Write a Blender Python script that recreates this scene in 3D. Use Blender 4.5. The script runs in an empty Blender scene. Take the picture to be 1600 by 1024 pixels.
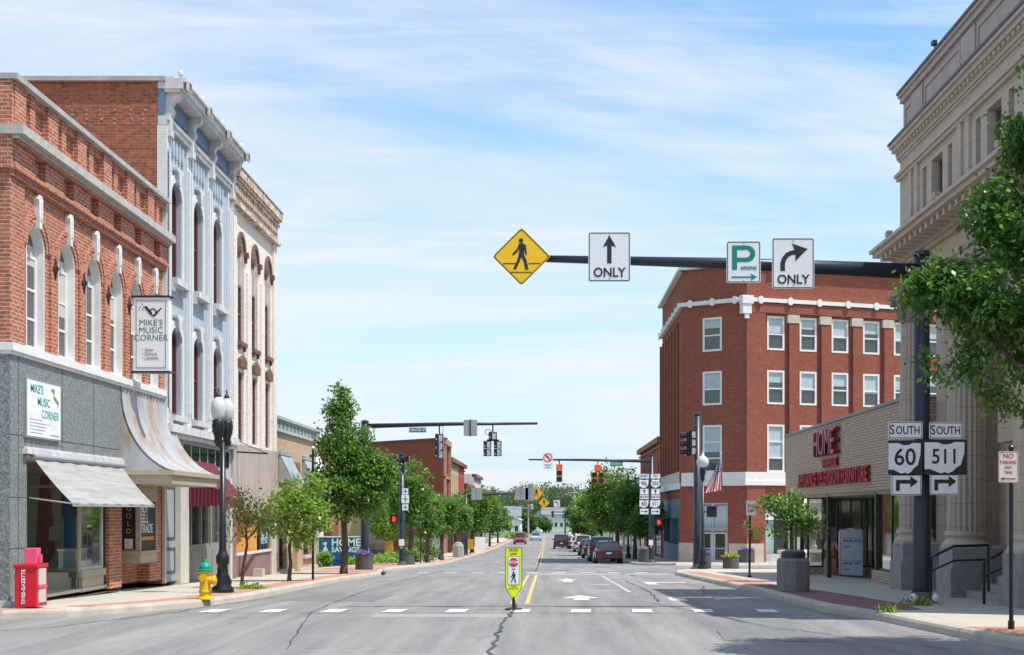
import bpy, bmesh, math, random
import numpy as np
from mathutils import Vector, Matrix
R = math.radians
S = bpy.context.scene
# ---------------------------------------------------------------- camera, sky, sun, exposure
FPX, CX, CY, EYE = 2100.0, 855.0, 800.0, 1.75
cam_d = bpy.data.cameras.new('camera'); cam = bpy.data.objects.new('camera', cam_d)
S.collection.objects.link(cam); S.camera = cam
cam.location = (0, 0, EYE); cam.rotation_euler = (R(90), 0, 0)
cam_d.sensor_width = 36; cam_d.lens = 36*FPX/1600
cam_d.shift_x = -(CX-800)/1600; cam_d.shift_y = (CY-512)/1600
cam_d.clip_start = .1; cam_d.clip_end = 6000
SUN_EL, SUN_AZ = R(63), math.atan2(.93, -.37)      # azimuth measured from +Y towards +X
W = bpy.data.worlds.new('World'); S.world = W; W.use_nodes = True
nt = W.node_tree; N = nt.nodes; L = nt.links; N.clear()
wo = N.new('ShaderNodeOutputWorld'); bg = N.new('ShaderNodeBackground'); bg.inputs[1].default_value = .15
sky = N.new('ShaderNodeTexSky'); sky.sky_type = 'NISHITA'; sky.sun_disc = False
sky.sun_elevation = SUN_EL; sky.sun_rotation = SUN_AZ; sky.air_density = 1.0; sky.dust_density = .6; sky.ozone_density = 1.6
tc = N.new('ShaderNodeTexCoord'); sep = N.new('ShaderNodeSeparateXYZ'); L.new(tc.outputs['Generated'], sep.inputs[0])
def mth(op, a, b=None, clamp=False):
    m = N.new('ShaderNodeMath'); m.operation = op; m.use_clamp = clamp
    for i, x in enumerate((a, b)):
        if x is None: continue
        if isinstance(x, (int, float)): m.inputs[i].default_value = x
        else: L.new(x, m.inputs[i])
    return m.outputs[0]
zc = mth('MAXIMUM', sep.outputs[2], .0)
zz = mth('ADD', zc, .11)
cmb = N.new('ShaderNodeCombineXYZ'); L.new(mth('DIVIDE', sep.outputs[0], zz), cmb.inputs[0]); L.new(mth('DIVIDE', sep.outputs[1], zz), cmb.inputs[1])
def cloud(scale, sx, sy, rot, det, lo, hi, loc=(0, 0, 0)):
    mp = N.new('ShaderNodeMapping'); mp.inputs['Scale'].default_value = (sx, sy, 1); mp.inputs['Rotation'].default_value = (0, 0, R(rot)); mp.inputs['Location'].default_value = loc
    L.new(cmb.outputs[0], mp.inputs[0])
    n = N.new('ShaderNodeTexNoise'); n.inputs['Scale'].default_value = scale; n.inputs['Detail'].default_value = det; n.inputs['Roughness'].default_value = .62
    n.inputs['Distortion'].default_value = .5
    L.new(mp.outputs[0], n.inputs[0])
    r = N.new('ShaderNodeMapRange'); r.inputs[1].default_value = lo; r.inputs[2].default_value = hi; L.new(n.outputs[0], r.inputs[0]); r.interpolation_type = 'SMOOTHSTEP'
    return r.outputs[0]
c1 = cloud(.42, .9, 1.25, 24, 11, .40, .58, (2.1, .9, 0))
c2 = cloud(1.9, .5, 2.2, -24, 11, .42, .66, (5, 2, 0))
low = N.new('ShaderNodeMapRange'); low.inputs[1].default_value = .0; low.inputs[2].default_value = .30; low.inputs[3].default_value = .95; low.inputs[4].default_value = .0; L.new(sep.outputs[2], low.inputs[0])
fac = mth('ADD', mth('MULTIPLY', c1, .74), mth('MULTIPLY', c2, .34))
fac = mth('MULTIPLY', fac, .95, True)
mix = N.new('ShaderNodeMixRGB'); L.new(fac, mix.inputs[0])
blue = N.new('ShaderNodeMixRGB'); blue.blend_type = 'MULTIPLY'; blue.inputs[0].default_value = 1; L.new(sky.outputs[0], blue.inputs[1]); blue.inputs[2].default_value = (1.18, 1.42, 1.5, 1)
hz_ = N.new('ShaderNodeMixRGB'); L.new(low.outputs[0], hz_.inputs[0]); L.new(blue.outputs[0], hz_.inputs[1]); hz_.inputs[2].default_value = (4.2, 5.05, 5.85, 1); L.new(hz_.outputs[0], mix.inputs[1]); mix.inputs[2].default_value = (5.5, 5.8, 6.3, 1)
L.new(mix.outputs[0], bg.inputs[0]); L.new(bg.outputs[0], wo.inputs[0])
sd = bpy.data.lights.new('sun', 'SUN'); sd.energy = 5.0; sd.angle = R(.5); sd.color = (1, .95, .88)
so = bpy.data.objects.new('sun', sd); S.collection.objects.link(so)
sv = Vector((math.sin(SUN_AZ)*math.cos(SUN_EL), math.cos(SUN_AZ)*math.cos(SUN_EL), math.sin(SUN_EL)))
so.rotation_euler = (-sv).to_track_quat('-Z', 'Y').to_euler(); so.location = (20, -10, 50)
S.view_settings.view_transform = 'Standard'; S.view_settings.look = 'None'; S.view_settings.exposure = .1; S.view_settings.gamma = 1
S.render.engine = 'CYCLES'
S.cycles.max_bounces = 6; S.cycles.transparent_max_bounces = 8; S.cycles.transmission_bounces = 4
# ---------------------------------------------------------------- terrain height, pixel helpers
GY = [-60, 0, 20, 25, 35, 45, 60, 87, 130, 172, 221, 300, 345, 450, 600, 1500]
GZ = [.2, 0, 0, -.05, -.25, -.5, -.85, -1.6, -2.3, -2.8, -3.15, -3.5, -3.4, -1, 4, 12]
def g(Y): return float(np.interp(Y, GY, GZ))
def sw(Y): return g(Y)+.13            # pavement level
def PX(px, Y): return (px-CX)*Y/FPX
def PZ(py, Y): return EYE-(py-CY)*Y/FPX
# ---------------------------------------------------------------- materials
MATS = {}
def newmat(name):
    m = bpy.data.materials.new(name); m.use_nodes = True; t = m.node_tree
    b = t.nodes['Principled BSDF']; return m, t, b
def M(name, col=None, rough=.6, met=0, var=.12, scale=2.5, bump=.0, bscale=30, spec=.5, emit=None, sx=1, sz=1):
    if name in MATS: return MATS[name]
    m, t, b = newmat(name); n = t.nodes; l = t.links
    b.inputs['Roughness'].default_value = rough; b.inputs['Metallic'].default_value = met
    b.inputs['Specular IOR Level'].default_value = spec
    tc = n.new('ShaderNodeTexCoord')
    mp = n.new('ShaderNodeMapping'); l.new(tc.outputs['Object'], mp.inputs[0]); mp.inputs['Scale'].default_value = (sx, sx, sz)
    nz = n.new('ShaderNodeTexNoise'); nz.inputs['Scale'].default_value = scale; nz.inputs['Detail'].default_value = 7; nz.inputs['Roughness'].default_value = .65
    l.new(mp.outputs[0], nz.inputs[0])
    cr = n.new('ShaderNodeValToRGB'); cr.color_ramp.elements[0].position = .3; cr.color_ramp.elements[1].position = .7
    cr.color_ramp.elements[0].color = tuple(c*(1-var) for c in col)+(1,); cr.color_ramp.elements[1].color = tuple(min(1, c*(1+var)) for c in col)+(1,)
    l.new(nz.outputs[0], cr.inputs[0]); l.new(cr.outputs[0], b.inputs['Base Color'])
    if bump:
        n2 = n.new('ShaderNodeTexNoise'); n2.inputs['Scale'].default_value = bscale; n2.inputs['Detail'].default_value = 4; l.new(mp.outputs[0], n2.inputs[0])
        bp = n.new('ShaderNodeBump'); bp.inputs['Strength'].default_value = bump; bp.inputs['Distance'].default_value = .02
        l.new(n2.outputs[0], bp.inputs['Height']); l.new(bp.outputs[0], b.inputs['Normal'])
    if emit:
        b.inputs['Emission Color'].default_value = (*emit[0], 1); b.inputs['Emission Strength'].default_value = emit[1]
    MATS[name] = m; return m
def brick(name, c1, c2, mortar, bw=.21, bh=.072, dirt=.35, msize=.009, dirtcol=(.12, .07, .05), dscale=.6, bumps=.5, patch=None, offs=.5, wander=.24):
    if name in MATS: return MATS[name]
    m, t, b = newmat(name); n = t.nodes; l = t.links; b.inputs['Roughness'].default_value = .9; b.inputs['Specular IOR Level'].default_value = .2
    uv = n.new('ShaderNodeUVMap'); uv.uv_map = 'UVMap'
    bt = n.new('ShaderNodeTexBrick'); l.new(uv.outputs[0], bt.inputs[0])
    bt.inputs['Scale'].default_value = 1; bt.offset = offs; bt.inputs['Brick Width'].default_value = bw; bt.inputs['Row Height'].default_value = bh
    bt.inputs['Mortar Size'].default_value = msize; bt.inputs['Mortar Smooth'].default_value = .3; bt.inputs['Bias'].default_value = -.1
    bt.inputs['Color1'].default_value = (*c1, 1); bt.inputs['Color2'].default_value = (*c2, 1); bt.inputs['Mortar'].default_value = (*mortar, 1)
    nz = n.new('ShaderNodeTexNoise'); nz.inputs['Scale'].default_value = dscale; nz.inputs['Detail'].default_value = 9; nz.inputs['Roughness'].default_value = .7; l.new(uv.outputs[0], nz.inputs[0])
    mr = n.new('ShaderNodeMapRange'); mr.inputs[1].default_value = .48; mr.inputs[2].default_value = .75; mr.inputs[4].default_value = dirt; l.new(nz.outputs[0], mr.inputs[0])
    mx = n.new('ShaderNodeMixRGB'); l.new(mr.outputs[0], mx.inputs[0]); l.new(bt.outputs[0], mx.inputs[1]); mx.inputs[2].default_value = (*dirtcol, 1)
    # per-course hue wander
    n3 = n.new('ShaderNodeTexNoise'); n3.inputs['Scale'].default_value = 9; n3.inputs['Detail'].default_value = 3; l.new(uv.outputs[0], n3.inputs[0])
    hs = n.new('ShaderNodeHueSaturation'); l.new(mx.outputs[0], hs.inputs['Color'])
    m3 = n.new('ShaderNodeMapRange'); m3.inputs[1].default_value = .3; m3.inputs[2].default_value = .7; m3.inputs[3].default_value = 1-wander; m3.inputs[4].default_value = 1+wander; l.new(n3.outputs[0], m3.inputs[0]); l.new(m3.outputs[0], hs.inputs['Value'])
    out = hs.outputs[0]
    if patch:
        n4 = n.new('ShaderNodeTexNoise'); n4.inputs['Scale'].default_value = patch[1]; n4.inputs['Detail'].default_value = 8; n4.inputs['Roughness'].default_value = .7; l.new(uv.outputs[0], n4.inputs[0])
        m4 = n.new('ShaderNodeMapRange'); m4.inputs[1].default_value = patch[2]; m4.inputs[2].default_value = patch[2]+.06; l.new(n4.outputs[0], m4.inputs[0])
        x4 = n.new('ShaderNodeMixRGB'); l.new(m4.outputs[0], x4.inputs[0]); l.new(out, x4.inputs[1]); x4.inputs[2].default_value = (*patch[0], 1); out = x4.outputs[0]
    l.new(out, b.inputs['Base Color'])
    bp = n.new('ShaderNodeBump'); bp.inputs['Strength'].default_value = bumps; bp.inputs['Distance'].default_value = .01; bp.invert = True
    l.new(bt.outputs['Fac'], bp.inputs['Height']); l.new(bp.outputs[0], b.inputs['Normal'])
    MATS[name] = m; return m
def glassmat(name, col=(.03, .04, .05), rough=.04, alpha=1.0, wav=.03):
    if name in MATS: return MATS[name]
    m, t, b = newmat(name); n = t.nodes; l = t.links
    b.inputs['Base Color'].default_value = (*col, 1); b.inputs['Roughness'].default_value = rough; b.inputs['Specular IOR Level'].default_value = .9
    b.inputs['IOR'].default_value = 1.52
    if wav:
        tc = n.new('ShaderNodeTexCoord'); nz = n.new('ShaderNodeTexNoise'); nz.inputs['Scale'].default_value = 2.2; l.new(tc.outputs['Object'], nz.inputs[0])
        bp = n.new('ShaderNodeBump'); bp.inputs['Strength'].default_value = wav; bp.inputs['Distance'].default_value = .3; l.new(nz.outputs[0], bp.inputs['Height']); l.new(bp.outputs[0], b.inputs['Normal'])
    if alpha < 1:
        tr = n.new('ShaderNodeBsdfTransparent'); tr.inputs[0].default_value = (.85, .9, .88, 1)
        mx = n.new('ShaderNodeMixShader'); lw = n.new('ShaderNodeLayerWeight'); lw.inputs[0].default_value = .5; fr = n.new('ShaderNodeMath'); fr.operation = 'POWER'; l.new(lw.outputs['Facing'], fr.inputs[0]); fr.inputs[1].default_value = 4
        ad = n.new('ShaderNodeMath'); ad.operation = 'ADD'; ad.use_clamp = True; ad.inputs[1].default_value = alpha; l.new(fr.outputs[0], ad.inputs[0])
        l.new(ad.outputs[0], mx.inputs[0]); gl = n.new('ShaderNodeBsdfGlossy'); gl.inputs['Roughness'].default_value = rough; gl.inputs[0].default_value = (.8, .84, .84, 1)
        if wav: l.new(bp.outputs[0], gl.inputs['Normal'])
        l.new(tr.outputs[0], mx.inputs[1]); l.new(gl.outputs[0], mx.inputs[2]); l.new(mx.outputs[0], n['Material Output'].inputs[0])
    MATS[name] = m; return m
def leafmat(name, c1, c2, c3, trans=.35):
    if name in MATS: return MATS[name]
    m, t, b = newmat(name); n = t.nodes; l = t.links
    ge = n.new('ShaderNodeNewGeometry'); cr = n.new('ShaderNodeValToRGB')
    cr.color_ramp.elements[0].color = (*c1, 1); cr.color_ramp.elements[1].color = (*c3, 1); e = cr.color_ramp.elements.new(.5); e.color = (*c2, 1)
    l.new(ge.outputs['Random Per Island'], cr.inputs[0]); l.new(cr.outputs[0], b.inputs['Base Color'])
    b.inputs['Roughness'].default_value = .38; b.inputs['Specular IOR Level'].default_value = .5
    tr = n.new('ShaderNodeBsdfTranslucent'); hs = n.new('ShaderNodeHueSaturation'); hs.inputs['Hue'].default_value = .48; hs.inputs['Value'].default_value = 1.9; l.new(cr.outputs[0], hs.inputs['Color']); l.new(hs.outputs[0], tr.inputs[0])
    mx = n.new('ShaderNodeMixShader'); mx.inputs[0].default_value = trans; l.new(b.outputs[0], mx.inputs[1]); l.new(tr.outputs[0], mx.inputs[2]); l.new(mx.outputs[0], n['Material Output'].inputs[0])
    MATS[name] = m; return m
# ---------------------------------------------------------------- mesh helpers
ROOTLOC = {}
class Fr:                                    # facade frame: u along the wall, v up, w outwards
    def __init__(s, o, ud, nd): s.o = Vector(o); s.ud = Vector(ud).normalized(); s.nd = Vector(nd).normalized()
    def __call__(s, u, v, w): return s.o+s.ud*u+s.nd*w+Vector((0, 0, v))
FL = Fr((-9.4, 0, 0), (0, 1, 0), (1, 0, 0))
FRR = Fr((8.6, 0, 0), (0, 1, 0), (-1, 0, 0))
def FC(Y, X=0): return Fr((X, Y, 0), (1, 0, 0), (0, -1, 0))
WORLD = Fr((0, 0, 0), (1, 0, 0), (0, 1, 0))   # (u,v,w) -> x=u, z=v, y=w
class MB:
    def __init__(s, fr=WORLD): s.V = []; s.F = []; s.mi = []; s.cur = 0; s.fr = fr
    def add(s, pts, faces):
        b = len(s.V); s.V += [tuple(p) for p in pts]
        for f in faces: s.F.append([b+i for i in f]); s.mi.append(s.cur)
        return s
    def quad(s, *p, fr=None): f = fr or s.fr; return s.add([f(*q) for q in p], [list(range(len(p)))])
    def quad3(s, *p): return s.add(p, [list(range(len(p)))])
    def box(s, u0, u1, v0, v1, w0, w1, fr=None):
        f = fr or s.fr
        P = [f(u, v, w) for w in (w0, w1) for v in (v0, v1) for u in (u0, u1)]
        return s.add(P, [(0, 1, 3, 2), (4, 6, 7, 5), (0, 4, 5, 1), (2, 3, 7, 6), (0, 2, 6, 4), (1, 5, 7, 3)])
    def prism(s, pts, w0, w1, fr=None):
        f = fr or s.fr; n = len(pts)
        P = [f(u, v, w0) for u, v in pts]+[f(u, v, w1) for u, v in pts]
        return s.add(P, [list(range(n))[::-1], [n+i for i in range(n)]]+[(i, (i+1) % n, n+(i+1) % n, n+i) for i in range(n)])
    def ring(s, outer, inner, w0, w1, fr=None, closed=True):
        f = fr or s.fr; n = len(outer)
        P = [f(u, v, w0) for u, v in outer]+[f(u, v, w0) for u, v in inner]+[f(u, v, w1) for u, v in outer]+[f(u, v, w1) for u, v in inner]
        Fc = []
        for i in range(n if closed else n-1):
            j = (i+1) % n
            Fc += [(i, j, n+j, n+i), (2*n+i, 3*n+i, 3*n+j, 2*n+j), (i, 2*n+i, 2*n+j, j), (n+i, n+j, 3*n+j, 3*n+i)]
        if not closed: Fc += [(0, n, 3*n, 2*n), (n-1, 3*n-1, 4*n-1, 2*n-1)]
        return s.add(P, Fc)
    def tube(s, pts, rad, n=10, caps=True):
        pts = [Vector(p) for p in pts]; k = len(pts)
        if not hasattr(rad, '__len__'): rad = [rad]*k
        P = []; Fc = []; prev = None
        for i, p in enumerate(pts):
            d = (pts[min(i+1, k-1)]-pts[max(i-1, 0)]).normalized()
            if prev is None: a = d.orthogonal().normalized()
            else: a = (prev-d*prev.dot(d)).normalized()
            prev = a; b = d.cross(a)
            P += [p+(a*math.cos(2*math.pi*j/n)+b*math.sin(2*math.pi*j/n))*rad[i] for j in range(n)]
        for i in range(k-1):
            for j in range(n):
                q = (j+1) % n; Fc.append((i*n+j, i*n+q, (i+1)*n+q, (i+1)*n+j))
        if caps: Fc += [list(range(n))[::-1], [(k-1)*n+j for j in range(n)]]
        return s.add(P, Fc)
    def lathe(s, c, prof, n=16, flute=0, nfl=0):   # prof: (r, z)
        P = []; Fc = []; k = len(prof); c = Vector(c)
        for r, z in prof:
            for j in range(n):
                rr = r
                if flute and nfl: rr = r-(flute if (j % 2) else 0)
                a = 2*math.pi*j/n; P.append(c+Vector((rr*math.cos(a), rr*math.sin(a), z)))
        for i in range(k-1):
            for j in range(n):
                q = (j+1) % n; Fc.append((i*n+j, i*n+q, (i+1)*n+q, (i+1)*n+j))
        Fc += [list(range(n))[::-1], [(k-1)*n+j for j in range(n)]]
        return s.add(P, Fc)
    def ball(s, c, r, n=12, sc=(1, 1, 1)):
        c = Vector(c); m = n//2; P = []; Fc = []
        for i in range(1, m):
            t = math.pi*i/m
            for j in range(n):
                a = 2*math.pi*j/n; P.append(c+Vector((r*sc[0]*math.sin(t)*math.cos(a), r*sc[1]*math.sin(t)*math.sin(a), r*sc[2]*math.cos(t))))
        for i in range(m-2):
            for j in range(n): q = (j+1) % n; Fc.append((i*n+j, (i+1)*n+j, (i+1)*n+q, i*n+q))
        P += [c+Vector((0, 0, r*sc[2])), c-Vector((0, 0, r*sc[2]))]; t = len(P)-2
        for j in range(n): q = (j+1) % n; Fc.append((t, j, q)); Fc.append((t+1, (m-2)*n+q, (m-2)*n+j))
        return s.add(P, Fc)
    def grid(s, f, nu, nv):
        P = [f(i/nu, j/nv) for j in range(nv+1) for i in range(nu+1)]
        return s.add(P, [(j*(nu+1)+i, j*(nu+1)+i+1, (j+1)*(nu+1)+i+1, (j+1)*(nu+1)+i) for j in range(nv) for i in range(nu)])
    def build(s, name, mats, parent=None, smooth=False, bevel=0, uv=True, recalc=True):
        me = bpy.data.meshes.new(name)
        off = Vector(ROOTLOC.get(parent.name, (0, 0, 0))) if parent else Vector()
        me.from_pydata([(p[0]-off.x, p[1]-off.y, p[2]-off.z) for p in s.V], [], s.F)
        if not isinstance(mats, (list, tuple)): mats = [mats]
        for m in mats: me.materials.append(m)
        if len(mats) > 1: me.polygons.foreach_set('material_index', s.mi)
        if recalc:
            bm = bmesh.new(); bm.from_mesh(me); bmesh.ops.recalc_face_normals(bm, faces=bm.faces)
            bm.to_mesh(me); bm.free()
        if uv:
            lay = me.uv_layers.new(name='UVMap').data
            for p in me.polygons:
                nx, ny, nz_ = p.normal
                hv = nx*nx+ny*ny
                for li in p.loop_indices:
                    co = me.vertices[me.loops[li].vertex_index].co
                    x, y, z = co.x+off.x, co.y+off.y, co.z+off.z
                    if hv < .2: lay[li].uv = (x, y)
                    elif abs(nx) > .9: lay[li].uv = (y, z)
                    elif abs(ny) > .9: lay[li].uv = (x, z)
                    else: h = math.sqrt(hv); lay[li].uv = ((-ny*x+nx*y)/h, z)
        if smooth:
            for p in me.polygons: p.use_smooth = True
        o = bpy.data.objects.new(name, me); S.collection.objects.link(o)
        if smooth == 'auto':
            pass
        if bevel:
            b = o.modifiers.new('bevel', 'BEVEL'); b.width = bevel; b.segments = 2; b.limit_method = 'ANGLE'
        if parent: o.parent = parent; ROOTLOC[o.name] = tuple(off)
        return o
def tag(o, label=None, cat=None, group=None, kind=None):
    if label: o['label'] = label
    if cat: o['category'] = cat
    if group: o['group'] = group
    if kind: o['kind'] = kind
    return o
def thing(name, label, cat, loc, group=None):
    o = bpy.data.objects.new(name, None); S.collection.objects.link(o); o.location = loc; o.empty_display_size = .2
    ROOTLOC[o.name] = tuple(loc); return tag(o, label, cat, group)
def copy_tree(o, parent=None):
    c = o.copy(); S.collection.objects.link(c)
    if parent: c.parent = parent; ROOTLOC[c.name] = ROOTLOC.get(o.name, (0, 0, 0))
    for ch in list(o.children): copy_tree(ch, c)
    return c
def place(src, label, loc, rz=0, sc=1, group=None):
    c = copy_tree(src); c.location = loc; c.rotation_euler = (0, 0, rz); c.scale = (sc,)*3 if not hasattr(sc, '__len__') else sc
    if label: c['label'] = label
    if group: c['group'] = group
    return c
def lettering(body, size, mat, parent, fr, u, v, w, su=1, sx=1, ext=.004, align='CENTER', rot=0, off=0, name='lettering', space=1, shear=0):
    cu = bpy.data.curves.new('t', 'FONT'); cu.body = body; cu.size = size; cu.extrude = ext; cu.align_x = align; cu.align_y = 'CENTER'; cu.offset = off; cu.space_character = space; cu.shear = shear
    cu.resolution_u = 3
    ob = bpy.data.objects.new('t', cu); S.collection.objects.link(ob)
    dg = bpy.context.evaluated_depsgraph_get(); me = bpy.data.meshes.new_from_object(ob.evaluated_get(dg))
    bpy.data.objects.remove(ob); me.name = name
    offv = Vector(ROOTLOC.get(parent.name, (0, 0, 0))) if parent else Vector()
    c, s_ = math.cos(rot), math.sin(rot)
    for q in me.vertices:
        x, y = q.co.x*sx, q.co.y; x, y = x*c-y*s_, x*s_+y*c
        q.co = fr(u+su*x, v+y, w+q.co.z)-offv
    bm = bmesh.new(); bm.from_mesh(me); bmesh.ops.recalc_face_normals(bm, faces=bm.faces); bm.to_mesh(me); bm.free()
    me.materials.clear(); me.materials.append(mat)
    o = bpy.data.objects.new(name, me); S.collection.objects.link(o)
    if parent: o.parent = parent; ROOTLOC[o.name] = tuple(offv)
    return o
def rr(w, h, r, cx=0, cy=0, k=5):
    out = []
    for qx, qy, a0 in ((1, 1, 0), (-1, 1, 90), (-1, -1, 180), (1, -1, 270)):
        for i in range(k+1):
            a = R(a0+90*i/k); out.append((cx+qx*(w/2-r)+r*math.cos(a), cy+qy*(h/2-r)+r*math.sin(a)))
    return out
def disc(r, cx=0, cy=0, n=20): return [(cx+r*math.cos(2*math.pi*i/n), cy+r*math.sin(2*math.pi*i/n)) for i in range(n)]
def archpts(uc, hw, sp, rise, n=12): return [(uc+hw*math.cos(math.pi*i/n), sp+rise*math.sin(math.pi*i/n)) for i in range(n+1)]
def wall(mb, u0, u1, v0, v1, holes, depth=.2, w=0, fr=None):
    """wall plane with holes (ua,ub,va,vb,rise) and their reveals"""
    f = fr or mb.fr
    us = sorted({u0, u1, *[h[0] for h in holes], *[h[1] for h in holes]}); us = [u for u in us if u0 <= u <= u1]
    vs = sorted({v0, v1, *[h[2] for h in holes], *[h[3] for h in holes]}); vs = [v for v in vs if v0 <= v <= v1]
    for i in range(len(us)-1):
        j = 0
        while j < len(vs)-1:
            uc = (us[i]+us[i+1])/2; vc = (vs[j]+vs[j+1])/2
            if any(h[0] < uc < h[1] and h[2] < vc < h[3] for h in holes): j += 1; continue
            k = j+1
            while k < len(vs)-1 and not any(h[0] < uc < h[1] and h[2] < (vs[k]+vs[k+1])/2 < h[3] for h in holes): k += 1
            mb.add([f(us[i], vs[j], w), f(us[i+1], vs[j], w), f(us[i+1], vs[k], w), f(us[i], vs[k], w)], [(0, 1, 2, 3)]); j = k
    for ua, ub, va, vb, rise in holes:
        d = w-depth; sp = vb-rise
        def q(a, b): mb.add([f(*a, w), f(*b, w), f(*b, d), f(*a, d)], [(0, 1, 2, 3)])
        q((ua, va), (ub, va)); q((ua, va), (ua, sp)); q((ub, va), (ub, sp))
        if rise:
            A = archpts((ua+ub)/2, (ub-ua)/2, sp, rise)
            for a, b in zip(A[:-1], A[1:]): q(a, b)
            m = len(A)//2
            for i in range(m): mb.add([f(ub, vb, w), f(*A[i], w), f(*A[i+1], w)], [(0, 1, 2)])
            for i in range(m, len(A)-1): mb.add([f(ua, vb, w), f(*A[i], w), f(*A[i+1], w)], [(0, 1, 2)])
        else: q((ua, vb), (ub, vb))
def window(parent, fr, uc, va, wd, ht, rise=0, w=-.15, fm=None, gm=None, fw=.06, bars_h=(), bars_v=(), th=.06, shade=None, meet=None, name='window'):
    """one window: frame mesh (part) with pane (sub-part)"""
    mb = MB(fr); u0, u1 = uc-wd/2, uc+wd/2; sp = va+ht-rise
    out = [(u0, va), (u1, va)]; inn = [(u0+fw, va+fw), (u1-fw, va+fw)]
    if rise: out += archpts(uc, wd/2, sp, rise, 10); inn += archpts(uc, wd/2-fw, sp, rise-fw, 10)
    else: out += [(u1, va+ht), (u0, va+ht)]; inn += [(u1-fw, va+ht-fw), (u0+fw, va+ht-fw)]
    mb.ring(out, inn, w, w+th)
    for b in bars_h: mb.box(u0+fw, u1-fw, va+b*ht-fw*.35, va+b*ht+fw*.35, w+.004, w+th*.8)
    for b in bars_v: mb.box(u0+b*wd-fw*.25, u0+b*wd+fw*.25, va+fw, sp, w+.008, w+th*.7)
    o = mb.build(name, fm, parent)
    p = MB(fr); p.prism(inn, w+.012, w+.02); p.build('pane', gm, o)
    if shade:
        q = MB(fr); q.box(u0+fw, u1-fw, va+ht*(1-shade[0]), sp+rise*.3 if rise else va+ht-fw, w+.0215, w+.026); q.build('blind', shade[1], o)
    return o
# ---------------------------------------------------------------- materials used widely
def asphalt():
    m, t, b = newmat('asphalt'); n = t.nodes; l = t.links; b.inputs['Roughness'].default_value = .88; b.inputs['Specular IOR Level'].default_value = .25
    tc = n.new('ShaderNodeTexCoord')
    def nz(scale, det, sx, sy, rough=.6, dist=0):
        mp = n.new('ShaderNodeMapping'); mp.inputs['Scale'].default_value = (sx, sy, 1); l.new(tc.outputs['Object'], mp.inputs[0])
        q = n.new('ShaderNodeTexNoise'); q.inputs['Scale'].default_value = scale; q.inputs['Detail'].default_value = det; q.inputs['Roughness'].default_value = rough; q.inputs['Distortion'].default_value = dist; l.new(mp.outputs[0], q.inputs[0]); return q.outputs[0]
    a = nz(.5, 8, 1.6, .35, .65, .6); f = nz(38, 5, 1, 1, .8); s = nz(1.2, 6, 2.6, .1, .6)
    cr = n.new('ShaderNodeValToRGB'); cr.color_ramp.elements[0].position = .3; cr.color_ramp.elements[1].position = .72
    cr.color_ramp.elements[0].color = (.19, .188, .184, 1); cr.color_ramp.elements[1].color = (.29, .282, .27, 1); l.new(a, cr.inputs[0])
    def mul(x, fac, lo, hi):
        mr = n.new('ShaderNodeMapRange'); mr.inputs[1].default_value = .3; mr.inputs[2].default_value = .7; mr.inputs[3].default_value = lo; mr.inputs[4].default_value = hi; l.new(fac, mr.inputs[0])
        h = n.new('ShaderNodeHueSaturation'); l.new(x, h.inputs['Color']); l.new(mr.outputs[0], h.inputs['Value']); return h.outputs[0]
    x = mul(cr.outputs[0], f, .58, 1.42); x = mul(x, s, .8, 1.14)
    # hairline cracking
    mp = n.new('ShaderNodeMapping'); mp.inputs['Scale'].default_value = (.55, .3, 1); l.new(tc.outputs['Object'], mp.inputs[0])
    wn = n.new('ShaderNodeTexNoise'); wn.inputs['Scale'].default_value = 3; wn.inputs['Detail'].default_value = 5; l.new(mp.outputs[0], wn.inputs[0])
    ad = n.new('ShaderNodeMixRGB'); ad.blend_type = 'ADD'; ad.inputs[0].default_value = .35; l.new(mp.outputs[0], ad.inputs[1]); l.new(wn.outputs['Color'], ad.inputs[2])
    vo = n.new('ShaderNodeTexVoronoi'); vo.feature = 'DISTANCE_TO_EDGE'; vo.inputs['Scale'].default_value = .8; l.new(ad.outputs[0], vo.inputs[0])
    mr = n.new('ShaderNodeMapRange'); mr.inputs[1].default_value = .0; mr.inputs[2].default_value = .010; mr.inputs[3].default_value = .42; mr.inputs[4].default_value = 0; l.new(vo.outputs['Distance'], mr.inputs[0])
    mk = n.new('ShaderNodeMapRange'); mk.inputs[1].default_value = .5; mk.inputs[2].default_value = .58; l.new(nz(.25, 3, 1, 1), mk.inputs[0])
    mm = n.new('ShaderNodeMath'); mm.operation = 'MULTIPLY'; l.new(mr.outputs[0], mm.inputs[0]); l.new(mk.outputs[0], mm.inputs[1])
    mx = n.new('ShaderNodeMixRGB'); l.new(mm.outputs[0], mx.inputs[0]); l.new(x, mx.inputs[1]); mx.inputs[2].default_value = (.06, .06, .065, 1)
    l.new(mx.outputs[0], b.inputs['Base Color'])
    bp = n.new('ShaderNodeBump'); bp.inputs['Strength'].default_value = .35; bp.inputs['Distance'].default_value = .01; l.new(f, bp.inputs['Height']); l.new(bp.outputs[0], b.inputs['Normal'])
    MATS['asphalt'] = m; return m
def concrete_slabs(name, c1, c2, joint, w, h, rot=0):
    m = brick(name, c1, c2, joint, w, h, dirt=.22, msize=.012, dirtcol=tuple(x*.7 for x in c1), dscale=.7, bumps=.2, offs=0, wander=.07); return m
ASPH = asphalt()
PAVE = concrete_slabs('pavement_concrete', (.46, .42, .355), (.48, .44, .37), (.3, .27, .22), 1.5, 1.5)
PBRICK = brick('paver_brick', (.42, .2, .14), (.5, .27, .2), (.4, .3, .25), .2, .1, dirt=.2, dirtcol=(.3, .2, .16))
KERB = M('kerb_concrete', (.43, .39, .33), .9, var=.2, scale=1.6, bump=.3)
GRASS = M('lawn', (.09, .15, .03), .9, var=.4, scale=.8, bump=.6, bscale=12)
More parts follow.
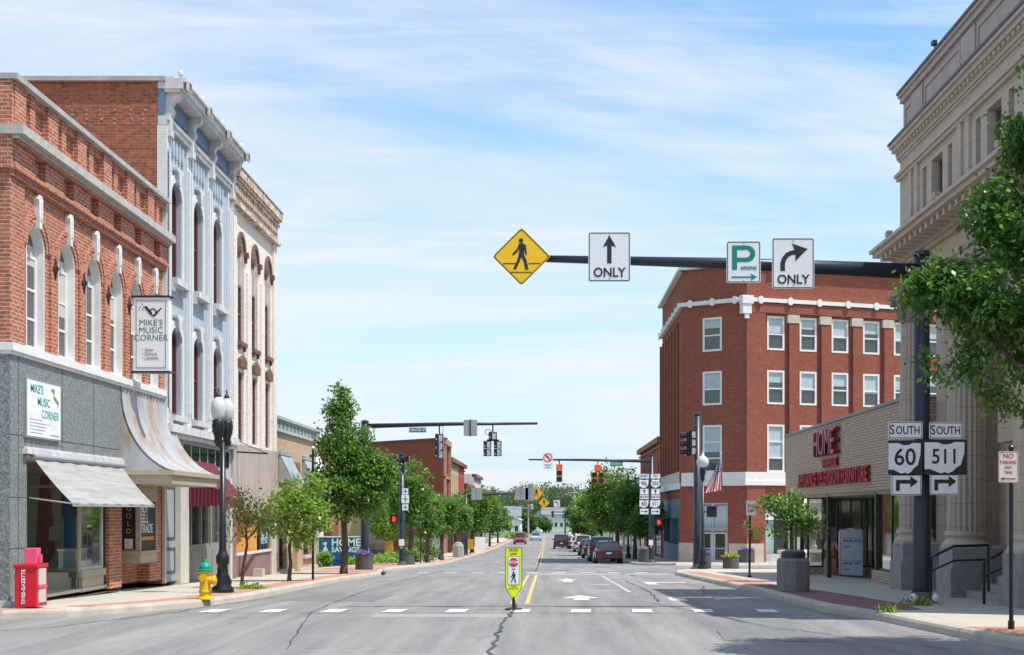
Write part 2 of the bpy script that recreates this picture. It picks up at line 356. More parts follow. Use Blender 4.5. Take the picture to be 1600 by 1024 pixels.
WHITE_PAINT = M('road_paint_white', (.5, .5, .48), .7, var=.35, scale=11); WORN_PAINT = M('road_paint_worn', (.34, .34, .34), .8, var=.3, scale=7)
YEL_PAINT = M('road_paint_yellow', (.5, .33, .11), .7, var=.35, scale=9)
for m__ in (WHITE_PAINT, WORN_PAINT, YEL_PAINT):
    c_ = [x for x in m__.node_tree.nodes if x.type == 'VALTORGB'][0].color_ramp; c_.elements[0].position = .36; c_.elements[1].position = .47; c_.elements[0].color = (.24, .238, .23, 1)
TAR = M('tar_seal', (.045, .045, .05), .5, var=.2)
BLACK = M('black_paint', (.012, .013, .016), .35, var=.2)
POLE = M('dark_pole_paint', (.022, .028, .042), .38, var=.15, spec=.5)
STEEL = M('grey_steel', (.42, .43, .45), .45, met=.6)
WHITE = M('white_trim', (.75, .74, .71), .6, var=.07, scale=4)
SIGNWHITE = M('sign_white', (.84, .85, .87), .45, var=.03, scale=6)
SIGNBLACK = M('sign_black', (.02, .02, .022), .45)
SIGNYEL = M('sign_yellow', (.95, .56, .015), .45, var=.03)
SIGNGREEN = M('sign_green', (.0, .22, .16), .45)
SIGNRED = M('sign_red', (.6, .03, .04), .45)
LIME = M('sign_lime', (.72, .88, .02), .45, var=.02)
GLASS = glassmat('window_glass', (.05, .065, .075))
GLASSD = glassmat('dark_glass', (.02, .024, .028), wav=.02)
SHOPGLASS = glassmat('shop_glass', (.05, .06, .06), alpha=.1, wav=.01)
BARK = M('bark', (.10, .075, .055), .95, var=.35, scale=6, bump=.8, bscale=25, sz=.3)
LEAF = leafmat('street_leaf', (.045, .12, .02), (.09, .2, .03), (.2, .33, .06), trans=.42)
LEAF_D = leafmat('dark_leaf', (.03, .085, .018), (.06, .145, .026), (.13, .23, .045), trans=.4)
LEAF_L = leafmat('light_leaf', (.1, .2, .03), (.17, .3, .045), (.3, .42, .1), trans=.45)
BR_RED = brick('red_brick_old', (.49, .17, .1), (.32, .1, .06), (.56, .41, .32), dirt=.38, dirtcol=(.2, .085, .055))
BR_SIDE = brick('red_brick_side', (.38, .13, .075), (.22, .08, .05), (.3, .19, .14), dirt=.7, dirtcol=(.10, .05, .035), dscale=.35)
BR_DEEP = brick('red_brick_deep', (.32, .1, .066), (.22, .068, .048), (.31, .15, .11), dirt=.45, dirtcol=(.22, .06, .05), msize=.006, wander=.1)
BR_BLUE = brick('blue_painted_brick', (.43, .5, .565), (.41, .48, .545), (.34, .41, .47), dirt=.25, dirtcol=(.36, .42, .5), bumps=.3, wander=.06)
BR_PWHITE = brick('white_painted_brick', (.66, .67, .67), (.62, .635, .64), (.66, .68, .7), dirt=.2, dirtcol=(.5, .52, .54), bumps=.3, wander=.06)
BR_WORN = brick('worn_white_brick', (.82, .77, .7), (.76, .7, .63), (.64, .57, .5), dirt=.35, dirtcol=(.58, .46, .38), bumps=.6, wander=.1, patch=((.42, .27, .21), 3.0, .6))
BR_TAN = brick('tan_brick', (.5, .37, .25), (.42, .29, .18), (.5, .42, .32), dirt=.2, patch=((.28, .17, .1), 4, .64))
STONE = brick('limestone', (.54, .46, .375), (.5, .425, .345), (.33, .29, .25), 1.15, .48, dirt=.4, dirtcol=(.3, .26, .22), msize=.008, bumps=.2, wander=.05, dscale=1.2)
STONE_G = M('grey_granite', (.27, .275, .27), .7, var=.22, scale=5)
GRANITE = None
# ---------------------------------------------------------------- ground, road, pavements
def drape(name, rows, mat, dz, kind='structure', parent=None):
    """rows of (Y, xa, xb): a sheet that follows the terrain"""
    mb = MB(); Ys = []
    out = []
    for (a, b) in zip(rows[:-1], rows[1:]):
        n = max(1, int(abs(b[0]-a[0])/4))
        for i in range(n): t = i/n; out.append(tuple(a[k]+(b[k]-a[k])*t for k in range(3)))
    out.append(rows[-1])
    P = []; F_ = []
    for Y, xa, xb in out:
        for i in range(3): x = xa+(xb-xa)*i/2; P.append((x, Y, g(Y)+dz))
    for i in range(len(out)-1):
        for k in range(2): F_.append((3*i+k, 3*i+k+1, 3*i+k+4, 3*i+k+3))
    mb.add(P, F_); o = mb.build(name, mat, parent, recalc=False)
    if not parent: tag(o, kind=kind)
    return o
gy = sorted(set(GY+[-1500, -400]+list(range(-60, 460, 10))+[480, 500, 550, 700, 900, 3000]))
mb = MB(); xs = [-1500, -300, -60, 0, 60, 300, 1500]
P = [(x, Y, g(Y)-.02) for Y in gy for x in xs]; nx = len(xs)
mb.add(P, [(j*nx+i, j*nx+i+1, (j+1)*nx+i+1, (j+1)*nx+i) for j in range(len(gy)-1) for i in range(nx-1)])
tag(mb.build('ground', GRASS, recalc=False), kind='structure')
KL = [(22.1, -9.05), (22.7, -8.1), (23.5, -7.6), (24.5, -7.06), (26.1, -6.55), (28.8, -6.3), (33.8, -6.3), (41.8, -6.4), (47, -6.25), (50.4, -6.2), (53, -6.5), (56, -6.85), (60, -6.85), (65, -6.6), (71, -6.35), (100, -6.3), (190, -6.2), (330, -5.8)]
KR1 = [(8, 9.5), (13, 6.9), (16.9, 6.0), (17.9, 5.83), (21.7, 5.4), (23.1, 5.15), (24.2, 4.95), (27, 4.93), (32.2, 4.95), (37.5, 4.9), (44, 4.85), (50.9, 4.85), (54, 5.2), (56.3, 6.4), (57, 8.5)]
KR2 = [(77, 7.2), (77.8, 5.9), (79.5, 5.3), (90, 5.2), (190, 5.1), (330, 5.0)]
drape('road', [(-60, -6, 5.5), (-30, -6, 5.5), (-29, -70, 70), (22.0, -70, 70), (22.2, -14, 14), (57, -14, 14), (57.1, -9, 60), (80, -9, 60), (80.1, -9, 8), (335, -7.5, 7.5)], ASPH, .004)
def stepk(K, s, d): return [(Y, x+s*d) for Y, x in K]
def band(name, K, d0, d1, s, mat, dz):
    return drape(name, [(Y, x+s*d0, x+s*d1) for Y, x in K], mat, dz)
# pavements: slab from the kerb's back edge to beyond the building line
drape('sidewalk', [(22.26, -60, -9.3)]+[(Y, -9.9 if Y < 56 else -9.9, x-.14) for Y, x in KL[1:]], PAVE, .13)
drape('sidewalk', [(22.26, -60, -9.8), (23.4, -60, -9.8)], PAVE, .131)
drape('sidewalk', [(Y, x+.14, 9.5 if Y > 22 else 14) for Y, x in KR1[:-1]]+[(57, 8.64, 60)][:0], PAVE, .13)
drape('sidewalk', [(48.6, 9.5, 40), (56.6, 9.5, 40)], PAVE, .13)
drape('sidewalk', [(77.2, 7.3, 15), (78, 6.1, 60), (79.5, 5.44, 60), (84.8, 5.35, 60)], PAVE, .13)
drape('sidewalk', [(84.8, 5.35, 9.0), (330, 5.14, 9.0)], PAVE, .13)
drape('brick_paving', [(22.30, -40, -9.35), (22.75, -40, -8.35), (23.0, -40, -8.1)], PBRICK, .136)
band('brick_paving', [k for k in KL if k[0] >= 23.5], -.16, -.85, 1, PBRICK, .137)
band('brick_paving', [k for k in KL if 50 <= k[0] <= 73], -.86, -2.6, 1, PBRICK, .139)
drape('brick_paving', [(22.6, 5.45, 6.3), (24.2, 5.12, 6.4), (27, 5.1, 6.3), (34, 5.1, 5.9)], M('shaded_paver', (.2, .085, .08), .85, var=.2), .137); drape('brick_paving', [(34, 5.11, 5.8), (50.9, 5.02, 5.7)], PBRICK, .137); drape('brick_paving', [(12, 7.7, 10), (16.9, 6.16, 9), (18.9, 5.9, 8)], PBRICK, .137)  # first stretch by the bank is coloured darker for the shade it lies in
drape('brick_paving', [(78.4, 6.5, 30), (80.8, 5.6, 30)], PBRICK, .137)
def kerb(name, K, s):
    mb = MB(); P = []; Fc = []; out = []
    for a, b in zip(K[:-1], K[1:]):
        n = max(1, int((b[0]-a[0])/3))
        out += [(a[0]+(b[0]-a[0])*i/n, a[1]+(b[1]-a[1])*i/n) for i in range(n)]
    out.append(K[-1])
    prof = [(-.02, -.02), (0, .09), (.03, .128), (.17, .143), (.17, -.05)]
    for Y, x in out:
        for d, z in prof: P.append((x+s*d, Y+(.0), g(Y)+z))
    k = len(prof)
    for i in range(len(out)-1):
        for j in range(k-1): Fc.append((i*k+j, i*k+j+1, (i+1)*k+j+1, (i+1)*k+j))
    mb.add(P, Fc); o = mb.build(name, KERB, recalc=False); tag(o, kind='structure'); return o
kerb('kerb', [(22.12, -9.1)]+KL[1:], -1); kerb('kerb', KR1, 1); kerb('kerb', KR2, 1)
m_ = MB(); m_.box(-60, -9.0, -.05, .142, 22.08, 22.26); tag(m_.build('kerb', KERB), kind='structure')
m_ = MB()
for i in range(10): m_.quad3((8.5+i*5, 57.0, g(57)+.14), (13.5+i*5, 57.0, g(57)+.14), (13.5+i*5, 57.2, g(57)-.05), (8.5+i*5, 57.2, g(57)-.05)); m_.quad3((7.2+i*5, 77.0, g(77)+.0), (12.2+i*5, 77.0, g(77)+.0), (12.2+i*5, 77.2, g(77)+.15), (7.2+i*5, 77.2, g(77)+.15))
tag(m_.build('kerb', KERB), kind='structure')
# lane paint and tar
def patch(name, quads, mat, dz):
    mb = MB()
    for q in quads: mb.add([(x, Y, g(Y)+dz) for x, Y in q], [list(range(len(q)))])
    o = mb.build(name, mat, recalc=False); return tag(o, kind='structure')
dash = []
for x in (-6.0, -4.95, -3.85, -2.76, -1.64, -.50, .60, 1.7, 2.8, 3.95):
    dash.append([(x-.19, 23.8), (x+.17, 23.8), (x+.21, 24.7), (x-.15, 24.7)])
patch('crosswalk_paint', dash, WHITE_PAINT, .009)
patch('crosswalk_paint', [[(-30, 21.3), (-9.2, 21.3), (-9.2, 21.5), (-30, 21.5)], [(-30, 20.3), (-9.6, 20.3), (-9.6, 20.5), (-30, 20.5)]], WHITE_PAINT, .009)
def strip_rows(name, Y0, Y1, x, w, mat, dz=.009):
    rows = []; n = max(1, int((Y1-Y0)/5)); return drape(name, [(Y0, x-w/2, x+w/2), (Y1, x-w/2, x+w/2)], mat, dz)
for dx in (-.15, .15):
    strip_rows('centre_line', 26.6, 50.8, -.55+dx, .085, YEL_PAINT); strip_rows('centre_line', 84, 300, -.55+dx*.8, .07, YEL_PAINT)
strip_rows('stop_line', 51.3, 51.9, 2.2, 5.0, WHITE_PAINT)
patch('crosswalk_paint', [[(x-.25, 53.5), (x+.25, 53.5), (x+.25, 55), (x-.25, 55)] for x in (-5, -3.9, -2.8, -1.7, -.6, .5, 1.6, 2.7, 3.8)], WORN_PAINT, .009)
strip_rows('lane_line', 32.5, 50, 2.0, .1, WORN_PAINT)
def arrow(x, Y, s=1): return [[(x-.08, Y), (x+.08, Y), (x+.08, Y+1.5*s), (x-.08, Y+1.5*s)], [(x-.6, Y+1.5*s), (x+.6, Y+1.5*s), (x, Y+3.2*s)]]
patch('lane_arrow', [[(.56, 28.3), (.9, 28.3), (.9, 29.4), (.56, 29.4)], [(.32, 29.3), (1.16, 29.3), (.74, 30.7)], [(.5, 41), (.78, 41), (.78, 43), (.5, 43)], [(.32, 42.9), (.98, 42.9), (.64, 45.2)]], WHITE_PAINT, .009)
patch('lane_arrow', [[(2.6, 28.0), (2.95, 28.0), (2.95, 29.4), (2.6, 29.4)], [(2.6, 29.2), (4.1, 29.2), (4.1, 29.8), (2.7, 29.8)], [(3.6, 28.6), (4.8, 29.4), (3.6, 30.2)], [(2.9, 38.5), (3.2, 38.5), (3.2, 40.5), (2.9, 40.5)], [(2.9, 40.3), (4.2, 40.3), (4.2, 41.0), (2.9, 41.0)]], WHITE_PAINT, .0095)
rnd = random.Random(5)
def crack(pts, w, dz=.012, seed=0):
    r = random.Random(seed); mb = MB(); P = []; Fc = []
    X = []
    for (a, b) in zip(pts[:-1], pts[1:]):
        n = max(2, int(math.hypot(b[0]-a[0], b[1]-a[1])/.35))
        for i in range(n): t = i/n; X.append((a[0]+(b[0]-a[0])*t, a[1]+(b[1]-a[1])*t))
    X.append(pts[-1]); j = (0, 0)
    for i, (x, y) in enumerate(X):
        a = X[max(0, i-1)]; b = X[min(len(X)-1, i+1)]; d = Vector((b[0]-a[0], b[1]-a[1])).normalized(); nn = Vector((-d.y, d.x))
        o = r.uniform(-.05, .05)*(w/.06); ww = w*r.uniform(.35, 1.2)
        for s in (-1, 1): q = Vector((x, y))+nn*(o+s*ww/2); P.append((q.x, q.y, g(q.y)+dz))
    Fc = [(2*i, 2*i+1, 2*i+3, 2*i+2) for i in range(len(X)-1)]
    mb.add(P, Fc); tag(mb.build('tar_crack', TAR, recalc=False), kind='structure')
PATCH = M('asphalt_patch', (.17, .17, .172), .85, var=.18, scale=5); PATCH2 = M('asphalt_pale', (.30, .29, .275), .88, var=.12, scale=5)
patch('road_patch', [[(-5.6, 28), (-3.6, 27.6), (-3.5, 31), (-5.5, 31.4)], [(2.4, 18.2), (3.9, 18.0), (4.1, 19.6), (2.5, 19.8)], [(-2.2, 58), (1.2, 58), (1.3, 61), (-2.2, 61)]], PATCH, .0065)
patch('road_patch', [[(-3.0, 16), (-.75, 16), (-.65, 23.4), (-3.0, 23.4)], [(1.2, 33), (1.8, 33), (1.8, 39), (1.2, 39)]], PATCH2, .006)
crack([(-.62, 26.8), (-.6, 24.6), (-.72, 20), (-.7, 15), (-.65, 8)], .055, seed=1)
crack([(-60, 23.5), (-6.6, 23.62), (0, 23.6), (4.5, 23.45), (8, 23.3)][1:], .035, seed=2)
crack([(5.1, 17), (3.4, 20.3), (2.6, 24.5), (1.9, 28)], .03, seed=3)
crack([(-3.3, 17), (-4.2, 24), (-4.5, 33), (-4.6, 60)], .022, seed=4)
crack([(2.3, 27.5), (2.5, 33), (2.45, 42)], .04, seed=5)
crack([(-9.5, 18.6), (-7.5, 20.3), (-6.6, 24), (-6.0, 30)], .04, seed=6)
crack([(3.6, 31), (4.3, 37)], .05, seed=7); crack([(2.9, 52), (3.3, 49)], .1, seed=8); crack([(-.5, 56), (-.5, 84)], .05, seed=9)
crack([(-30, 66), (12, 66)], .08, seed=10); crack([(-.62, 82), (-.5, 110)], .07, seed=11)
# ================================================================ LEFT BLOCK
def granite():
    m, t, b = newmat('speckled_granite'); n = t.nodes; l = t.links; b.inputs['Roughness'].default_value = .42
    tc = n.new('ShaderNodeTexCoord'); v = n.new('ShaderNodeTexVoronoi'); v.inputs['Scale'].default_value = 26; l.new(tc.outputs['Object'], v.inputs[0])
    nz = n.new('ShaderNodeTexNoise'); nz.inputs['Scale'].default_value = 24; nz.inputs['Detail'].default_value = 6; nz.inputs['Roughness'].default_value = .8; l.new(tc.outputs['Object'], nz.inputs[0])
    cr = n.new('ShaderNodeValToRGB'); e = cr.color_ramp.elements; e[0].position = .4; e[0].color = (.05, .075, .08, 1); e[1].position = .62; e[1].color = (.42, .46, .45, 1)
    x = e.new(.52); x.color = (.19, .235, .235, 1); l.new(nz.outputs[0], cr.inputs[0])
    mx = n.new('ShaderNodeMixRGB'); mx.inputs[0].default_value = .35; l.new(cr.outputs[0], mx.inputs[1]); bw = n.new('ShaderNodeRGBToBW'); l.new(v.outputs['Color'], bw.inputs[0]); mr = n.new('ShaderNodeMapRange'); mr.inputs[3].default_value = .08; mr.inputs[4].default_value = .4; l.new(bw.outputs[0], mr.inputs[0]); l.new(mr.outputs[0], mx.inputs[2])
    l.new(mx.outputs[0], b.inputs['Base Color']); return m
GRANITE = granite()
BEIGE = M('beige_paint', (.42, .36, .26), .6, var=.1); GREY_P = M('grey_paint', (.3, .33, .33), .6, var=.1); DARK = M('dark_recess', (.03, .028, .027), .8)
BROWN = M('brown_frame', (.16, .085, .055), .6, var=.25, scale=6); BLUEP = M('blue_paint', (.38, .45, .51), .6, var=.12, scale=5)
LEADW = M('weathered_white', (.58, .58, .57), .7, var=.22, scale=5, sz=.35)
CURT = M('curtain', (.5, .5, .46), .8, var=.1); INT = M('shop_interior', (.75, .7, .6), .8, var=.08); REDB = M('oxblood_paint', (.17, .03, .025), .5)
FLOORT = M('shop_floor', (.2, .17, .14), .6)
# ---- Mike's brick corner building
B = thing('brick_storefront_building', 'two-storey red brick corner building with arched white windows over a speckled granite shopfront', 'building', (-9.4, 28, .1))
Y0, Y1 = 23.4, 32.8
wy = [24.7, 26.3, 27.85, 29.3, 30.7, 32.05]
mb = MB(FL)
wall(mb, Y0, Y1, 4.5, 7.62, [(y-.45, y+.45, 4.73, 7.02, .45) for y in wy], .26)
mb.quad((Y0, 7.62, 0), (Y1, 7.62, 0), (Y1, 9.3, 0), (Y0, 9.3, 0))
mb.quad((Y0+.003, 4.4, 0), (Y0+.003, 9.3, 0), (Y0+.003, 9.3, -16), (Y0+.003, 4.4, -16))
mb.quad((Y0, 2.8, -.9), (Y0, 4.4, -.9), (Y0, 4.4, -16), (Y0, 2.8, -16)); mb.quad((Y0, 0, -.9), (Y0, .5, -.9), (Y0, .5, -16), (Y0, 0, -16)); mb.quad((Y0, .5, -6), (Y0, 2.8, -6), (Y0, 2.8, -16), (Y0, .5, -16))  # side wall opened, mostly out of frame, so sun reaches the display
mb.quad((Y1, 0, -.02), (Y1, 9.3, -.02), (Y1, 9.3, -16), (Y1, 0, -16)); mb.quad((Y0, 0, -16), (Y1, 0, -16), (Y1, 9.3, -16), (Y0, 9.3, -16)); mb.quad((Y0, 9.0, 0), (Y1, 9.0, 0), (Y1, 9.0, -16), (Y0, 9.0, -16))
# brick piers between windows and at the corner
for a, b_ in [(Y0, Y0+.62)]+[((p+q)/2-.16, (p+q)/2+.16) for p, q in zip(wy[:-1], wy[1:])]+[(Y1-.3, Y1-.02)]: mb.box(a, b_, 4.72, 6.75 if a > Y0+.1 else 7.6, -.05, .06)
# corbel table
mb.box(Y0, Y1, 7.6, 7.72, -.05, .1); mb.box(Y0, Y1, 7.72, 7.80, -.05, .16); mb.box(Y0, Y1, 8.2, 8.30, -.05, .2)
mb.box(Y0-.12, Y0, 7.72, 8.3, -16, .12)
y = Y0
while y < Y1-.2: mb.box(y, min(Y1, y+.95), 7.803, 8.2, -.05, .13); y += 1.46
# parapet piers
y = Y0
while y < Y1-.1:
    mb.box(y, y+.5, 8.47, 9.26, -.05, .14); mb.box(y+.78, y+1.02, 8.47, 9.26, -.05, .10); mb.box(y+.5, min(Y1, y+1.7), 9.1, 9.26, -.05, .08); y += 1.56
mb.box(Y0-.1, Y0, 8.47, 9.26, -3, .12)
mb.build('wall', BR_RED, B)
mb = MB(FL); mb.box(Y0-.16, Y1, 8.3, 8.46, -.1, .34); mb.box(Y0-.1, Y1, 8.24, 8.3, -.1, .24); mb.box(Y0-.16, Y0, 8.3, 8.46, -16, -.1); mb.build('cornice_belt', M('grey_stone_trim', (.45, .43, .40), .8, var=.2, scale=5), B)
mb = MB(FL); mb.box(Y0-.12, Y1, 9.26, 9.36, -.45, .22); mb.box(Y0-.12, Y0+.3, 9.26, 9.36, -16, -.45); mb.build('coping', M('cap_stone', (.4, .4, .39), .8, var=.2), B)
mb = MB(FL); mb.box(Y0-.08, Y1, 4.56, 4.70, -.1, .13); mb.box(Y0-.06, Y1, 4.50, 4.56, -.1, .09); mb.box(Y0-.08, Y0, 4.56, 4.7, -16, -.1); mb.build('sill_band', WHITE, B)
for i, y in enumerate(wy):
    f = window(B, FL, y, 4.73, .86, 2.25, rise=.43, w=-.2, fm=WHITE, gm=GLASS, fw=.06, bars_h=(.26, .5, .77), bars_v=(.5,), th=.05, shade=((.3, .62, .22, .45, .5, .35)[i], CURT))
    k = MB(FL); k.prism([(y-.055, 6.95), (y+.055, 6.95), (y+.085, 7.38), (y+.11, 7.48), (y+.06, 7.56), (y-.06, 7.56), (y-.11, 7.48), (y-.085, 7.38)], .0, .1); k.box(y-.03, y+.03, 7.12, 7.42, .1, .125); k.build('keystone', WHITE, B)
    k = MB(FL)
    for r0, r1, pr in ((.455, .55, .03), (.57, .65, .045)): k.ring(archpts(y, r1, 6.57, r1, 14), archpts(y, r0, 6.57, r0, 14), -.01, pr, closed=False)
    k.build('arch_moulding', BR_RED, B)
    k = MB(FL); k.ring([(y-.45, 4.73), (y+.45, 4.73)]+archpts(y, .45, 6.57, .45, 12), [(y-.41, 4.77), (y+.41, 4.77)]+archpts(y, .41, 6.57, .41, 12), -.25, -.005); k.build('window_casing', WHITE, B)
for p, q in zip(wy[:-1], wy[1:]):
    c = (p+q)/2; k = MB(FL); pts = [(c+(.13 if j % 2 == 0 else .07)*math.cos(R(45*j)), 6.36+(.2 if j % 2 == 0 else .11)*math.sin(R(45*j))) for j in range(8)]; k.prism(pts, .05, .09); k.box(c-.03, c+.03, 6.33, 6.39, .09, .13); k.build('wall_anchor', M('rust_iron', (.06, .022, .015), .8), B)
# granite shopfront
mb = MB(FL)
wall(mb, Y0-.02, 29.5, .1, 4.5, [(24.15, 29.45, .05, 2.79, 0)], .12, w=.05)
mb.box(Y0-.04, 24.15, .1, 4.5, -.9, .045)
gr = mb.build('granite_facing', GRANITE, B)
mb = MB(FL)
for v in (2.0, 3.1, 1.1): mb.box(Y0-.05, 24.15 if v < 2.8 else 29.4, v, v+.012, .046, .053)
for u in (23.75, 25.9, 27.7): mb.box(u, u+.012, 2.85 if u > 24.2 else .1, 4.5, .046, .054)
mb.build('stone_joints', DARK, B)
mb = MB(FL); mb.box(23.95, 29.5, 2.79, 2.88, .05, .14); mb.box(24.05, 29.5, 2.88, 2.92, .05, .1); mb.build('shopfront_lintel', LEADW, B)
mb = MB(FL); mb.box(Y0-.14, Y0+.75, .05, .2, -2, .12); mb.build('plinth', M('kerb_stone_light', (.5, .5, .48), .8), B)
FSW = FC(23.4); k = MB(FSW)  # made-up side window, mostly out of frame, letting sun into the shop
for x in (-15.35, -13.6, -12.0, -10.4): k.box(x, x+.07, .5, 2.8, -.08, 0)
f = k.build('shop_window', LEADW, B); k = MB(FSW); k.box(-15.3, -10.35, .5, 2.8, -.05, -.04); k.build('pane', SHOPGLASS, f)
# shop interior shell and display windows
mb = MB(); mb.quad3((-15.5, 23.6, .1), (-15.5, 32.6, .1), (-15.5, 32.6, 2.9), (-15.5, 23.6, 2.9)); mb.quad3((-9.42, 23.62, 2.78), (-9.42, 29.5, 2.78), (-15.5, 29.5, 2.78), (-15.5, 23.62, 2.78)); mb.quad3((-9.42, 29.5, .1), (-9.42, 29.5, 2.8), (-15.5, 29.5, 2.8), (-15.5, 29.5, .1)); mb.build('interior_wall', INT, B)
mb = MB(); mb.quad3((-9.55, 28.55, .2), (-12.6, 29.4, .2), (-12.6, 29.4, 2.75), (-9.55, 28.55, 2.75)); mb.build('display_backdrop', M('backdrop', (.85, .8, .7), .8, var=.06), B)
mb = MB(); mb.box(-13.2, -9.4, .14, .2, 23.5, 29.5); mb.box(-13, -9.5, .2, .52, 27.25, 29.5); mb.build('interior_floor', M('shop_floor_pale', (.55, .5, .43), .6), B)
FA = Fr((-9.42, 27.1, 0), (-2.3, 1.9, 0), (-1.9, -2.3, 0))   # angled pane beside the entrance
mb = MB(FA); mb.box(0, 2.9, .13, .42, -.05, .03); mb.box(0, 2.9, .42, .54, -.05, .07); mb.build('window_base', M('bronze_grey', (.2, .18, .15), .5), B)
mb = MB(FL); mb.box(27.1, 28.55, .12, .42, -.1, -.02); mb.box(27.1, 28.55, .42, .56, -.1, .03); mb.build('window_base', BEIGE, B)
mb = MB(FA); mb.ring([(0, .54), (2.9, .54), (2.9, 2.78), (0, 2.78)], [(.04, .6), (2.84, .6), (2.84, 2.55), (.04, 2.55)], -.03, .03); mb.box(.04, 2.84, 2.25, 2.3, -.02, .02); f = mb.build('shop_window', BEIGE, B); q = MB(FA); q.box(.03, 2.85, .6, 2.6, -.006, .006); q.build('pane', SHOPGLASS, f)
mb = MB(FL); mb.ring([(27.1, .56), (28.5, .56), (28.5, 2.78), (27.1, 2.78)], [(27.16, .62), (28.44, .62), (28.44, 2.6), (27.16, 2.6)], -.08, -.02); f = mb.build('shop_window', LEADW, B); q = MB(FL); q.box(27.15, 28.45, .6, 2.62, -.056, -.045); q.build('pane', SHOPGLASS, f)
mb = MB(FL); mb.box(28.55, 28.7, .12, 2.78, -.5, -.03); mb.build('side_jamb', DARK, B)
mb = MB(FL); mb.box(28.7, 29.5, .1, 2.78, -.9, .06); mb.build('brick_pier', BR_RED, B)
# metal mansard, fascia
def mans(t, s):   # s: 0 top .. 1 bottom
    x = -9.36+1.16*(s**2.1)+.0; z = 4.5-1.88*(1-(1-s)**1.35); return x, z
mb = MB(); NR = 15
def f_(a, b_):
    x, z = mans(0, b_); y = 29.45+a*3.85; r = .035*(1 if abs(math.sin(a*math.pi*NR)) < .3 else 0); return (x+r, y, z+r)
mb.grid(f_, NR*10, 14)
end = [(-9.38, 29.45, 2.62)]+[(mans(0, s/14)[0], 29.45, mans(0, s/14)[1]) for s in range(15)][::1]
mb.quad3(*end)
MANS = M('weathered_tin', (.38, .38, .38), .55, var=.4, scale=1.8, met=.1, bump=.3, sz=.3)
tt = MANS.node_tree; crn = [x for x in tt.nodes if x.type == 'VALTORGB'][0]; e = crn.color_ramp.elements.new(.44); e.color = (.42, .36, .3, 1); crn.color_ramp.elements[0].color = (.34, .2, .12, 1); e = crn.color_ramp.elements.new(.5); e.color = (.42, .44, .46, 1)
cn = thing('metal_canopy', 'rusty curved tin canopy roof with beige fascia over the brick bay window', 'canopy', (-8.8, 31.3, 2.35))
mb.build('tin_roof', MANS, cn, recalc=False)
mb = MB(FL); mb.box(29.4, 33.35, 2.36, 2.62, -.1, 1.2); mb.box(29.36, 33.4, 2.56, 2.66, -.1, 1.26); mb.build('fascia', BEIGE, cn)
# recess with bay window
mb = MB(FL); mb.quad((29.5, .1, -.3), (31.9, .1, -.3), (31.9, 2.4, -.3), (29.5, 2.4, -.3)); mb.box(31.85, 32.8, .1, 2.38, -.5, -.02); mb.box(29.5, 29.6, .1, 2.38, -.3, -.0); mb.build('brick_pier', BR_RED, B)
BY = thing('bay_window', 'beige box bay window with gold lettering on a dark sign, in the brick recess', 'window', (-9.4, 31, .6))
mb = MB(FL); mb.box(30.3, 31.65, .58, .80, -.29, .22); mb.box(30.25, 31.7, .80, .86, -.29, .26); mb.box(30.3, 31.65, 1.98, 2.36, -.29, .22); mb.box(30.3, 30.4, .86, 1.98, -.29, .22); mb.box(31.57, 31.65, .86, 1.98, -.29, .22)
mb.box(30.45, 31.5, 2.03, 2.3, .22, .235); mb.build('frame', BEIGE, BY)
mb = MB(FL); mb.box(30.4, 31.57, .86, 1.98, -.25, .19); mb.build('sign_panel', SIGNBLACK, BY)
FB = Fr((0, 30.3, 0), (1, 0, 0), (0, -1, 0))
mb = MB(FB); mb.box(-9.58, -9.28, .9, 1.98, 0, .012); mb.build('sign_panel', SIGNBLACK, BY)
GOLDM = M('gold_letter', (.5, .38, .12), .5); LW = M('letter_white', (.8, .8, .78), .5)
for i, c in enumerate('GOLD'): lettering(c, .16, GOLDM, BY, FB, -9.43, 1.82-i*.17, .014, ext=.002)
mb = MB(FB); mb.box(-9.52, -9.34, .92, 1.14, .012, .018); mb.build('notice', LW, BY)
mb = MB(FB)
for i in range(5): mb.box(-9.5, -9.36-.02*(i % 3), .95+i*.04, .96+i*.04, .018, .02)
mb.build('notice_print', SIGNBLACK, BY)
for i, c in enumerate(('BUY', 'SELL', 'TRADE')): lettering(c, .30, LW, BY, FL, 30.45, 1.82-i*.23, .192, ext=.003, align='LEFT', off=.001, sx=1.0)
mb = MB(FL); mb.box(30.5, 31.45, 1.1, 1.18, .19, .194); mb.build('orange_strip', M('orange_print', (.6, .25, .04), .6), BY)
# wall sign on granite
SG = thing('wall_sign', 'white rectangular shop sign with teal lettering on the granite shopfront', 'sign', (-9.3, 24.85, 3.62))
mb = MB(FL); mb.box(24.0, 25.7, 3.09, 4.16, .05, .10); mb.build('panel', STEEL, SG)
mb = MB(FL); mb.box(24.03, 25.67, 3.12, 4.13, .1, .105); mb.build('face', M('sign_face', (.8, .82, .84), .5), SG)
TEAL = M('teal_letter', (.0, .28, .25), .5)
lettering("MIKE'S", .22, TEAL, SG, FL, 24.48, 3.98, .107, off=.001, ext=.002); lettering('MUSIC', .22, TEAL, SG, FL, 24.82, 3.76, .107, off=.001, ext=.002); lettering('CORNER', .22, TEAL, SG, FL, 25.14, 3.54, .107, off=.001, ext=.002)
mb = MB(FL)
for i in range(5): mb.box(24.15, 24.75+.12*((i*3) % 4), 3.42-.06*i, 3.432-.06*i, .105, .108)
mb.box(25.1, 25.6, 3.17, 3.19, .105, .108); mb.build('small_print', M('print_grey', (.25, .3, .4), .6), SG)
mb = MB(FL); mb.tube([FL(25.2+.1*t+.05*math.sin(t*3), 4.06-.09*t, .115) for t in [0, .5, 1, 1.5, 2, 2.5, 3, 3.4]], .02, 6); mb.build('horn_emblem', M('tan_print', (.6, .48, .3), .5), SG)
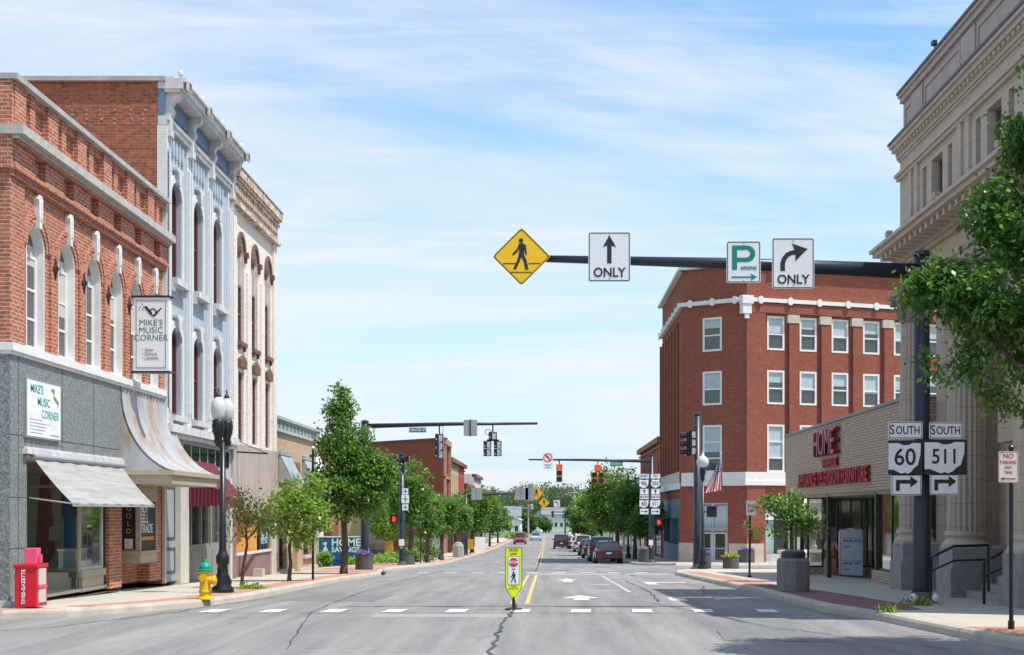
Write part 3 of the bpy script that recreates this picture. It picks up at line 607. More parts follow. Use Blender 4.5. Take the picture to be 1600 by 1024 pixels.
# grey awning
AW = thing('canvas_awning', 'grey canvas awning sloping over the granite shop entrance', 'awning', (-9.2, 26.7, 2.7))
mb = MB(FL)
def aw(a, b_): return FL(24.3+a*5.1-.0, 2.74-.84*b_-.05*math.sin(b_*math.pi), .1+.72*b_+.012*math.sin(a*40+b_*3))
mb.grid(aw, 40, 10); mb.grid(lambda a, b_: FL(24.3+a*5.1, 1.9-.05*b_, .82+.012*math.sin(a*40+3)), 40, 1); mb.build('canvas', M('awning_canvas', (.34, .34, .33), .85, var=.22, scale=2.0, sx=.35, sz=9), AW, recalc=False, smooth=True)
mb = MB(); mb.tube([FL(24.3, 1.9, .8), FL(29.4, 1.9, .8)], .018, 6); mb.tube([FL(24.3, 2.0, .04), FL(24.3, 1.9, .8)], .015, 6); mb.tube([FL(29.4, 2.0, .04), FL(29.4, 1.9, .8)], .015, 6); mb.tube([FL(24.25, 2.75, .12), FL(29.45, 2.75, .12)], .05, 8); mb.build('awning_frame', STEEL, AW)
# goods in the shop window
def stuffy(name, label, cat, pts, mat, loc):
    o = MB(); o.tube(pts[0], pts[1], 10); ob = o.build(name, mat, uv=False); tag(ob, label, cat); return ob
stuffy('beach_umbrella', 'folded red umbrella standing inside the shop entrance window', 'umbrella', ([(-10.75, 28.75, .55), (-10.75, 28.75, .9), (-10.75, 28.75, 2.5)], [.03, .2, .09]), M('red_cloth', (.4, .02, .03), .8), 0)
stuffy('blue_drape', 'tall blue cloth stand behind the right pane of the music shop', 'cloth', ([(-9.95, 28.0, .6), (-9.95, 28.0, 1.3), (-9.95, 28.0, 2.2)], [.13, .11, .14]), M('blue_cloth', (.02, .1, .3), .8), 0)
pr = thing('window_poster', 'dark red picture sign hanging in the angled shop pane', 'poster', (-10.9, 28.6, 2.1)); mb = MB(FA); mb.box(.5, 1.3, 1.65, 2.2, -.4, -.36); mb.build('panel', M('red_poster', (.22, .03, .03), .6), pr); lettering('Music Center', .12, LW, pr, FA, .9, 1.9, -.355, su=-1, off=.003)
bx = thing('storage_box', 'pale plastic box on the shop window ledge under the blue cloth', 'box', (-9.9, 28.0, .55)); mb = MB(FL); mb.box(27.5, 28.2, .57, .95, -.6, -.25); mb.build('box_body', M('pale_plastic', (.5, .52, .6), .5), bx); mb = MB(FL); mb.box(27.47, 28.23, .95, .99, -.62, -.23); mb.build('lid', WHITE, bx)
st = thing('music_stand', 'thin silver music stand with drum behind the angled pane', 'stand', (-10.2, 28.2, .53)); mb = MB(); mb.tube([(-10.2, 28.2, .53), (-10.2, 28.2, 1.2)], .015, 6); mb.tube([(-10.4, 28.3, .53), (-10.2, 28.2, .8)], .012, 6); mb.tube([(-10.0, 28.3, .53), (-10.2, 28.2, .8)], .012, 6); mb.build('legs', STEEL, st); mb = MB(); mb.box(-10.45, -9.95, 1.15, 1.45, 28.2, 28.22); mb.build('desk', STEEL, st)
# projecting sign box
PS = thing('projecting_sign', 'tall white double-faced box sign on a bracket projecting from the brick wall', 'sign', (-8.85, 30.07, 5.7))
mb = MB(); mb.box(-9.25, -8.47, 4.9, 6.55, 30.07, 30.32); mb.build('sign_box', SIGNWHITE, PS)
mb = MB(); mb.box(-9.28, -8.44, 6.55, 6.59, 30.05, 30.34); mb.box(-9.28, -8.44, 4.86, 4.9, 30.05, 30.34); mb.tube([(-9.4, 30.2, 6.57), (-8.4, 30.2, 6.57)], .02, 6); mb.tube([(-9.4, 30.2, 4.88), (-8.5, 30.2, 4.88)], .02, 6); mb.build('bracket', BLACK, PS)
FS = FC(30.07)
mb = MB(FS); mb.ring([(-9.2, 4.97), (-8.53, 4.97), (-8.53, 6.48), (-9.2, 6.48)], [(-9.185, 4.985), (-8.545, 4.985), (-8.545, 6.465), (-9.185, 6.465)], 0, .006); mb.build('border', M('print_grey', (.25, .3, .4)), PS)
for i, c in enumerate(("MIKE'S", 'MUSIC', 'CORNER')): lettering(c, .19, M('sign_teal', (.03, .17, .16), .5), PS, FS, -8.865, 5.98-i*.17, .004, off=-.001, ext=.001)
for i, c in enumerate(('• Sales', '• Service', '• Lessons')): lettering(c, .095, M('print_light', (.32, .36, .38), .5), PS, FS, -9.06, 5.38-i*.09, .004, align='LEFT')
mb = MB(FS); mb.ring(disc(.085, -8.82, 6.22, 16), disc(.06, -8.82, 6.22, 16), .001, .007); mb.prism([(-9.02, 6.33), (-8.97, 6.36), (-8.83, 6.2), (-8.86, 6.15)], .001, .008); mb.prism([(-8.83, 6.13), (-8.78, 6.12), (-8.62, 6.31), (-8.64, 6.32)], .001, .009)
for x, z in ((-9.06, 6.4), (-9.1, 6.33), (-9.13, 6.28), (-9.05, 6.28), (-9.03, 6.34)): mb.prism(disc(.013, x, z, 8), .001, .006)
mb.build('horn_emblem', SIGNBLACK, PS)
# newspaper box
NB = thing('newspaper_box', 'red newspaper vending box with white side lettering at the granite corner', 'newspaper box', (-8.87, 23.1, .13))
RED = M('bright_red', (.62, .01, .03), .4, var=.05); PINK = M('pink_metal', (.8, .1, .2), .45, var=.05)
mb = MB(); mb.box(-9.06, -8.68, .13, .84, 22.85, 23.33); mb.build('cabinet', RED, NB, bevel=.015); mb = MB(); mb.box(-9.08, -8.66, .8, .86, 22.83, 23.35); mb.build('top_rim', RED, NB, bevel=.01)
mb = MB(); mb.box(-8.93, -8.72, .86, 1.13, 22.95, 23.15); mb.build('coin_box', PINK, NB, bevel=.01); mb = MB(); mb.box(-8.68, -8.665, .2, .44, 22.92, 23.24); mb.box(-8.68, -8.665, .5, .78, 22.92, 23.24); mb.build('display_window', M('paper_grey', (.55, .55, .5), .5), NB)
mb = MB(); mb.box(-8.68, -8.65, .45, .49, 22.9, 23.26); mb.box(-8.7, -8.66, .88, 1.02, 23.0, 23.06); mb.build('door_handle', PINK, NB)
lettering('TIMES-GAZETTE', .083, LW, NB, FC(22.84), -8.90, .47, .004, rot=R(90), off=.002)
# ---- blue three-storey building
Y0, Y1 = 32.8, 40.0
B = thing('blue_building', 'tall narrow pale blue three-storey building with white pilasters and bracketed cornice', 'building', (-9.4, 36.4, -.2))
wy = [34.0, 36.1, 38.2]
mb = MB(FL); gb = g(36)
holes = [(y-.48, y+.48, 7.6, 10.05, .42) for y in wy]+[(y-.48, y+.48, 4.2, 6.4, .32) for y in wy]
wall(mb, Y0, Y1, 3.9, 11.2, holes, .3); mb.build('wall', BR_BLUE, B)
mb = MB(FL); mb.quad((Y0+.003, 0, .0), (Y0+.003, 12.25, .0), (Y0+.003, 12.25, -18), (Y0+.003, 0, -18)); mb.quad((Y1, -1, -.1), (Y1, 12.2, -.1), (Y1, 12.2, -18), (Y1, -1, -18)); mb.quad((Y0, 0, -18), (Y1, 0, -18), (Y1, 12.2, -18), (Y0, 12.2, -18)); mb.quad((Y0, 11.6, 0), (Y1, 11.6, 0), (Y1, 11.6, -18), (Y0, 11.6, -18)); mb.build('side_wall', BR_SIDE, B)
mb = MB(FL); mb.box(Y0-.1, Y0+.35, 12.25, 12.36, -18, .1); mb.build('coping', M('cap_stone'), B)
FGH = Fr((0, 32.8, 0), (1, 0, 0), (0, -1, 0)); mb = MB(FGH); rg_ = random.Random(9)
for i in range(7):
    x = -12.0+i*.36
    for j in range(4): a = x+rg_.uniform(-.06, .05); z = 11.2+j*.11; mb.box(a, a+rg_.uniform(.04, .09), z, z+.06, .0, .003+.0004*j)
mb.build('ghost_lettering', M('ghost_paint', (.36, .24, .18), .9, var=.3, scale=12), B)
mb = MB(FL)   # white pilasters and arched surrounds
for y in (33.02, 35.05, 37.15, 39.5):
    mb.box(y-.19, y+.19, 3.9, 11.2, -.05, .07)
    for d in (-.12, .12): mb.box(y+d-.05, y+d+.05, 4.3, 10.6, .07, .12)
mb.box(32.79, 32.95, 3.9, 11.19, -.12, .12)
mb.build('pilasters', BR_PWHITE, B)
mb = MB(FL)
for y in wy:
    for (sp, ri, lo) in ((9.63, .42, 7.6), (6.08, .32, 4.2)):
        mb.ring(archpts(y, .66, sp, ri+.2, 10)+[(y-.66, lo), ], archpts(y, .49, sp, ri+.01, 10)+[(y-.49, lo)], -.01, .04, closed=False)
        mb.box(y+.49, y+.66, lo, sp, -.01, .04)
mb.build('window_surround', BR_PWHITE, B)
for y in wy:
    for z in (10.27, 6.58): mb = MB(FL); mb.prism([(y-.08, z-.28), (y+.08, z-.28), (y+.13, z), (y+.3, z+.06), (y+.3, z+.13), (y-.3, z+.13), (y-.3, z+.06), (y-.13, z)], .0, .13); mb.build('window_hood', LEADW, B)
for y in wy:
    mb = MB(FL); mb.box(y-.62, y+.62, 7.42, 7.58, -.02, .22); mb.box(y-.62, y-.45, 7.25, 7.42, 0, .14); mb.box(y+.45, y+.62, 7.25, 7.42, 0, .14); mb.build('window_sill', LEADW, B)
    mb = MB(FL); mb.box(y-.7, y+.7, 4.02, 4.16, 0, .2); mb.build('window_sill', LEADW, B)
for y in wy:
    for z, h, ri in ((7.6, 2.45, .42), (4.2, 2.2, .32)): window(B, FL, y, z, .96, h, rise=ri, w=-.17, fm=REDB, gm=GLASSD, fw=.08, bars_h=(.5,), th=.06)
for y in wy:
    mb = MB(FL)
    for j in range(5): mb.prism([(y-.62+j*.29-.09, 11.1), (y-.62+j*.29+.09, 11.1), (y-.62+j*.29+.09, 10.78)]+[(y-.62+j*.29+.09*math.cos(R(a)), 10.74+.12*math.sin(R(a))) for a in (0, -45, -90, -135, -180)], 0, .05)
    mb.build('tab_frieze', BLUEP, B)
mb = MB(FL); mb.box(Y0-.005, Y1, 11.2, 11.32, -.1, .13); mb.box(Y0-.006, Y1, 11.32, 11.42, -.1, .18)
for y in (33.0, 35.05, 37.15, 39.55): mb.box(y-.14, y+.14, 10.95, 11.42, -.05, .2)
mb.build('band', LEADW, B)
mb = MB(FL); mb.box(Y0-.004, Y1, 11.42, 12.15, -.1, .06)
for a in (33.3, 35.35, 37.45): mb.box(a, a+1.5, 11.55, 11.95, .06, .10)
mb.build('frieze', M('frieze_blue', (.12, .19, .28), .6), B)
mb = MB(FL); mb.box(Y0, Y1-.4, 12.0, 12.08, -.1, .44); mb.box(Y0-.02, Y1-.35, 12.08, 12.24, -.1, .52); mb.box(Y0-.02, Y1-.35, 12.24, 12.33, -.1, .6); mb.box(Y0, Y1-.4, 12.33, 12.38, -.1, .3)
for y in (33.0, 35.05, 37.2, 39.5): mb.box(y-.16, y+.16, 12.06, 12.3, .58, .64)
mb.build('cornice', LEADW, B)
for y in (33.0, 35.05, 37.2, 39.5): mb = MB(FL); mb.box(y-.11, y+.11, 12.09, 12.27, .64, .645); mb.build('cornice_panel', BROWN, B)
for y in (33.0, 35.05, 37.2, 39.5):
    k = MB(FL); k.prism([(0, 0)], 0, 0) if 0 else None
    FK = Fr(FL(y-.11, 0, 0), (1, 0, 0), (0, 1, 0))
    k.prism([(.06, 11.42), (.2, 11.42), (.26, 11.56), (.2, 11.7), (.26, 11.8), (.38, 11.85), (.42, 12.0), (.06, 12.0)], 0, .22, fr=FK); k.build('bracket', LEADW, B)
    k = MB(FL); c = FL(y, 12.36, .4); k.lathe(c, [(.05, 0), (.03, .05), (.07, .12), (.06, .18), (.02, .24), (.015, .32)], 8); k.build('finial', LEADW, B)
# ground floor of the blue building
mb = MB(FL); mb.box(Y0, Y1, 3.72, 3.92, -.3, .24); mb.box(Y0, Y1, 3.6, 3.72, -.3, .16); mb.build('storefront_cornice', LEADW, B)
mb = MB(FL); mb.box(Y0, Y1, 2.7, 3.6, -.3, -.02)
mb.build('transom_board', BLUEP, B)
for i in range(8): q = MB(FL); q.box(33.1+i*.85, 33.75+i*.85, 3.05, 3.5, -.02, .005); q.build('transom_pane', GLASSD, B)
for a in ((32.82, 32.98, .0, 2.7, -.5, .06), (34.4, 35.2, -.1, 2.75, -.4, .02), (39.7, 39.98, -.4, 2.75, -.4, .04)): mb = MB(FL); mb.box(*a); mb.build('column', M('cream_paint', (.55, .53, .46), .6), B)
d = MB(FL); d.box(32.98, 34.4, 0, 2.7, -.12, -.08); d = d.build('door', GREY_P, B); q = MB(FL)
for z0, z1 in ((.2, .85), (1.05, 2.4)): q.ring([(33.3, z0), (34.2, z0), (34.2, z1), (33.3, z1)], [(33.36, z0+.06), (34.14, z0+.06), (34.14, z1-.06), (33.36, z1-.06)], -.08, -.062)
q.build('door_moulding', M('dark_slate', (.07, .09, .1), .6), d)
mb = MB(FL); mb.box(35.2, 39.7, -.3, .85, -.34, -.25); mb.box(35.2, 39.7, 2.2, 2.75, -.34, -.25)
for y in (35.25, 36.35, 37.4, 38.5, 39.6): mb.box(y-.06, y+.06, .85, 2.2, -.34, -.22)
for y in (35.8, 36.9, 38.0, 39.1): mb.box(y-.42, y+.42, -.1, .7, -.25, -.235)
mb.build('shopfront_frame', M('putty_grey', (.25, .235, .22), .6), B); q = MB(FL); q.box(35.3, 39.6, .85, 2.2, -.32, -.3); q.build('shop_glass', GLASSD, B)
AW = thing('maroon_awning', 'maroon fabric awning with scalloped valance under the blue facade', 'awning', (-9.2, 36.4, 2.6))
MAR = M('maroon_cloth', (.13, .012, .03), .85, var=.12)
mb = MB(FL); mb.grid(lambda a, b_: FL(35.2+a*2.5, 3.1-.95*b_, .03+.86*b_), 20, 4); mb.grid(lambda a, b_: FL(35.2+a*2.5, 2.15-b_*(.26+.05*abs(math.sin(a*math.pi*8))), .89), 64, 2)
mb.quad((35.2, 3.1, .03), (35.2, 2.15, .89), (35.2, 2.15, .03)); mb.quad((37.7, 3.1, .03), (37.7, 2.15, .89), (37.7, 2.15, .03)); mb.build('canvas', MAR, AW, recalc=False)
mb = MB(FL); mb.grid(lambda a, b_: FL(35.19-.02*abs(math.sin(a*math.pi*9)), 2.35-b_*(.42+.05*abs(math.sin(a*math.pi*9))), .0+.9*a), 60, 2); mb.build('valance', MAR, AW, recalc=False)
# ---- worn white brick three-storey
Y0, Y1 = 40.0, 46.4
B = thing('worn_brick_building', 'three-storey flaking white painted brick building with round-arched top windows', 'building', (-9.4, 43.2, -.3))
wy = [41.25, 43.2, 45.2]
mb = MB(FL); wall(mb, Y0, Y1, 3.8, 10.9, [(y-.42, y+.42, 6.95, 10.2, .42) for y in wy]+[(y-.36, y+.36, 3.9, 6.05, 0) for y in wy], .28)
mb.quad((Y1, -1, 0), (Y1, 12, 0), (Y1, 12, -16), (Y1, -1, -16)); mb.quad((Y0, 11, 0), (Y1, 11, 0), (Y1, 11, -16), (Y0, 11, -16))
mb.box(Y0, Y0+.45, 3.8, 10.9, -.02, .07); mb.box(Y1-.55, Y1, 3.8, 10.9, -.02, .07)
for y in (42.2, 44.2): mb.box(y-.28, y+.28, 3.8, 9.2, -.02, .06)
mb.build('wall', BR_WORN, B)
mb = MB(FL); mb.quad((Y0, 10.9, .02), (Y1, 10.9, .02), (Y1, 12.0, .02), (Y0, 12.0, .02)); mb.quad((Y1, 10.9, .1), (Y1, 12, .1), (Y1, 12, -1), (Y1, 10.9, -1))
mb.box(Y0, Y1+.03, 10.9, 11.02, 0, .2); mb.box(Y0, Y1+.03, 11.55, 11.65, 0, .17); mb.box(Y0, Y1+.04, 11.75, 12.02, -.3, .27); mb.box(Y0, Y1+.02, 11.02, 11.1, 0, .12)
y = Y0+.05
while y < Y1-.1: mb.box(y, y+.12, 11.65, 11.75, 0, .24); mb.box(y, y+.12, 11.3, 11.55, 0, .13); mb.box(y+.02, y+.1, 11.12, 11.3, 0, .08); y += .25
mb.build('corbelled_parapet', brick('parapet_brick', (.5, .36, .28), (.3, .13, .08), (.4, .28, .2), dirt=.5, dirtcol=(.25, .12, .08), patch=((.66, .58, .5), 3.6, .47)), B)
mb = MB(FL); mb.box(Y0, Y1+.04, 12.02, 12.06, -.35, .3); mb.build('coping', M('cap_stone'), B)
for y in wy:
    o = window(B, FL, y, 6.95, .84, 1.78, rise=0, w=-.15, fm=BROWN, gm=GLASSD, fw=.07, bars_h=(.5,), th=.06)
    k = MB(FL); k.prism([(y-.42, 8.73), (y+.42, 8.73)]+archpts(y, .42, 9.78, .42, 10), -.18, -.12); k.build('arch_infill', M('lilac_board', (.36, .28, .26), .8, var=.15), B)
    k = MB(FL); k.ring(archpts(y, .56, 9.78, .56, 12), archpts(y, .41, 9.78, .41, 12), -.01, .05, closed=False)
    for s in (-1, 1): k.box(y+s*.49-.08, y+s*.49+.08, 9.62, 9.78, 0, .13); k.box(y+s*.49-.05, y+s*.49+.05, 9.46, 9.62, 0, .08)
    k.build('arch_hood', BROWN, B)
    k = MB(FL); k.box(y-.46, y+.46, 6.82, 6.95, -.05, .11); k.box(y-.4, y-.28, 6.7, 6.82, 0, .07); k.box(y+.28, y+.4, 6.7, 6.82, 0, .07); k.prism([(y-.42, 6.16), (y+.42, 6.16), (y+.44, 6.4), (y, 6.56), (y-.44, 6.4)], 0, .1); k.build('window_hood', BROWN, B)
    window(B, FL, y, 3.9, .72, 2.15, w=-.13, fm=BROWN, gm=GLASSD, fw=.07, bars_h=(.45,), bars_v=(.5,), th=.06)
SID = M('faded_boards', (.43, .36, .33), .85, var=.16, scale=2, sz=.25)
mb = MB(FL); y = Y0
while y < Y1-.01: mb.box(y+.01, y+.15, 1.75+rnd.uniform(-.02, .02), 3.82, -.05, .06+rnd.uniform(-.006, .006)); y += .16
mb.box(Y0, Y1, 1.75, 3.78, -.06, .045); mb.build('board_siding', SID, B)
MR = M('faded_maroon', (.25, .14, .14), .8, var=.15)
mb = MB(FL); mb.box(40.0, 40.35, -.5, 1.75, -.6, .04); mb.box(40.35, 40.55, -.5, 1.75, -.3, .02)
for a, b_, w in ((40.55, 42.5, -.55), (42.5, 42.52, -.3), (43.3, 45.6, .0)): mb.box(a, b_, -.6, .45, w-.05, w)
mb.quad((42.5, -.6, -.55), (43.3, -.6, 0), (43.3, .45, 0), (42.5, .45, -.55)); mb.build('stall_riser', MR, B)
mb = MB(FL); mb.box(45.6, 46.4, -.6, 1.75, -.5, .05); mb.build('stone_pier', M('cream_stone', (.5, .45, .37), .8), B)
mb = MB(FL); mb.box(40.55, 42.4, .45, 1.75, -.54, -.5); mb.box(43.9, 45.6, .5, 1.75, -.05, -.02); mb.build('shop_glass', GLASSD, B)
mb = MB(FL); mb.quad((42.5, .45, -.5), (43.6, .45, -.02), (43.6, 1.75, -.02), (42.5, 1.75, -.5)); mb.build('orange_board', M('orange_board', (.6, .27, .05), .7, var=.1), B)
mb = MB(FL); mb.box(40.5, 45.6, .42, .5, -.02, .05); mb.build('sill', LEADW, B)
mb = MB(FL); mb.box(44.2, 45.2, .7, 1.4, -.018, -.01); mb.build('poster', M('poster_blue', (.3, .4, .5), .6, var=.5, scale=6), B)
mb = MB(); mb.tube([FL(40.4, 3.55, .05), FL(40.4, 3.5, 1.0)], .025, 6); mb.tube([FL(40.4, 3.9, .05), FL(40.4, 3.52, .95)], .012, 6); mb.build('sign_arm', BLACK, B)
# ---- tan single-storey
Y0, Y1 = 46.4, 54.7
B = thing('tan_building', 'low tan brick building with dentilled green-grey parapet and two slanted metal shutters', 'building', (-9.4, 50.5, -.6))
mb = MB(FL); wall(mb, Y0, Y1, -.9, 4.6, [(47.1, 48.5, -.3, 2.5, 0), (49.6, 50.6, -.7, 2.2, 0), (51.8, 53.6, .05, 2.5, 0)], .25); mb.quad((Y1, -1, 0), (Y1, 4.9, 0), (Y1, 4.9, -15), (Y1, -1, -15)); mb.quad((Y0, 4.5, 0), (Y1, 4.5, 0), (Y1, 4.5, -15), (Y0, 4.5, -15)); mb.build('wall', BR_TAN, B)
TG = M('verdigris_trim', (.38, .44, .44), .6, var=.12)
mb = MB(FL); mb.box(Y0, Y1+.03, 4.6, 4.98, -.2, .05); mb.box(Y0, Y1+.05, 4.98, 5.08, -.25, .14); mb.box(Y0, Y1+.04, 4.55, 4.63, -.1, .1); mb.build('parapet', TG, B)
y = Y0+.3
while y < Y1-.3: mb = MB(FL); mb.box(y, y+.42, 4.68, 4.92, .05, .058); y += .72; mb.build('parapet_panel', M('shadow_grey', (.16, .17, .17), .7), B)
for a, b_ in ((47.0, 49.0), (51.6, 53.3)):
    k = MB(FL); k.grid(lambda s, t: FL(a+(b_-a)*s, 3.75-.95*t, .05+.5*t+.02*abs(math.sin(s*math.pi*9))), 36, 2); k.quad((a, 3.75, .02), (a, 2.8, .55), (a, 2.8, .02)); k.quad((b_, 3.75, .02), (b_, 2.8, .55), (b_, 2.8, .02)); k.box(a-.05, b_+.05, 3.75, 3.9, -.02, .1); k.build('shutter', M('metal_shutter', (.36, .42, .43), .5, met=.2, var=.15), B, recalc=False)
lettering('NSNR', .62, M('brown_letter', (.2, .13, .07), .6), B, FL, 50.4, 3.35, .02, off=.01, ext=.02, sx=.75)
for c, z, w, h in ((47.8, -.3, 1.4, 2.8), (52.7, .05, 1.8, 2.45)): window(B, FL, c, z, w, h, w=-.22, fm=M('dark_frame', (.05, .05, .05), .5), gm=GLASSD, fw=.07, bars_v=(.33, .66), th=.08)
d = MB(FL); d.box(49.6, 50.6, -.7, 2.2, -.24, -.2); d = d.build('door', M('tan_door', (.45, .34, .2), .6), B); q = MB(FL); q.box(49.8, 50.4, .6, 1.8, -.2, -.19); q.build('door_glass', GLASSD, d)
mb = MB(FL); mb.box(51.7, 53.7, -.05, .05, -.02, .12); mb.box(Y0, 49.5, -.6, -.35, -.02, .1); mb.box(50.8, Y1, -.8, -.4, -.02, .08); mb.build('sills', M('cream_stone'), B)
# ---- Home Savings: white portico, brick rear, sign, lawn
B = thing('portico_building', 'white gabled building with columns behind the blue bank sign', 'building', (-17.5, 92, -1.7))
mb = MB(FC(90)); mb.prism([(-24, 1.9), (-14.9, 1.9), (-14.9, 2.4), (-16.6, 6.6), (-20.5, 8.2), (-24, 7.2)], -6, 0); mb.build('gable', WHITE, B)
for x in (-15.2, -16.6, -18.4, -20.2): mb = MB(); mb.lathe((x, 89.6, -1.8), [(.34, 0), (.3, .3), (.28, 3.2), (.36, 3.7)], 14); mb.build('column', WHITE, B)
mb = MB(FC(93)); mb.box(-24, -14.9, -1.9, 1.9, -3, 0); mb.build('wall', BR_DEEP, B)
SB = thing('bank_sign', 'low blue monument sign with white pyramid emblem and white lettering on the lawn', 'sign', (-11.6, 75, -1.3))
SBL = M('sign_blue', (.015, .11, .22), .45); mb = MB(FC(75)); mb.box(-12.75, -10.3, -.95, .32, -.3, 0); mb.build('panel', SBL, SB)
mb = MB(FC(75)); mb.box(-12.78, -10.27, .32, .38, -.32, .02); mb.build('top_edge', WHITE, SB); mb = MB(FC(75)); mb.box(-12.45, -10.5, -1.6, -.95, -.25, -.05); mb.build('base', M('sign_base_blue', (.01, .13, .5), .5), SB)
lettering('HOME', .58, LW, SB, FC(75), -12.05, .02, .004, align='LEFT', off=.015); lettering('SAVINGS', .4, LW, SB, FC(75), -12.05, -.38, .004, align='LEFT', off=.012)
mb = MB(FC(75)); mb.prism(disc(.09, -12.38, -.02), .002, .02); mb.prism([(-12.38, -.1), (-12.62, -.6), (-12.5, -.6), (-12.38, -.38), (-12.26, -.6), (-12.14, -.6)], .002, .02); mb.build('emblem', LW, SB)
# ---- big brick building beyond
A0 = Vector((-9.4, 122, 0)); FW = Fr((-9.4, 122, 0), (-14, 14, 0), (-14, -14, 0))
B = thing('tall_brick_building', 'large plain red brick building with blank side wall beyond the lawn', 'building', (-14, 128, -2.1))
BF = brick('far_red_brick', (.33, .085, .055), (.26, .065, .045), (.3, .14, .1), .4, .15, dirt=.3, dirtcol=(.2, .06, .04), msize=.012)
mb = MB(FW); mb.quad((0, -3, 0), (0, 8.3, 0), (24, 8.5, 0), (24, -3, 0)); mb.quad((0, 8.3, 0), (.0, 8.3, -.0), (24, 8.5, -14), (24, 8.5, 0)); mb.build('side_wall', BF, B)
mb = MB(FL); wall(mb, 122, 129, -3, 8.0, [(123.2, 124.6, 1.5, 4.6, 0), (126.2, 127.6, 1.5, 4.6, 0), (123.2, 124.6, 5.3, 7.4, 0), (126.2, 127.6, 5.3, 7.4, 0)], .25); mb.build('wall', BF, B)
mb = MB(FL); mb.box(121.9, 129, 7.9, 8.4, -.3, .25); mb.box(122.0, 122.6, -3, 7.9, 0, .2); mb.box(128.5, 129, -3, 7.9, 0, .2); mb.box(122, 129, 4.8, 5.0, 0, .15); mb.build('trim', M('buff_trim', (.42, .25, .17), .8), B)
mb = MB(FW); mb.box(-.2, 24, 8.3, 8.5, -.3, .08); mb.build('coping', M('dark_coping', (.1, .07, .06), .7), B)
for y in (123.9, 126.9):
    for z, h in ((1.5, 3.1), (5.3, 2.1)): window(B, FL, y, z, 1.4, h, w=-.2, fm=BROWN, gm=GLASSD, fw=.1, bars_h=(.5,))
mb = MB(FL); mb.box(122.6, 128.5, -2, .9, -.4, -.1); mb.build('shop_glass', GLASSD, B)
k = window(B, FW, 15.5, -.3, 1.6, 1.6, w=.0, fm=WHITE, gm=CURT, fw=.1); 
def rowhouse(name, label, ya, yb, top, wallm, trimm, wins, floors, awn=None, ground=-2.5, X=FL, glass=GLASSD):
    B = thing(name, label, 'building', tuple(X((ya+yb)/2, ground, 0)))
    mb = MB(X); hs = []
    for y in wins:
        for z, h in floors: hs.append((y-.5, y+.5, z, z+h, .3))
    wall(mb, ya, yb, ground-1, top, hs, .25); mb.quad((ya, ground-1, 0), (ya, top, 0), (ya, top, -12), (ya, ground-1, -12)); mb.quad((yb, ground-1, 0), (yb, top, 0), (yb, top, -12), (yb, ground-1, -12)); mb.quad((ya, top-.4, 0), (yb, top-.4, 0), (yb, top-.4, -12), (ya, top-.4, -12)); mb.build('wall', wallm, B)
    mb = MB(X); mb.box(ya, yb, top-.4, top, -.2, .35); mb.box(ya, yb, top-.75, top-.6, 0, .15); mb.build('cornice', trimm, B)
    for y in wins:
        for z, h in floors: window(B, X, y, z, 1.0, h, rise=.3, w=-.2, fm=trimm, gm=glass, fw=.09, bars_h=(.5,))
    mb = MB(X); mb.box(ya+.4, yb-.4, ground+.5, ground+2.7, -.1, .02); mb.build('shop_glass', glass, B)
    mb = MB(X); mb.box(ya+.1, yb-.1, ground+2.8, ground+3.3, -.05, .12)
    for y in np.linspace(ya+.2, yb-.2, 5): mb.box(y-.1, y+.1, ground, ground+2.8, 0, .08)
    mb.build('shopfront_trim', trimm, B)
    if awn: mb = MB(X); mb.quad((ya, awn, .05), (yb, awn, .05), (yb, awn-1.0, 1.6), (ya, awn-1.0, 1.6)); mb.box(ya, yb, awn-1.15, awn-1.0, .05, 1.6); mb.build('pent_roof', M('shingle', (.2, .12, .1), .9), B)
    return B
rowhouse('cream_shop_building', 'cream two-storey shop building with brown pent roof next to the tall brick building', 129, 142, 7.0, M('cream_wall', (.5, .38, .22), .8), BROWN, (131, 134, 137, 140), ((3.6, 2.0), ), awn=2.6)
rowhouse('red_shop_building', 'bright red painted two-storey shop building after the cream one', 142, 152, 7.0, M('red_wall', (.38, .05, .045), .8), M('maroon_trim', (.22, .03, .03), .8), (144.5, 149), ((3.4, 2.1),))
rowhouse('brown_shop_building', 'small brown brick shop building with corner turret on the left', 153, 170, 5.0, BF, BROWN, (157, 162, 167), ((1.6, 2.0),))
rowhouse('pale_shop_building', 'tall pale rendered building with plain flank in the distance', 172, 190, 6.6, M('pale_wall', (.62, .58, .52), .8), BROWN, (176, 181, 186), ((2.6, 2.0),))
rowhouse('brick_row_building', 'low brick row building farthest on the left side', 191, 214, 3.4, BF, WHITE, (196, 202, 208), ((.8, 1.7),), ground=-3)
# ================================================================ RIGHT SIDE
# ---- stone bank
BK = thing('bank_building', 'grey limestone bank with fluted columns, heavy cornices and high parapet', 'building', (8.6, 26.5, 0))
YA, YB = 20.6, 32.3; XF = FRR
cols = [31.0, 27.25, 23.4]
mb = MB(XF)      # back wall of the colonnade with tall openings
wall(mb, YA, YB, -.3, 6.8, [(28.3, 29.95, .9, 6.3, 0), (24.65, 26.0, .75, 3.1, 0), (24.65, 26.0, 3.9, 6.3, 0), (21.0, 22.3, .9, 6.3, 0)], .35, w=-.75)
for c in (29.95+.35, 28.0, 26.3, 24.3, 22.6, 20.8): mb.box(c-.18, c+.18, -.3, 6.8, -.75, -.45)
mb.box(YA, YB, 6.8, 7.15, -1, .0); mb.box(YA, YB, 7.15, 7.3, -1, .05); mb.box(YA, YB, 7.3, 7.62, -1, .0)
mb.quad((YB, -1, -.75), (YB, 6.8, -.75), (YB, 6.8, -14), (YB, -1, -14)); mb.quad((YA, -1, -.75), (YA, 6.8, -.75), (YA, 6.8, -14), (YA, -1, -14))
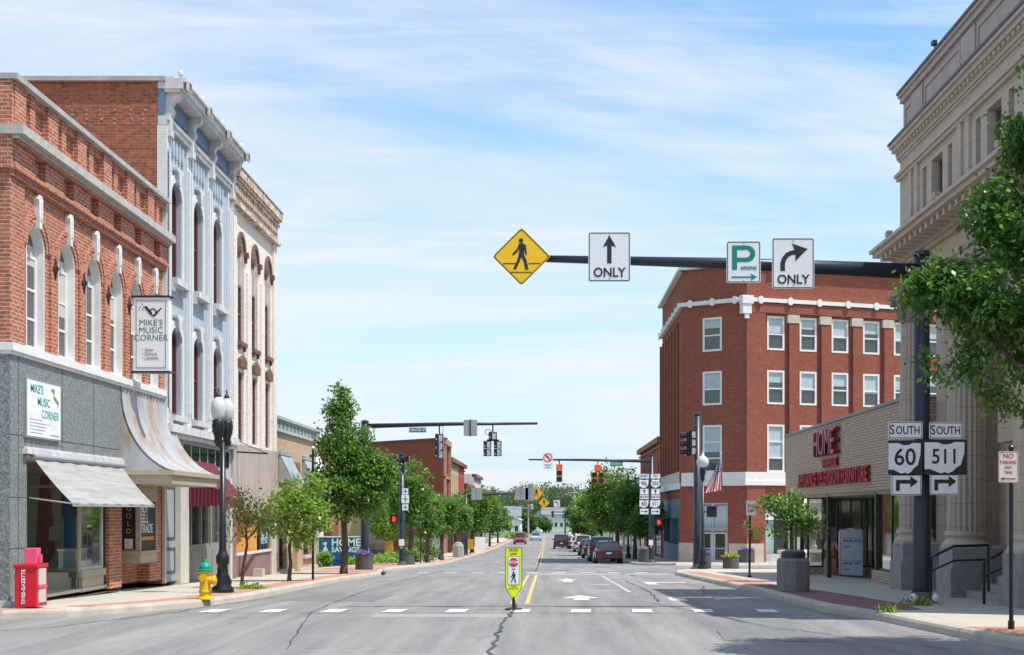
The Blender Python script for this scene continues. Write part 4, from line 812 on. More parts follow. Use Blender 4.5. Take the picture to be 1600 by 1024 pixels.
mb.quad((YA, 6.8, -.0), (YA, 10.3, -.0), (YA, 10.3, -14), (YA, 6.8, -14)); mb.quad((YB, 6.8, -.0), (YB, 11.6, -.2), (YB, 11.6, -14), (YB, 6.8, -14))
mb.build('wall', STONE, BK)
mb = MB(XF)      # main bracketed cornice
for v0, v1, w in ((7.62, 7.7, .12), (7.7, 7.76, .2), (7.88, 7.98, .72), (7.98, 8.06, .8), (8.06, 8.12, .7)): mb.box(YA-.05, YB+.05+w*.3, v0, v1, -.5, w)
mb.box(YA, YB+.2, 7.76, 7.88, -.5, .28)
y = YA+.1
while y < YB+.1: mb.box(y, y+.17, 7.74, 7.88, .28, .62); y += .42
for c in cols: mb.box(c-.1, c+.1, 8.1, 8.22, .66, .78)
mb.build('cornice', STONE, BK)
mb = MB(XF)
wins2 = []
for c in cols[0:3]:
    for d, ww in ((-.85+.05, .26), (-1.75, .72), (-2.65-.05, .26)):
        y = c+d
        if y-.5 > YA: wins2.append((y, ww))
wins2 += [(31.9-.0, .0)][:0]
wall(mb, YA, YB, 8.1, 10.3, [(y-ww/2*1.15, y+ww/2*1.15, 8.42, 9.5, 0) for y, ww in wins2], .3, w=.12)
for c in cols:
    for d in (-.26, .26): mb.box(c+d-.13, c+d+.13, 8.1, 9.7, .1, .18)
mb.box(YA, YB+.06, 9.68, 9.76, .1, .2); mb.box(YA, YB+.08, 9.76, 9.84, .1, .25); mb.quad((YB, 8.1, .12), (YB, 10.3, .12), (YB, 10.3, -6), (YB, 8.1, -6))
mb.build('upper_wall', STONE, BK)
for y, ww in wins2:
    if ww > .5: window(BK, XF, y, 8.42, ww*1.15, 1.08, w=-.1, fm=M('bronze_grey', (.2, .18, .15), .5), gm=GLASS, fw=.05, bars_v=(.5,))
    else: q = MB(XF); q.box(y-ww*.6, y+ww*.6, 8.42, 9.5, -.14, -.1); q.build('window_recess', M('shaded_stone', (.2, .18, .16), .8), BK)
mb = MB(XF)
for v0, v1, w in ((10.14, 10.2, .16), (10.2, 10.28, .2), (10.36, 10.46, .31), (10.46, 10.54, .37)): mb.box(YA-.1, YB+w*.25, v0, v1, -.5, w)
mb.box(YA, YB+.04, 10.28, 10.36, -.5, .22)
y = YA
while y < YB: mb.box(y, y+.14, 10.29, 10.36, .2, .27); y += .26
mb.build('upper_cornice', STONE, BK)
mb = MB(XF); mb.box(YA-.1, YB+.12, 10.54, 10.6, -.5, .40); mb.build('lead_flashing', M('lead', (.1, .1, .105), .6), BK)
mb = MB(XF); mb.box(YA, YB, 10.6, 11.55, -.6, .04)
for c in cols: mb.box(c-.45, c+.45, 10.62, 11.5, .04, .08)
for a, b_ in ((31.45, 32.1), (27.8, 30.45), (24.0, 26.7), (20.8, 22.8)): mb.ring([(a, 10.78), (b_, 10.78), (b_, 11.42), (a, 11.42)], [(a+.08, 10.86), (b_-.08, 10.86), (b_-.08, 11.34), (a+.08, 11.34)], .04, .07)
mb.box(YA-.05, YB+.03, 11.55, 11.68, -.6, .12); mb.box(YA-.05, YB+.05, 11.68, 11.76, -.6, .17); mb.build('parapet', M('parapet_stone', (.42, .36, .33), .85, var=.12, scale=2), BK)
mb = MB(XF); mb.box(YA-.05, YB+.07, 11.76, 11.82, -.6, .2); mb.build('coping', M('lead'), BK)
t = thing('floodlight', 'small dark floodlight standing on the bank parapet edge', 'floodlight', (8.5, 29.2, 11.82)); k = MB(); k.box(8.36, 8.46, 11.9, 11.99, 29.15, 29.3); k.build('lamp_body', BLACK, t); k = MB(); k.box(8.42, 8.48, 11.82, 11.93, 29.2, 29.28); k.build('bracket', BLACK, t)
for c in cols:
    Z0 = g(c)+.1; px_ = XF(c, 0, .12)
    k = MB(XF); k.box(c-.5, c+.5, Z0-.2, .62, -.5, .57); k.box(c-.46, c+.46, .62, 1.02, -.5, .52); k.build('pedestal', STONE_G, BK)
    k = MB(XF); k.lathe(px_, [(.46, 1.02), (.47, 1.1), (.41, 1.16), (.38, 1.22), (.42, 1.28), (.40, 1.36)], 28); k.box(c-.44, c+.44, 1.0, 1.07, -.45, .5)
    k.lathe(px_, [(.36, 1.36), (.355, 3.6), (.31, 6.1)], 40, flute=.035, nfl=20)
    k.build('column_shaft', STONE, BK)
    k = MB(XF); k.lathe(px_, [(.32, 6.1), (.36, 6.16), (.31, 6.2), (.36, 6.45), (.47, 6.68)], 20)
    for a in range(8):
        an = R(45*a+22); k.box(0, 0, 0, 0, 0, 0) if 0 else None
        d = Vector((math.cos(an), math.sin(an), 0)); base = px_+d*.33
        k.tube([base+Vector((0, 0, 6.2)), base+d*.05+Vector((0, 0, 6.38)), base+d*.14+Vector((0, 0, 6.46)), base+d*.15+Vector((0, 0, 6.40))], [.07, .06, .045, .02], 6)
    for su in (-1, 1):
        for sw_ in (-1, 1): k.tube([XF(c+su*.4, 6.62, .12+sw_*.30), XF(c+su*.4, 6.62, .12+sw_*.46)], .1, 10)
    k.box(c-.52, c+.52, 6.7, 6.8, -.4, .62); k.build('capital', M('carved_stone', (.3, .26, .215), .9, var=.2, scale=8, bump=.6), BK)
for (y, w_, z, h) in ((29.12, 1.65, .9, 5.4), (21.65, 1.3, .9, 5.4), (25.32, 1.35, 3.9, 2.4)): window(BK, XF, y, z, w_, h, w=-1.05, fm=M('bronze_grey'), gm=GLASSD, fw=.09, bars_h=(.25, .5, .72) if h > 3 else (.5,), bars_v=(.5,), th=.12)
d = MB(XF); d.box(24.65, 26.0, .55, 3.1, -1.08, -1.0); d = d.build('door', M('bronze_door', (.05, .04, .035), .4), BK); q = MB(XF); q.box(24.8, 25.25, .8, 2.8, -1.0, -.98); q.box(25.4, 25.85, .8, 2.8, -1.0, -.98); q.build('door_glass', GLASSD, d); q = MB(XF); q.box(24.4, 26.25, 3.1, 3.9, -.75, -.2); q.build('door_canopy', STONE, BK)
mb = MB(XF)
for i in range(4): mb.box(23.95, 26.7, -.1, .2+.14*i, -1.1, .28-.3*i)
mb.build('steps', M('step_stone', (.33, .32, .3), .85), BK)
mb = MB(XF); mb.box(27.7, 30.5, -.3, .55, -.8, -.3); mb.build('plinth', STONE_G, BK)
for lab, Y, xs_ in (('black pipe handrail on the far side of the bank steps', 26.2, (7.48, 8.6)), ('black pipe handrail on the near side of the bank steps', 24.15, (7.85, 8.9))):
    h = thing('handrail', lab, 'handrail', (xs_[0], Y, .1)); k = MB(); a, b_ = xs_
    k.tube([(a, Y, .08), (a, Y, .85), (a+.12, Y, .92), (a+.45, Y, 1.08), (b_, Y, 1.1)], .028, 8); k.build('top_rail', BLACK, h)
    k = MB(); k.tube([(a+.02, Y, .6), (a+.45, Y, .8), (b_, Y, .82)], .02, 8); k.build('lower_rail', BLACK, h); k = MB(); k.tube([(b_, Y, .1), (b_, Y, 1.1)], .028, 8); k.build('post', BLACK, h)
# ---- low store with long brick sign band
HM = thing('furniture_store', 'low tan brick appliance and furniture store with red sign lettering and glass front', 'building', (8.6, 40.4, -.3))
SB_ = brick('narrow_tan_brick', (.5, .41, .32), (.46, .375, .29), (.26, .21, .16), .3, .075, dirt=.15, dirtcol=(.25, .2, .16), msize=.012)
y0, y1 = 32.3, 48.5
mb = MB(XF); mb.box(y0, y1, 2.3, 4.45, -1.3, 0); mb.quad((y0, 4.3, -1), (y1, 4.3, -1), (y1, 4.3, -16), (y0, 4.3, -16)); mb.quad((y1, -1, -1.3), (y1, 4.3, -1.3), (y1, 4.3, -16), (y1, -1, -16)); mb.build('sign_band_wall', SB_, HM)
mb = MB(XF); mb.box(y0, y1+.05, 4.45, 4.52, -1.4, .05); mb.build('coping', M('blue_grey_metal', (.16, .19, .23), .5), HM)
mb = MB(XF); mb.box(y0, y1, 2.22, 2.3, -3.6, -.05); mb.build('soffit', M('soffit', (.3, .28, .25), .7), HM)
mb = MB(XF); mb.quad((y0, -.6, -9), (y1, -.8, -9), (y1, 2.3, -9), (y0, 2.3, -9)); mb.quad((y1-.02, -.6, -3.5), (y1-.02, 2.3, -3.5), (y1-.02, 2.3, -9), (y1-.02, -.6, -9)); mb.build('interior_wall', M('store_interior', (.5, .46, .4), .8), HM)
mb = MB(); mb.quad3((8.7, 32.3, -.1), (17.6, 32.3, -.1), (17.6, 48.5, -.52), (8.7, 48.5, -.52)); mb.build('floor', M('store_floor', (.28, .27, .26), .6), HM)
FRAME = M('dark_bronze', (.03, .027, .025), .4)
def glazing(parent, fr, a, b_, n, z0, z1, w, th=.05, base=None, gm=SHOPGLASS):
    o = MB(fr); wdt = (b_-a)/n
    for i in range(n+1): o.box(a+i*wdt-.03, a+i*wdt+.03, z0, z1, w-th, w+.02)
    o.box(a, b_, z0, z0+.06, w-th, w+.018); o.box(a, b_, z1-.06, z1, w-th, w+.018); f = o.build('shop_window', FRAME, parent)
    q = MB(fr); q.box(a, b_, z0, z1, w-.02, w-.01); q.build('pane', gm, f)
    if base: q = MB(fr); q.box(a-.04, b_+.04, base[0], z0, w-.15, w+.12); q.build('brick_base', SB_, parent)
REFL = glassmat('mirror_glass', (.03, .04, .04), alpha=.42, wav=.0)
glazing(HM, XF, 32.35, 35.6, 2, .22, 2.25, -.12, base=(-.3,), gm=REFL)      # near window by the bank
FK = Fr((9.9, 46.2, 0), (-1.25, .55, 0), (-.55, -1.25, 0))
FN = FC(46.1)
glazing(HM, FN, 8.95, 13.0, 4, -.15, 2.25, 0, base=(-.6,), gm=REFL)
FE = Fr((8.72, 35.6, 0), (2.6, 1.7, 0), (-1.7, 2.6, 0)); glazing(HM, FE, 0, 3.1, 2, .1, 2.25, 0, base=(-.35,), gm=REFL)
glazing(HM, XF, 46.3, 48.4, 2, -.1, 2.25, -.15, base=(-.6,), gm=REFL)
FX = Fr((11.6, 38, 0), (0, 1, 0), (-1, 0, 0)); glazing(HM, FX, -.6, 8, 5, -.3, 2.25, 0, gm=REFL)
for Y in (35.4, 41.5, 45.9):
    k = MB(XF); k.box(Y-.06, Y+.06, sw(Y)-.02, 2.3, -.16, -.04); k.build('steel_post', FRAME, HM)
k = MB(FX); k.box(6.2, 7.0, .2, 2.2, -.2, -.1); k.build('amber_panel', M('amber_panel', (.45, .26, .03), .5), HM)
RL = M('red_sign_letter', (.36, .012, .018), .6)
lettering('HOME', 1.12, M('maroon_sign', (.2, .015, .03), .5), HM, XF, 40.9, 3.82, .13, su=-1, ext=.08, off=.015, sx=.98)
lettering('HOME', 1.12, M('pink_sign_face', (.38, .16, .2), .6), HM, XF, 40.9, 3.82, .22, su=-1, ext=.01, off=-.01, sx=.98)
lettering('WAREHOUSE', .34, RL, HM, XF, 40.6, 3.22, .05, su=-1, ext=.04, off=.008, sx=1.0)
lettering('APPLIANCE TELEVISION FURNITURE', .60, RL, HM, XF, 40.6, 2.76, .07, su=-1, ext=.05, off=.01, sx=.95, space=1.08)
FR_ = thing('wrapped_carton', 'tall white wrapped appliance carton with blue printing in the store entrance', 'carton', (9.85, 44.6, sw(44.6)))
zb = sw(44.6)
FQ = Fr((9.95, 44.3, zb), (1, -.12, 0), (-.12, -1, 0)); WR = M('white_wrap', (.62, .7, .82), .45, var=.12); PK = M('pink_wrap', (.6, .42, .46), .5, var=.2, scale=6)
k = MB(FQ); k.prism([(-.24, .03), (.46, .0), (.43, 1.54), (.3, 1.52), (.1, 1.58), (-.28, 1.5)], -.5, 0); k.build('wrapping', WR, FR_, bevel=.02)
k = MB(FQ); k.box(-.30, -.255, .05, 1.46, -.5, .0); k.build('side_wrap', PK, FR_)
IB = M('ink_blue', (.05, .1, .3), .6)
k = MB(FQ)
for z in (1.12, .38):
    for i in range(9): 
        if i != 5: k.box(-.2+i*.065, -.155+i*.065, z, z+.06, .001, .005)
    k.box(-.2, .4, z+.1, z+.115, .001, .005)
    k.tube([FQ(-.17, z-.22, .006), FQ(-.12, z-.12, .006), FQ(-.08, z-.2, .006), FQ(-.02, z-.13, .006), FQ(.03, z-.18, .006)], .012, 5)
k.build('printing', IB, FR_)
k = thing('cardboard_box', 'brown cardboard box standing left of the wrapped carton', 'box', (9.45, 44.75, zb)); q = MB(); q.box(9.28, 9.62, zb, zb+.56, 44.7, 45.1); q.build('box_body', M('cardboard', (.3, .18, .1), .8), k); q = MB(); q.box(9.42, 9.47, zb+.56, zb+.565, 44.7, 45.1); q.build('tape', M('tape', (.4, .28, .18), .4), k)
# ---- red brick corner building
g2 = -1.45
A = Vector((8.6, 84.8, 0)); C_ = Vector((12.18, 82.5, 0))
FCH = Fr(A, C_-A, Vector((-(C_-A).y*-1, 0, 0))) if 0 else Fr(A, C_-A, Vector(((C_-A).y, -(C_-A).x, 0)))
th = R(19); FFR = Fr(C_, (math.cos(th), math.sin(th), 0), (math.sin(th), -math.cos(th), 0))
FSD = Fr(A, (0, 1, 0), (-1, 0, 0))
RB = thing('red_corner_building', 'three-storey-and-basement red brick corner building with chamfered entrance and white string course', 'building', (12.2, 82.5, g2))
CL = (C_-A).length
mb = MB(FCH); cu = 2.0
wall(mb, 0, CL, g2-.3, 17.0, [(cu-.65, cu+.65, 11.75, 13.85, 0), (cu-.65, cu+.65, 8.4, 10.5, 0), (cu-.65, cu+.65, 4.2, 7.15, 0), (cu-1.05, cu+1.05, g2-.2, 2.3, 0)], .2); mb.build('wall', BR_DEEP, RB)
ws = [2.07+2.27*i for i in range(7)]
mb = MB(FFR); wall(mb, 0, 18, g2-.3, 17.0, [(u-.6, u+.6, 11.75, 13.85, 0) for u in ws]+[(u-.6, u+.6, 8.4, 10.5, 0) for u in ws]+[(u-.6, u+.6, 4.2, 7.15, 0) for u in ws]+[(1.2, 15, g2+.6, 2.6, 0)], .2)
mb.box(0, ws[0]-.78, g2, 17.0, 0, .16)
for p, q in zip(ws[:-1], ws[1:]): mb.box((p+q)/2-.28, (p+q)/2+.36-.0, 4.3, 14.0, 0, .2)
mb.box(0, 18, 14.02, 14.6, 0, .18); mb.build('wall', BR_DEEP, RB)
mb = MB(FSD); sws = [1.5+2.1*i for i in range(7)]
wall(mb, 0, 15.5, g2-.5, 17.0, [(u-.5, u+.5, a, a+h, 0) for u in sws for a, h in ((11.75, 2.1), (8.4, 2.1), (4.6, 2.5))]+[(1.0, 14, -1.0+.6, 2.6, 0)], .25)
for u in sws: mb.box(u+.75, u+1.3, 4.3, 14.0, 0, .22)
mb.box(-.006, .6, g2, 14, 0, .2); mb.quad((15.5, -2, 0), (15.5, 17, 0), (15.5, 17, -20), (15.5, -2, -20)); mb.build('wall', BR_DEEP, RB)
mb = MB(); mb.quad3((8.6, 84.8, 16.6), tuple(C_+Vector((0, 0, 16.6))), tuple(FFR(18, 16.6, 0)), (27, 100, 16.6), (8.6, 100.3, 16.6)); mb.build('roof', DARK, RB)
for fr, L_ in ((FCH, CL), (FFR, 18), (FSD, 15.5)):
    k = MB(fr); k.box(-.12, L_+.12, 14.66, 14.9, -.05, .26 if fr is not FCH else .24); n = int(L_/2.1)
    for i in range(n+1):
        u = .9+i*2.05 if fr is FFR else .6+i*(L_-1.2)/max(1, n); k.prism([(u+.2*math.cos(R(a)), 14.77+.25*math.sin(R(a))) for a in range(0, 360, 45)], .24, .34)
    k.build('string_course', WHITE, RB)
    k = MB(fr); k.box(-.2, L_+.2, 16.95, 17.12, -.5, .35); k.build('coping', WHITE, RB)
k = MB(FFR); k.box(-.35, .25, 13.9, 14.55, -.1, .34); k.box(-.4, .35, 14.5, 15.0, -.1, .4); k.box(-.15, .1, 13.6, 13.9, .1, .3); k.build('corner_console', WHITE, RB)
k = MB(FCH); k.box(-.1, CL-.02, 3.62, 4.2, -.1, .10); k.box(-.1, CL-.02, 3.36, 3.62, -.1, .16); k.build('stone_band', WHITE, RB); k = MB(FFR); k.box(-.1, 18, 3.66, 4.2, -.1, .17); k.box(-.15, 18, 3.38, 3.66, -.1, .24); k.build('stone_band', WHITE, RB); k = MB(FSD); k.box(.1, 15.5, 3.2, 3.6, -.1, .25)
for u in np.arange(.8, 15.2, .95): k.box(u, u+.3, 3.6, 4.3, .0, .22)
k.build('stone_band', WHITE, RB)
BL = M('blind_white', (.42, .50, .54), .7, var=.1)
for fr, us in ((FFR, ws), (FCH, [cu])):
    for u in us:
        wdt = 1.2 if fr is FFR else 1.3
        for z, h in ((11.75, 2.1), (8.4, 2.1)): window(RB, fr, u, z, wdt, h, w=-.1, fm=WHITE, gm=GLASS, fw=.12, bars_h=(.47,), shade=(.3+.35*((u*7.3+z*3.1) % 1), BL), th=.12)
        window(RB, fr, u, 4.2, wdt, 2.95, w=-.1, fm=WHITE, gm=GLASS, fw=.12, bars_h=(.3, .64), shade=(.45+.3*((u*5.7) % 1), BL), th=.12)
for u in sws:
    for z, h in ((11.75, 2.1), (8.4, 2.1), (4.6, 2.5)): window(RB, FSD, u, z, 1.0, h, w=-.2, fm=WHITE, gm=GLASSD, fw=.1, bars_h=(.5,))
for p, q in zip(ws[:-1], ws[1:]): k = MB(FFR); k.box((p+q)/2-.4, (p+q)/2+.42, 13.45, 13.95, .0, .24); k.build('stone_cap', M('cream_stone'), RB)
LST = M('pale_limestone', (.5, .43, .35), .8, var=.15)
k = MB(FFR); k.box(-.05, 1.15, g2-.2, g2+1.25, -.05, .22); k.build('stone_base', LST, RB); k = MB(FCH); k.box(-.02, cu-1.15, g2-.2, g2+1.25, -.05, .06); k.box(cu+1.15, CL+.0, g2-.2, g2+1.25, -.05, .06); k.build('stone_base', LST, RB)
k = MB(FSD); k.box(-.012, .9, g2-.4, g2+1.25, -.05, .24); k.build('stone_base', LST, RB)
PW = M('pale_lilac_frame', (.5, .5, .54), .5); k = MB(FCH); k.ring([(cu-1.05, g2), (cu+1.05, g2), (cu+1.05, 2.3), (cu-1.05, 2.3)], [(cu-.97, g2+.05), (cu+.97, g2+.05), (cu+.97, 2.2), (cu-.97, 2.2)], -.15, -.05); k.box(cu-.97, cu+.97, .65, .75, -.15, -.06); k.box(cu-.97, cu+.97, .55+.0, .64, -.15, -.03); k.box(cu-.05, cu+.05, g2, .6, -.15, -.05); k.box(cu-.06, cu+.06, .75, 2.2, -.15, -.05); k.build('door_frame', PW, RB)
for s in (-1, 1):
    d = MB(FCH); d.ring([(cu+s*.5-.44, g2+.05), (cu+s*.5+.44, g2+.05), (cu+s*.5+.44, .5), (cu+s*.5-.44, .5)], [(cu+s*.5-.34, g2+.2), (cu+s*.5+.34, g2+.2), (cu+s*.5+.34, .38), (cu+s*.5-.34, .38)], -.14, -.08); d.box(cu+s*.5-.34, cu+s*.5+.34, -.55, -.5, -.13, -.09); d = d.build('door', PW, RB); q = MB(FCH); q.box(cu+s*.5-.35, cu+s*.5+.35, g2+.18, .4, -.125, -.115); q.build('door_glass', GLASSD, d)
k = MB(FCH); k.box(cu-.95, cu-.1, .8, 2.15, -.12, -.1); k.box(cu+.1, cu+.95, .8, 2.15, -.12, -.1); k.build('transom_blind', BL, RB)
k = MB(FCH); k.box(cu-1.1, cu+1.1, .62, .8, -.1, .1); k.build('door_canopy', GREY_P, RB)
k = MB(FFR); k.box(.35, 1.0, -.0, .75, .22, .25); k.build('bronze_plaque', M('bronze', (.16, .11, .04), .4, met=.5), RB)
k = MB(FFR)
for u in (1.2, 3.0, 6, 9, 12, 15): k.box(u, u+.12, g2, 2.6, -.2, .02)
k.box(1.2, 15, 1.25, 1.5, -.2, .04); k.box(1.2, 15, 2.3, 2.6, -.2, .05); k.box(1.2, 15, g2, g2+.6, -.2, .0); sf = k.build('shopfront_frame', WHITE, RB)
k = MB(FFR); k.box(1.3, 15, g2+.6, 1.25, -.17, -.15); k.build('shop_glass', GLASSD, RB); k = MB(FFR); k.box(1.3, 15, 1.5, 2.3, -.17, -.15); k.build('transom_glass', M('frosted', (.5, .58, .55), .4), RB)
k = MB(FFR); k.box(1.35, 2.0, g2+.6, 1.25, -.14, -.12); k.build('teal_curtain', M('teal_curtain', (.3, .42, .4), .8), RB)
SB2 = M('slate_blue_board', (.16, .23, .3), .6); k = MB(FSD); k.box(1.0, 14, g2-.4, -.4, -.2, .02); k.box(1.0, 14, 1.3, 2.6, -.2, .02)
for u in (1, 2.2, 3.6, 6, 9, 12, 14): k.box(u-.06, u+.06, -.4, 1.3, -.2, .03)
k.build('shopfront_frame', SB2, RB); k = MB(FSD); k.box(1, 14, -.4, 1.3, -.16, -.14); k.build('shop_glass', GLASS, RB)
# goods and bench in front
TB = thing('display_table', 'long white display table in front of the red corner building window', 'table', tuple(FFR(4, g2, 1.0)))
k = MB(FFR); k.box(1.9, 6.2, g2+.68, g2+.86, .5, 1.1); k.build('table_top', WHITE, TB)
for u in (2.0, 3.7, 5.3):
    k = MB(FFR); k.box(u, u+.22, g2, g2+.68, .6, 1.0); k.build('leg', WHITE, TB)
for i, (u, col, lab) in enumerate(((3.4, (.1, .2, .4), 'small blue and yellow jug on the white display table'), (4.3, (.6, .6, .58), 'round white vase on the white display table'), (5.0, (.35, .08, .06), 'dark red bowl on the white display table'))):
    c = FFR(u, g2+.87, .8); k = thing('jug' if i == 0 else 'vase' if i == 1 else 'bowl', lab, 'ornament', tuple(c)); q = MB(); q.lathe(c, [(.08, 0), (.2, .08), (.22, .2), (.1, .32), (.12, .4)], 12); q.build('pot', M('pot%d' % i, col, .4), k); q = MB(); q.ball(c+Vector((0, 0, .42)), .13, 8); q.build('filling', M('pot_fill%d' % i, (.5, .5, .1) if i == 0 else (.5, .45, .4), .6), k)
k = thing('table_lamp', 'small white bell-shaped lamp behind the shop glass of the corner building', 'lamp', tuple(FFR(3.3, .35, -.05))); q = MB(); q.lathe(FFR(3.3, -.4, .2), [(.16, .25), (.06, .55)], 12); q.build('lamp_shade', WHITE, k); q = MB(); q.lathe(FFR(3.3, -.4, .2), [(.08, 0), (.03, .05), (.03, .25)], 8); q.build('stand', WHITE, k)
# flag
FG = thing('flag', 'United States flag hanging from a slanted pole by the chamfered entrance', 'flag', (12.1, 81, 4))
Yf = 80.2; RW = [M('flag_red', (.55, .03, .06), .7), M('flag_white', (.75, .75, .75), .7), M('flag_blue', (.06, .09, .28), .7)]
def fpt(a, b_):
    tl, tr, br, bl = [(1118, 733), (1127.5, 712), (1129, 766), (1100, 771)]
    x = (tl[0]*(1-a)+tr[0]*a)*(1-b_)+(bl[0]*(1-a)+br[0]*a)*b_; y = (tl[1]*(1-a)+tr[1]*a)*(1-b_)+(bl[1]*(1-a)+br[1]*a)*b_
    return (PX(x, Yf), Yf+.12*math.sin(a*14+b_*3), PZ(y, Yf))
mb = MB()
for i in range(13):
    for j in range(12):
        mb.cur = 2 if (j < 5 and i >= 3) else (i % 2)
        a0, a1, b0, b1 = i/13, (i+1)/13, j/12, (j+1)/12; mb.quad3(fpt(a0, b0), fpt(a1, b0), fpt(a1, b1), fpt(a0, b1))
mb.build('cloth', RW, FG, recalc=False)
mb = MB()
for i in range(5):
    for j in range(5):
        c = Vector(fpt(.3+.15*i, .04+.08*j)); c.y -= .02; s_ = .04; mb.quad3(c+Vector((-s_, 0, 0)), c+Vector((0, 0, -s_)), c+Vector((s_, 0, 0)), c+Vector((0, 0, s_)))
mb.build('stars', RW[1], FG); mb = MB(); mb.tube([(PX(1132, 82.2), 83.3, PZ(762, 82.5)), (PX(1127, Yf), Yf, PZ(708, Yf))], .03, 6); mb.build('flag_pole', WHITE, FG)
rowhouse('dark_brick_shop', 'dark brick two-storey shop building beyond the red corner building', 100.5, 124, 7.4, BR_DEEP, M('tan_cornice', (.3, .14, .07), .8), (104, 109, 114, 119), ((3.4, 2.2),), X=FRR, ground=-2)
rowhouse('white_shop_building', 'low white rendered shop building behind the right-hand trees', 126, 150, 4.2, M('pale_wall'), WHITE, (130, 136, 142, 147), ((1.6, 1.8),), X=FRR, ground=-2.6)
rowhouse('brick_far_shop', 'small brick shop building far along the right side', 152, 185, 3.0, BF, WHITE, (158, 165, 172, 180), ((.5, 1.8),), X=FRR, ground=-3)
# ---- houses at the far end
def house(name, label, x0, x1, Y0, Y1, zt, ridge, wallm, roofm, gable='x', nw=4):
    z0 = g(Y0); B = thing(name, label, 'house', ((x0+x1)/2, Y0, z0)); k = MB(); k.box(x0, x1, z0-.5, zt, Y0, Y1); 
    if gable == 'x': k.prism([(x0, zt), (x1, zt), ((x0+x1)/2, ridge-.15)], Y0+.02, Y1-.02)
    k.build('wall', wallm, B); k = MB()
    if gable == 'x':
        xm = (x0+x1)/2
        for a in (x0-.4, x1+.4): k.quad3((a, Y0-.4, zt-.2), (xm, Y0-.4, ridge), (xm, Y1, ridge), (a, Y1, zt-.2))
    else:
        ym = (Y0+Y1)/2
        for a in (Y0-.4, Y1+.4): k.quad3((x0-.4, a, zt-.2), (x0-.4, ym, ridge), (x1+.4, ym, ridge), (x1+.4, a, zt-.2))
    k.build('roof', roofm, B)
    for i in range(nw):
        for z in ((z0+1.2, z0+3.6) if zt-z0 > 4.5 else (z0+1.2,)):
            if z+1.3 < zt: x = x0+(x1-x0)*(i+.5)/nw; window(B, FC(Y0), x, z, .9, 1.3, w=.0, fm=WHITE, gm=GLASSD, fw=.1)
    return B
RGREY = M('grey_roof', (.2, .21, .23), .8); WW = M('white_siding', (.7, .7, .68), .7, var=.05)
house('white_house', 'white two-storey house with blue bay at the end of the street', PX(848, 345), PX(890, 345), 345, 356, PZ(803, 345), PZ(793, 345), WW, RGREY, 'y', 5)
house('white_gabled_house', 'white gable-fronted house with grey roof beside the white two-storey house', PX(826, 350), PX(862, 350), 352, 362, PZ(812, 350), PZ(794, 350), WW, RGREY, 'x', 3)
house('white_garage_building', 'white flat-fronted building behind the left roadside hedge', PX(790, 255), PX(812.5, 255), 255, 275, PZ(812, 255), PZ(808, 255), WW, RGREY, 'x', 2)
house('grey_roofed_house', 'house with a wide grey roof among the trees to the left', PX(783, 300), PX(812, 300), 300, 315, PZ(806, 300), PZ(791, 300), M('grey_siding', (.35, .36, .38), .8), RGREY, 'y', 3)
house('small_white_house', 'small white house with low roof half hidden beyond the driveway', PX(832, 330), PX(846, 330), 332, 340, PZ(828, 330), PZ(822, 330), WW, RGREY, 'x', 2)
# ================================================================ TREES
def fol_mesh(name, blobs, n_twigs, leaf, seed, per=12, spread=.2, gap=.35, fr_=2.2, bias=.5):
    rs = np.random.RandomState(seed); bl = np.array(blobs, float)
    wt = bl[:, 3]*bl[:, 4]*bl[:, 5]; wt = (wt**.75); wt /= wt.sum()
    C = []; ph = rs.rand(6)*6.28
    while sum(len(c) for c in C) < n_twigs:
        n = n_twigs*2; i = rs.choice(len(bl), n, p=wt); d = rs.normal(size=(n, 3)); d /= np.linalg.norm(d, axis=1)[:, None]
        r = rs.rand(n)**bias; p = bl[i, :3]+d*r[:, None]*bl[i, 3:6]
        q = p*fr_/max(.8, 1)
        ns = np.sin(q[:, 0]*1.7+ph[0])*np.sin(q[:, 1]*1.9+ph[1])*1.0+np.sin(q[:, 2]*2.3+ph[2]+q[:, 0])*.7+np.sin(q[:, 0]*4.1+q[:, 2]*3.7+ph[3])*.5
        C.append(p[ns > -1.0+gap*1.6])
    C = np.concatenate(C)[:n_twigs]
    P = np.repeat(C, per, axis=0)+rs.normal(size=(n_twigs*per, 3))*spread*np.array([1, 1, .75])
    n = len(P); ax = rs.normal(size=(n, 3)); ax[:, 2] -= .5; ax /= np.linalg.norm(ax, axis=1)[:, None]
    up = rs.normal(size=(n, 3))*.55; up[:, 2] += 1.0; sd = np.cross(ax, up); sd /= (np.linalg.norm(sd, axis=1)[:, None]+1e-6)
    nn = np.cross(sd, ax)
    L_ = leaf*(.65+.7*rs.rand(n))[:, None]; v = np.empty((n, 4, 3))
    v[:, 0] = P; v[:, 1] = P+ax*L_*.5+sd*L_*.3+nn*L_*.06; v[:, 2] = P+ax*L_; v[:, 3] = P+ax*L_*.5-sd*L_*.3+nn*L_*.06
    me = bpy.data.meshes.new(name); me.vertices.add(4*n); me.vertices.foreach_set('co', v.reshape(-1)); me.loops.add(4*n); me.polygons.add(n)
    me.loops.foreach_set('vertex_index', np.arange(4*n, dtype=np.int32)); me.polygons.foreach_set('loop_start', np.arange(0, 4*n, 4, dtype=np.int32)); me.polygons.foreach_set('loop_total', np.full(n, 4, dtype=np.int32)); me.update(calc_edges=True)
    return me
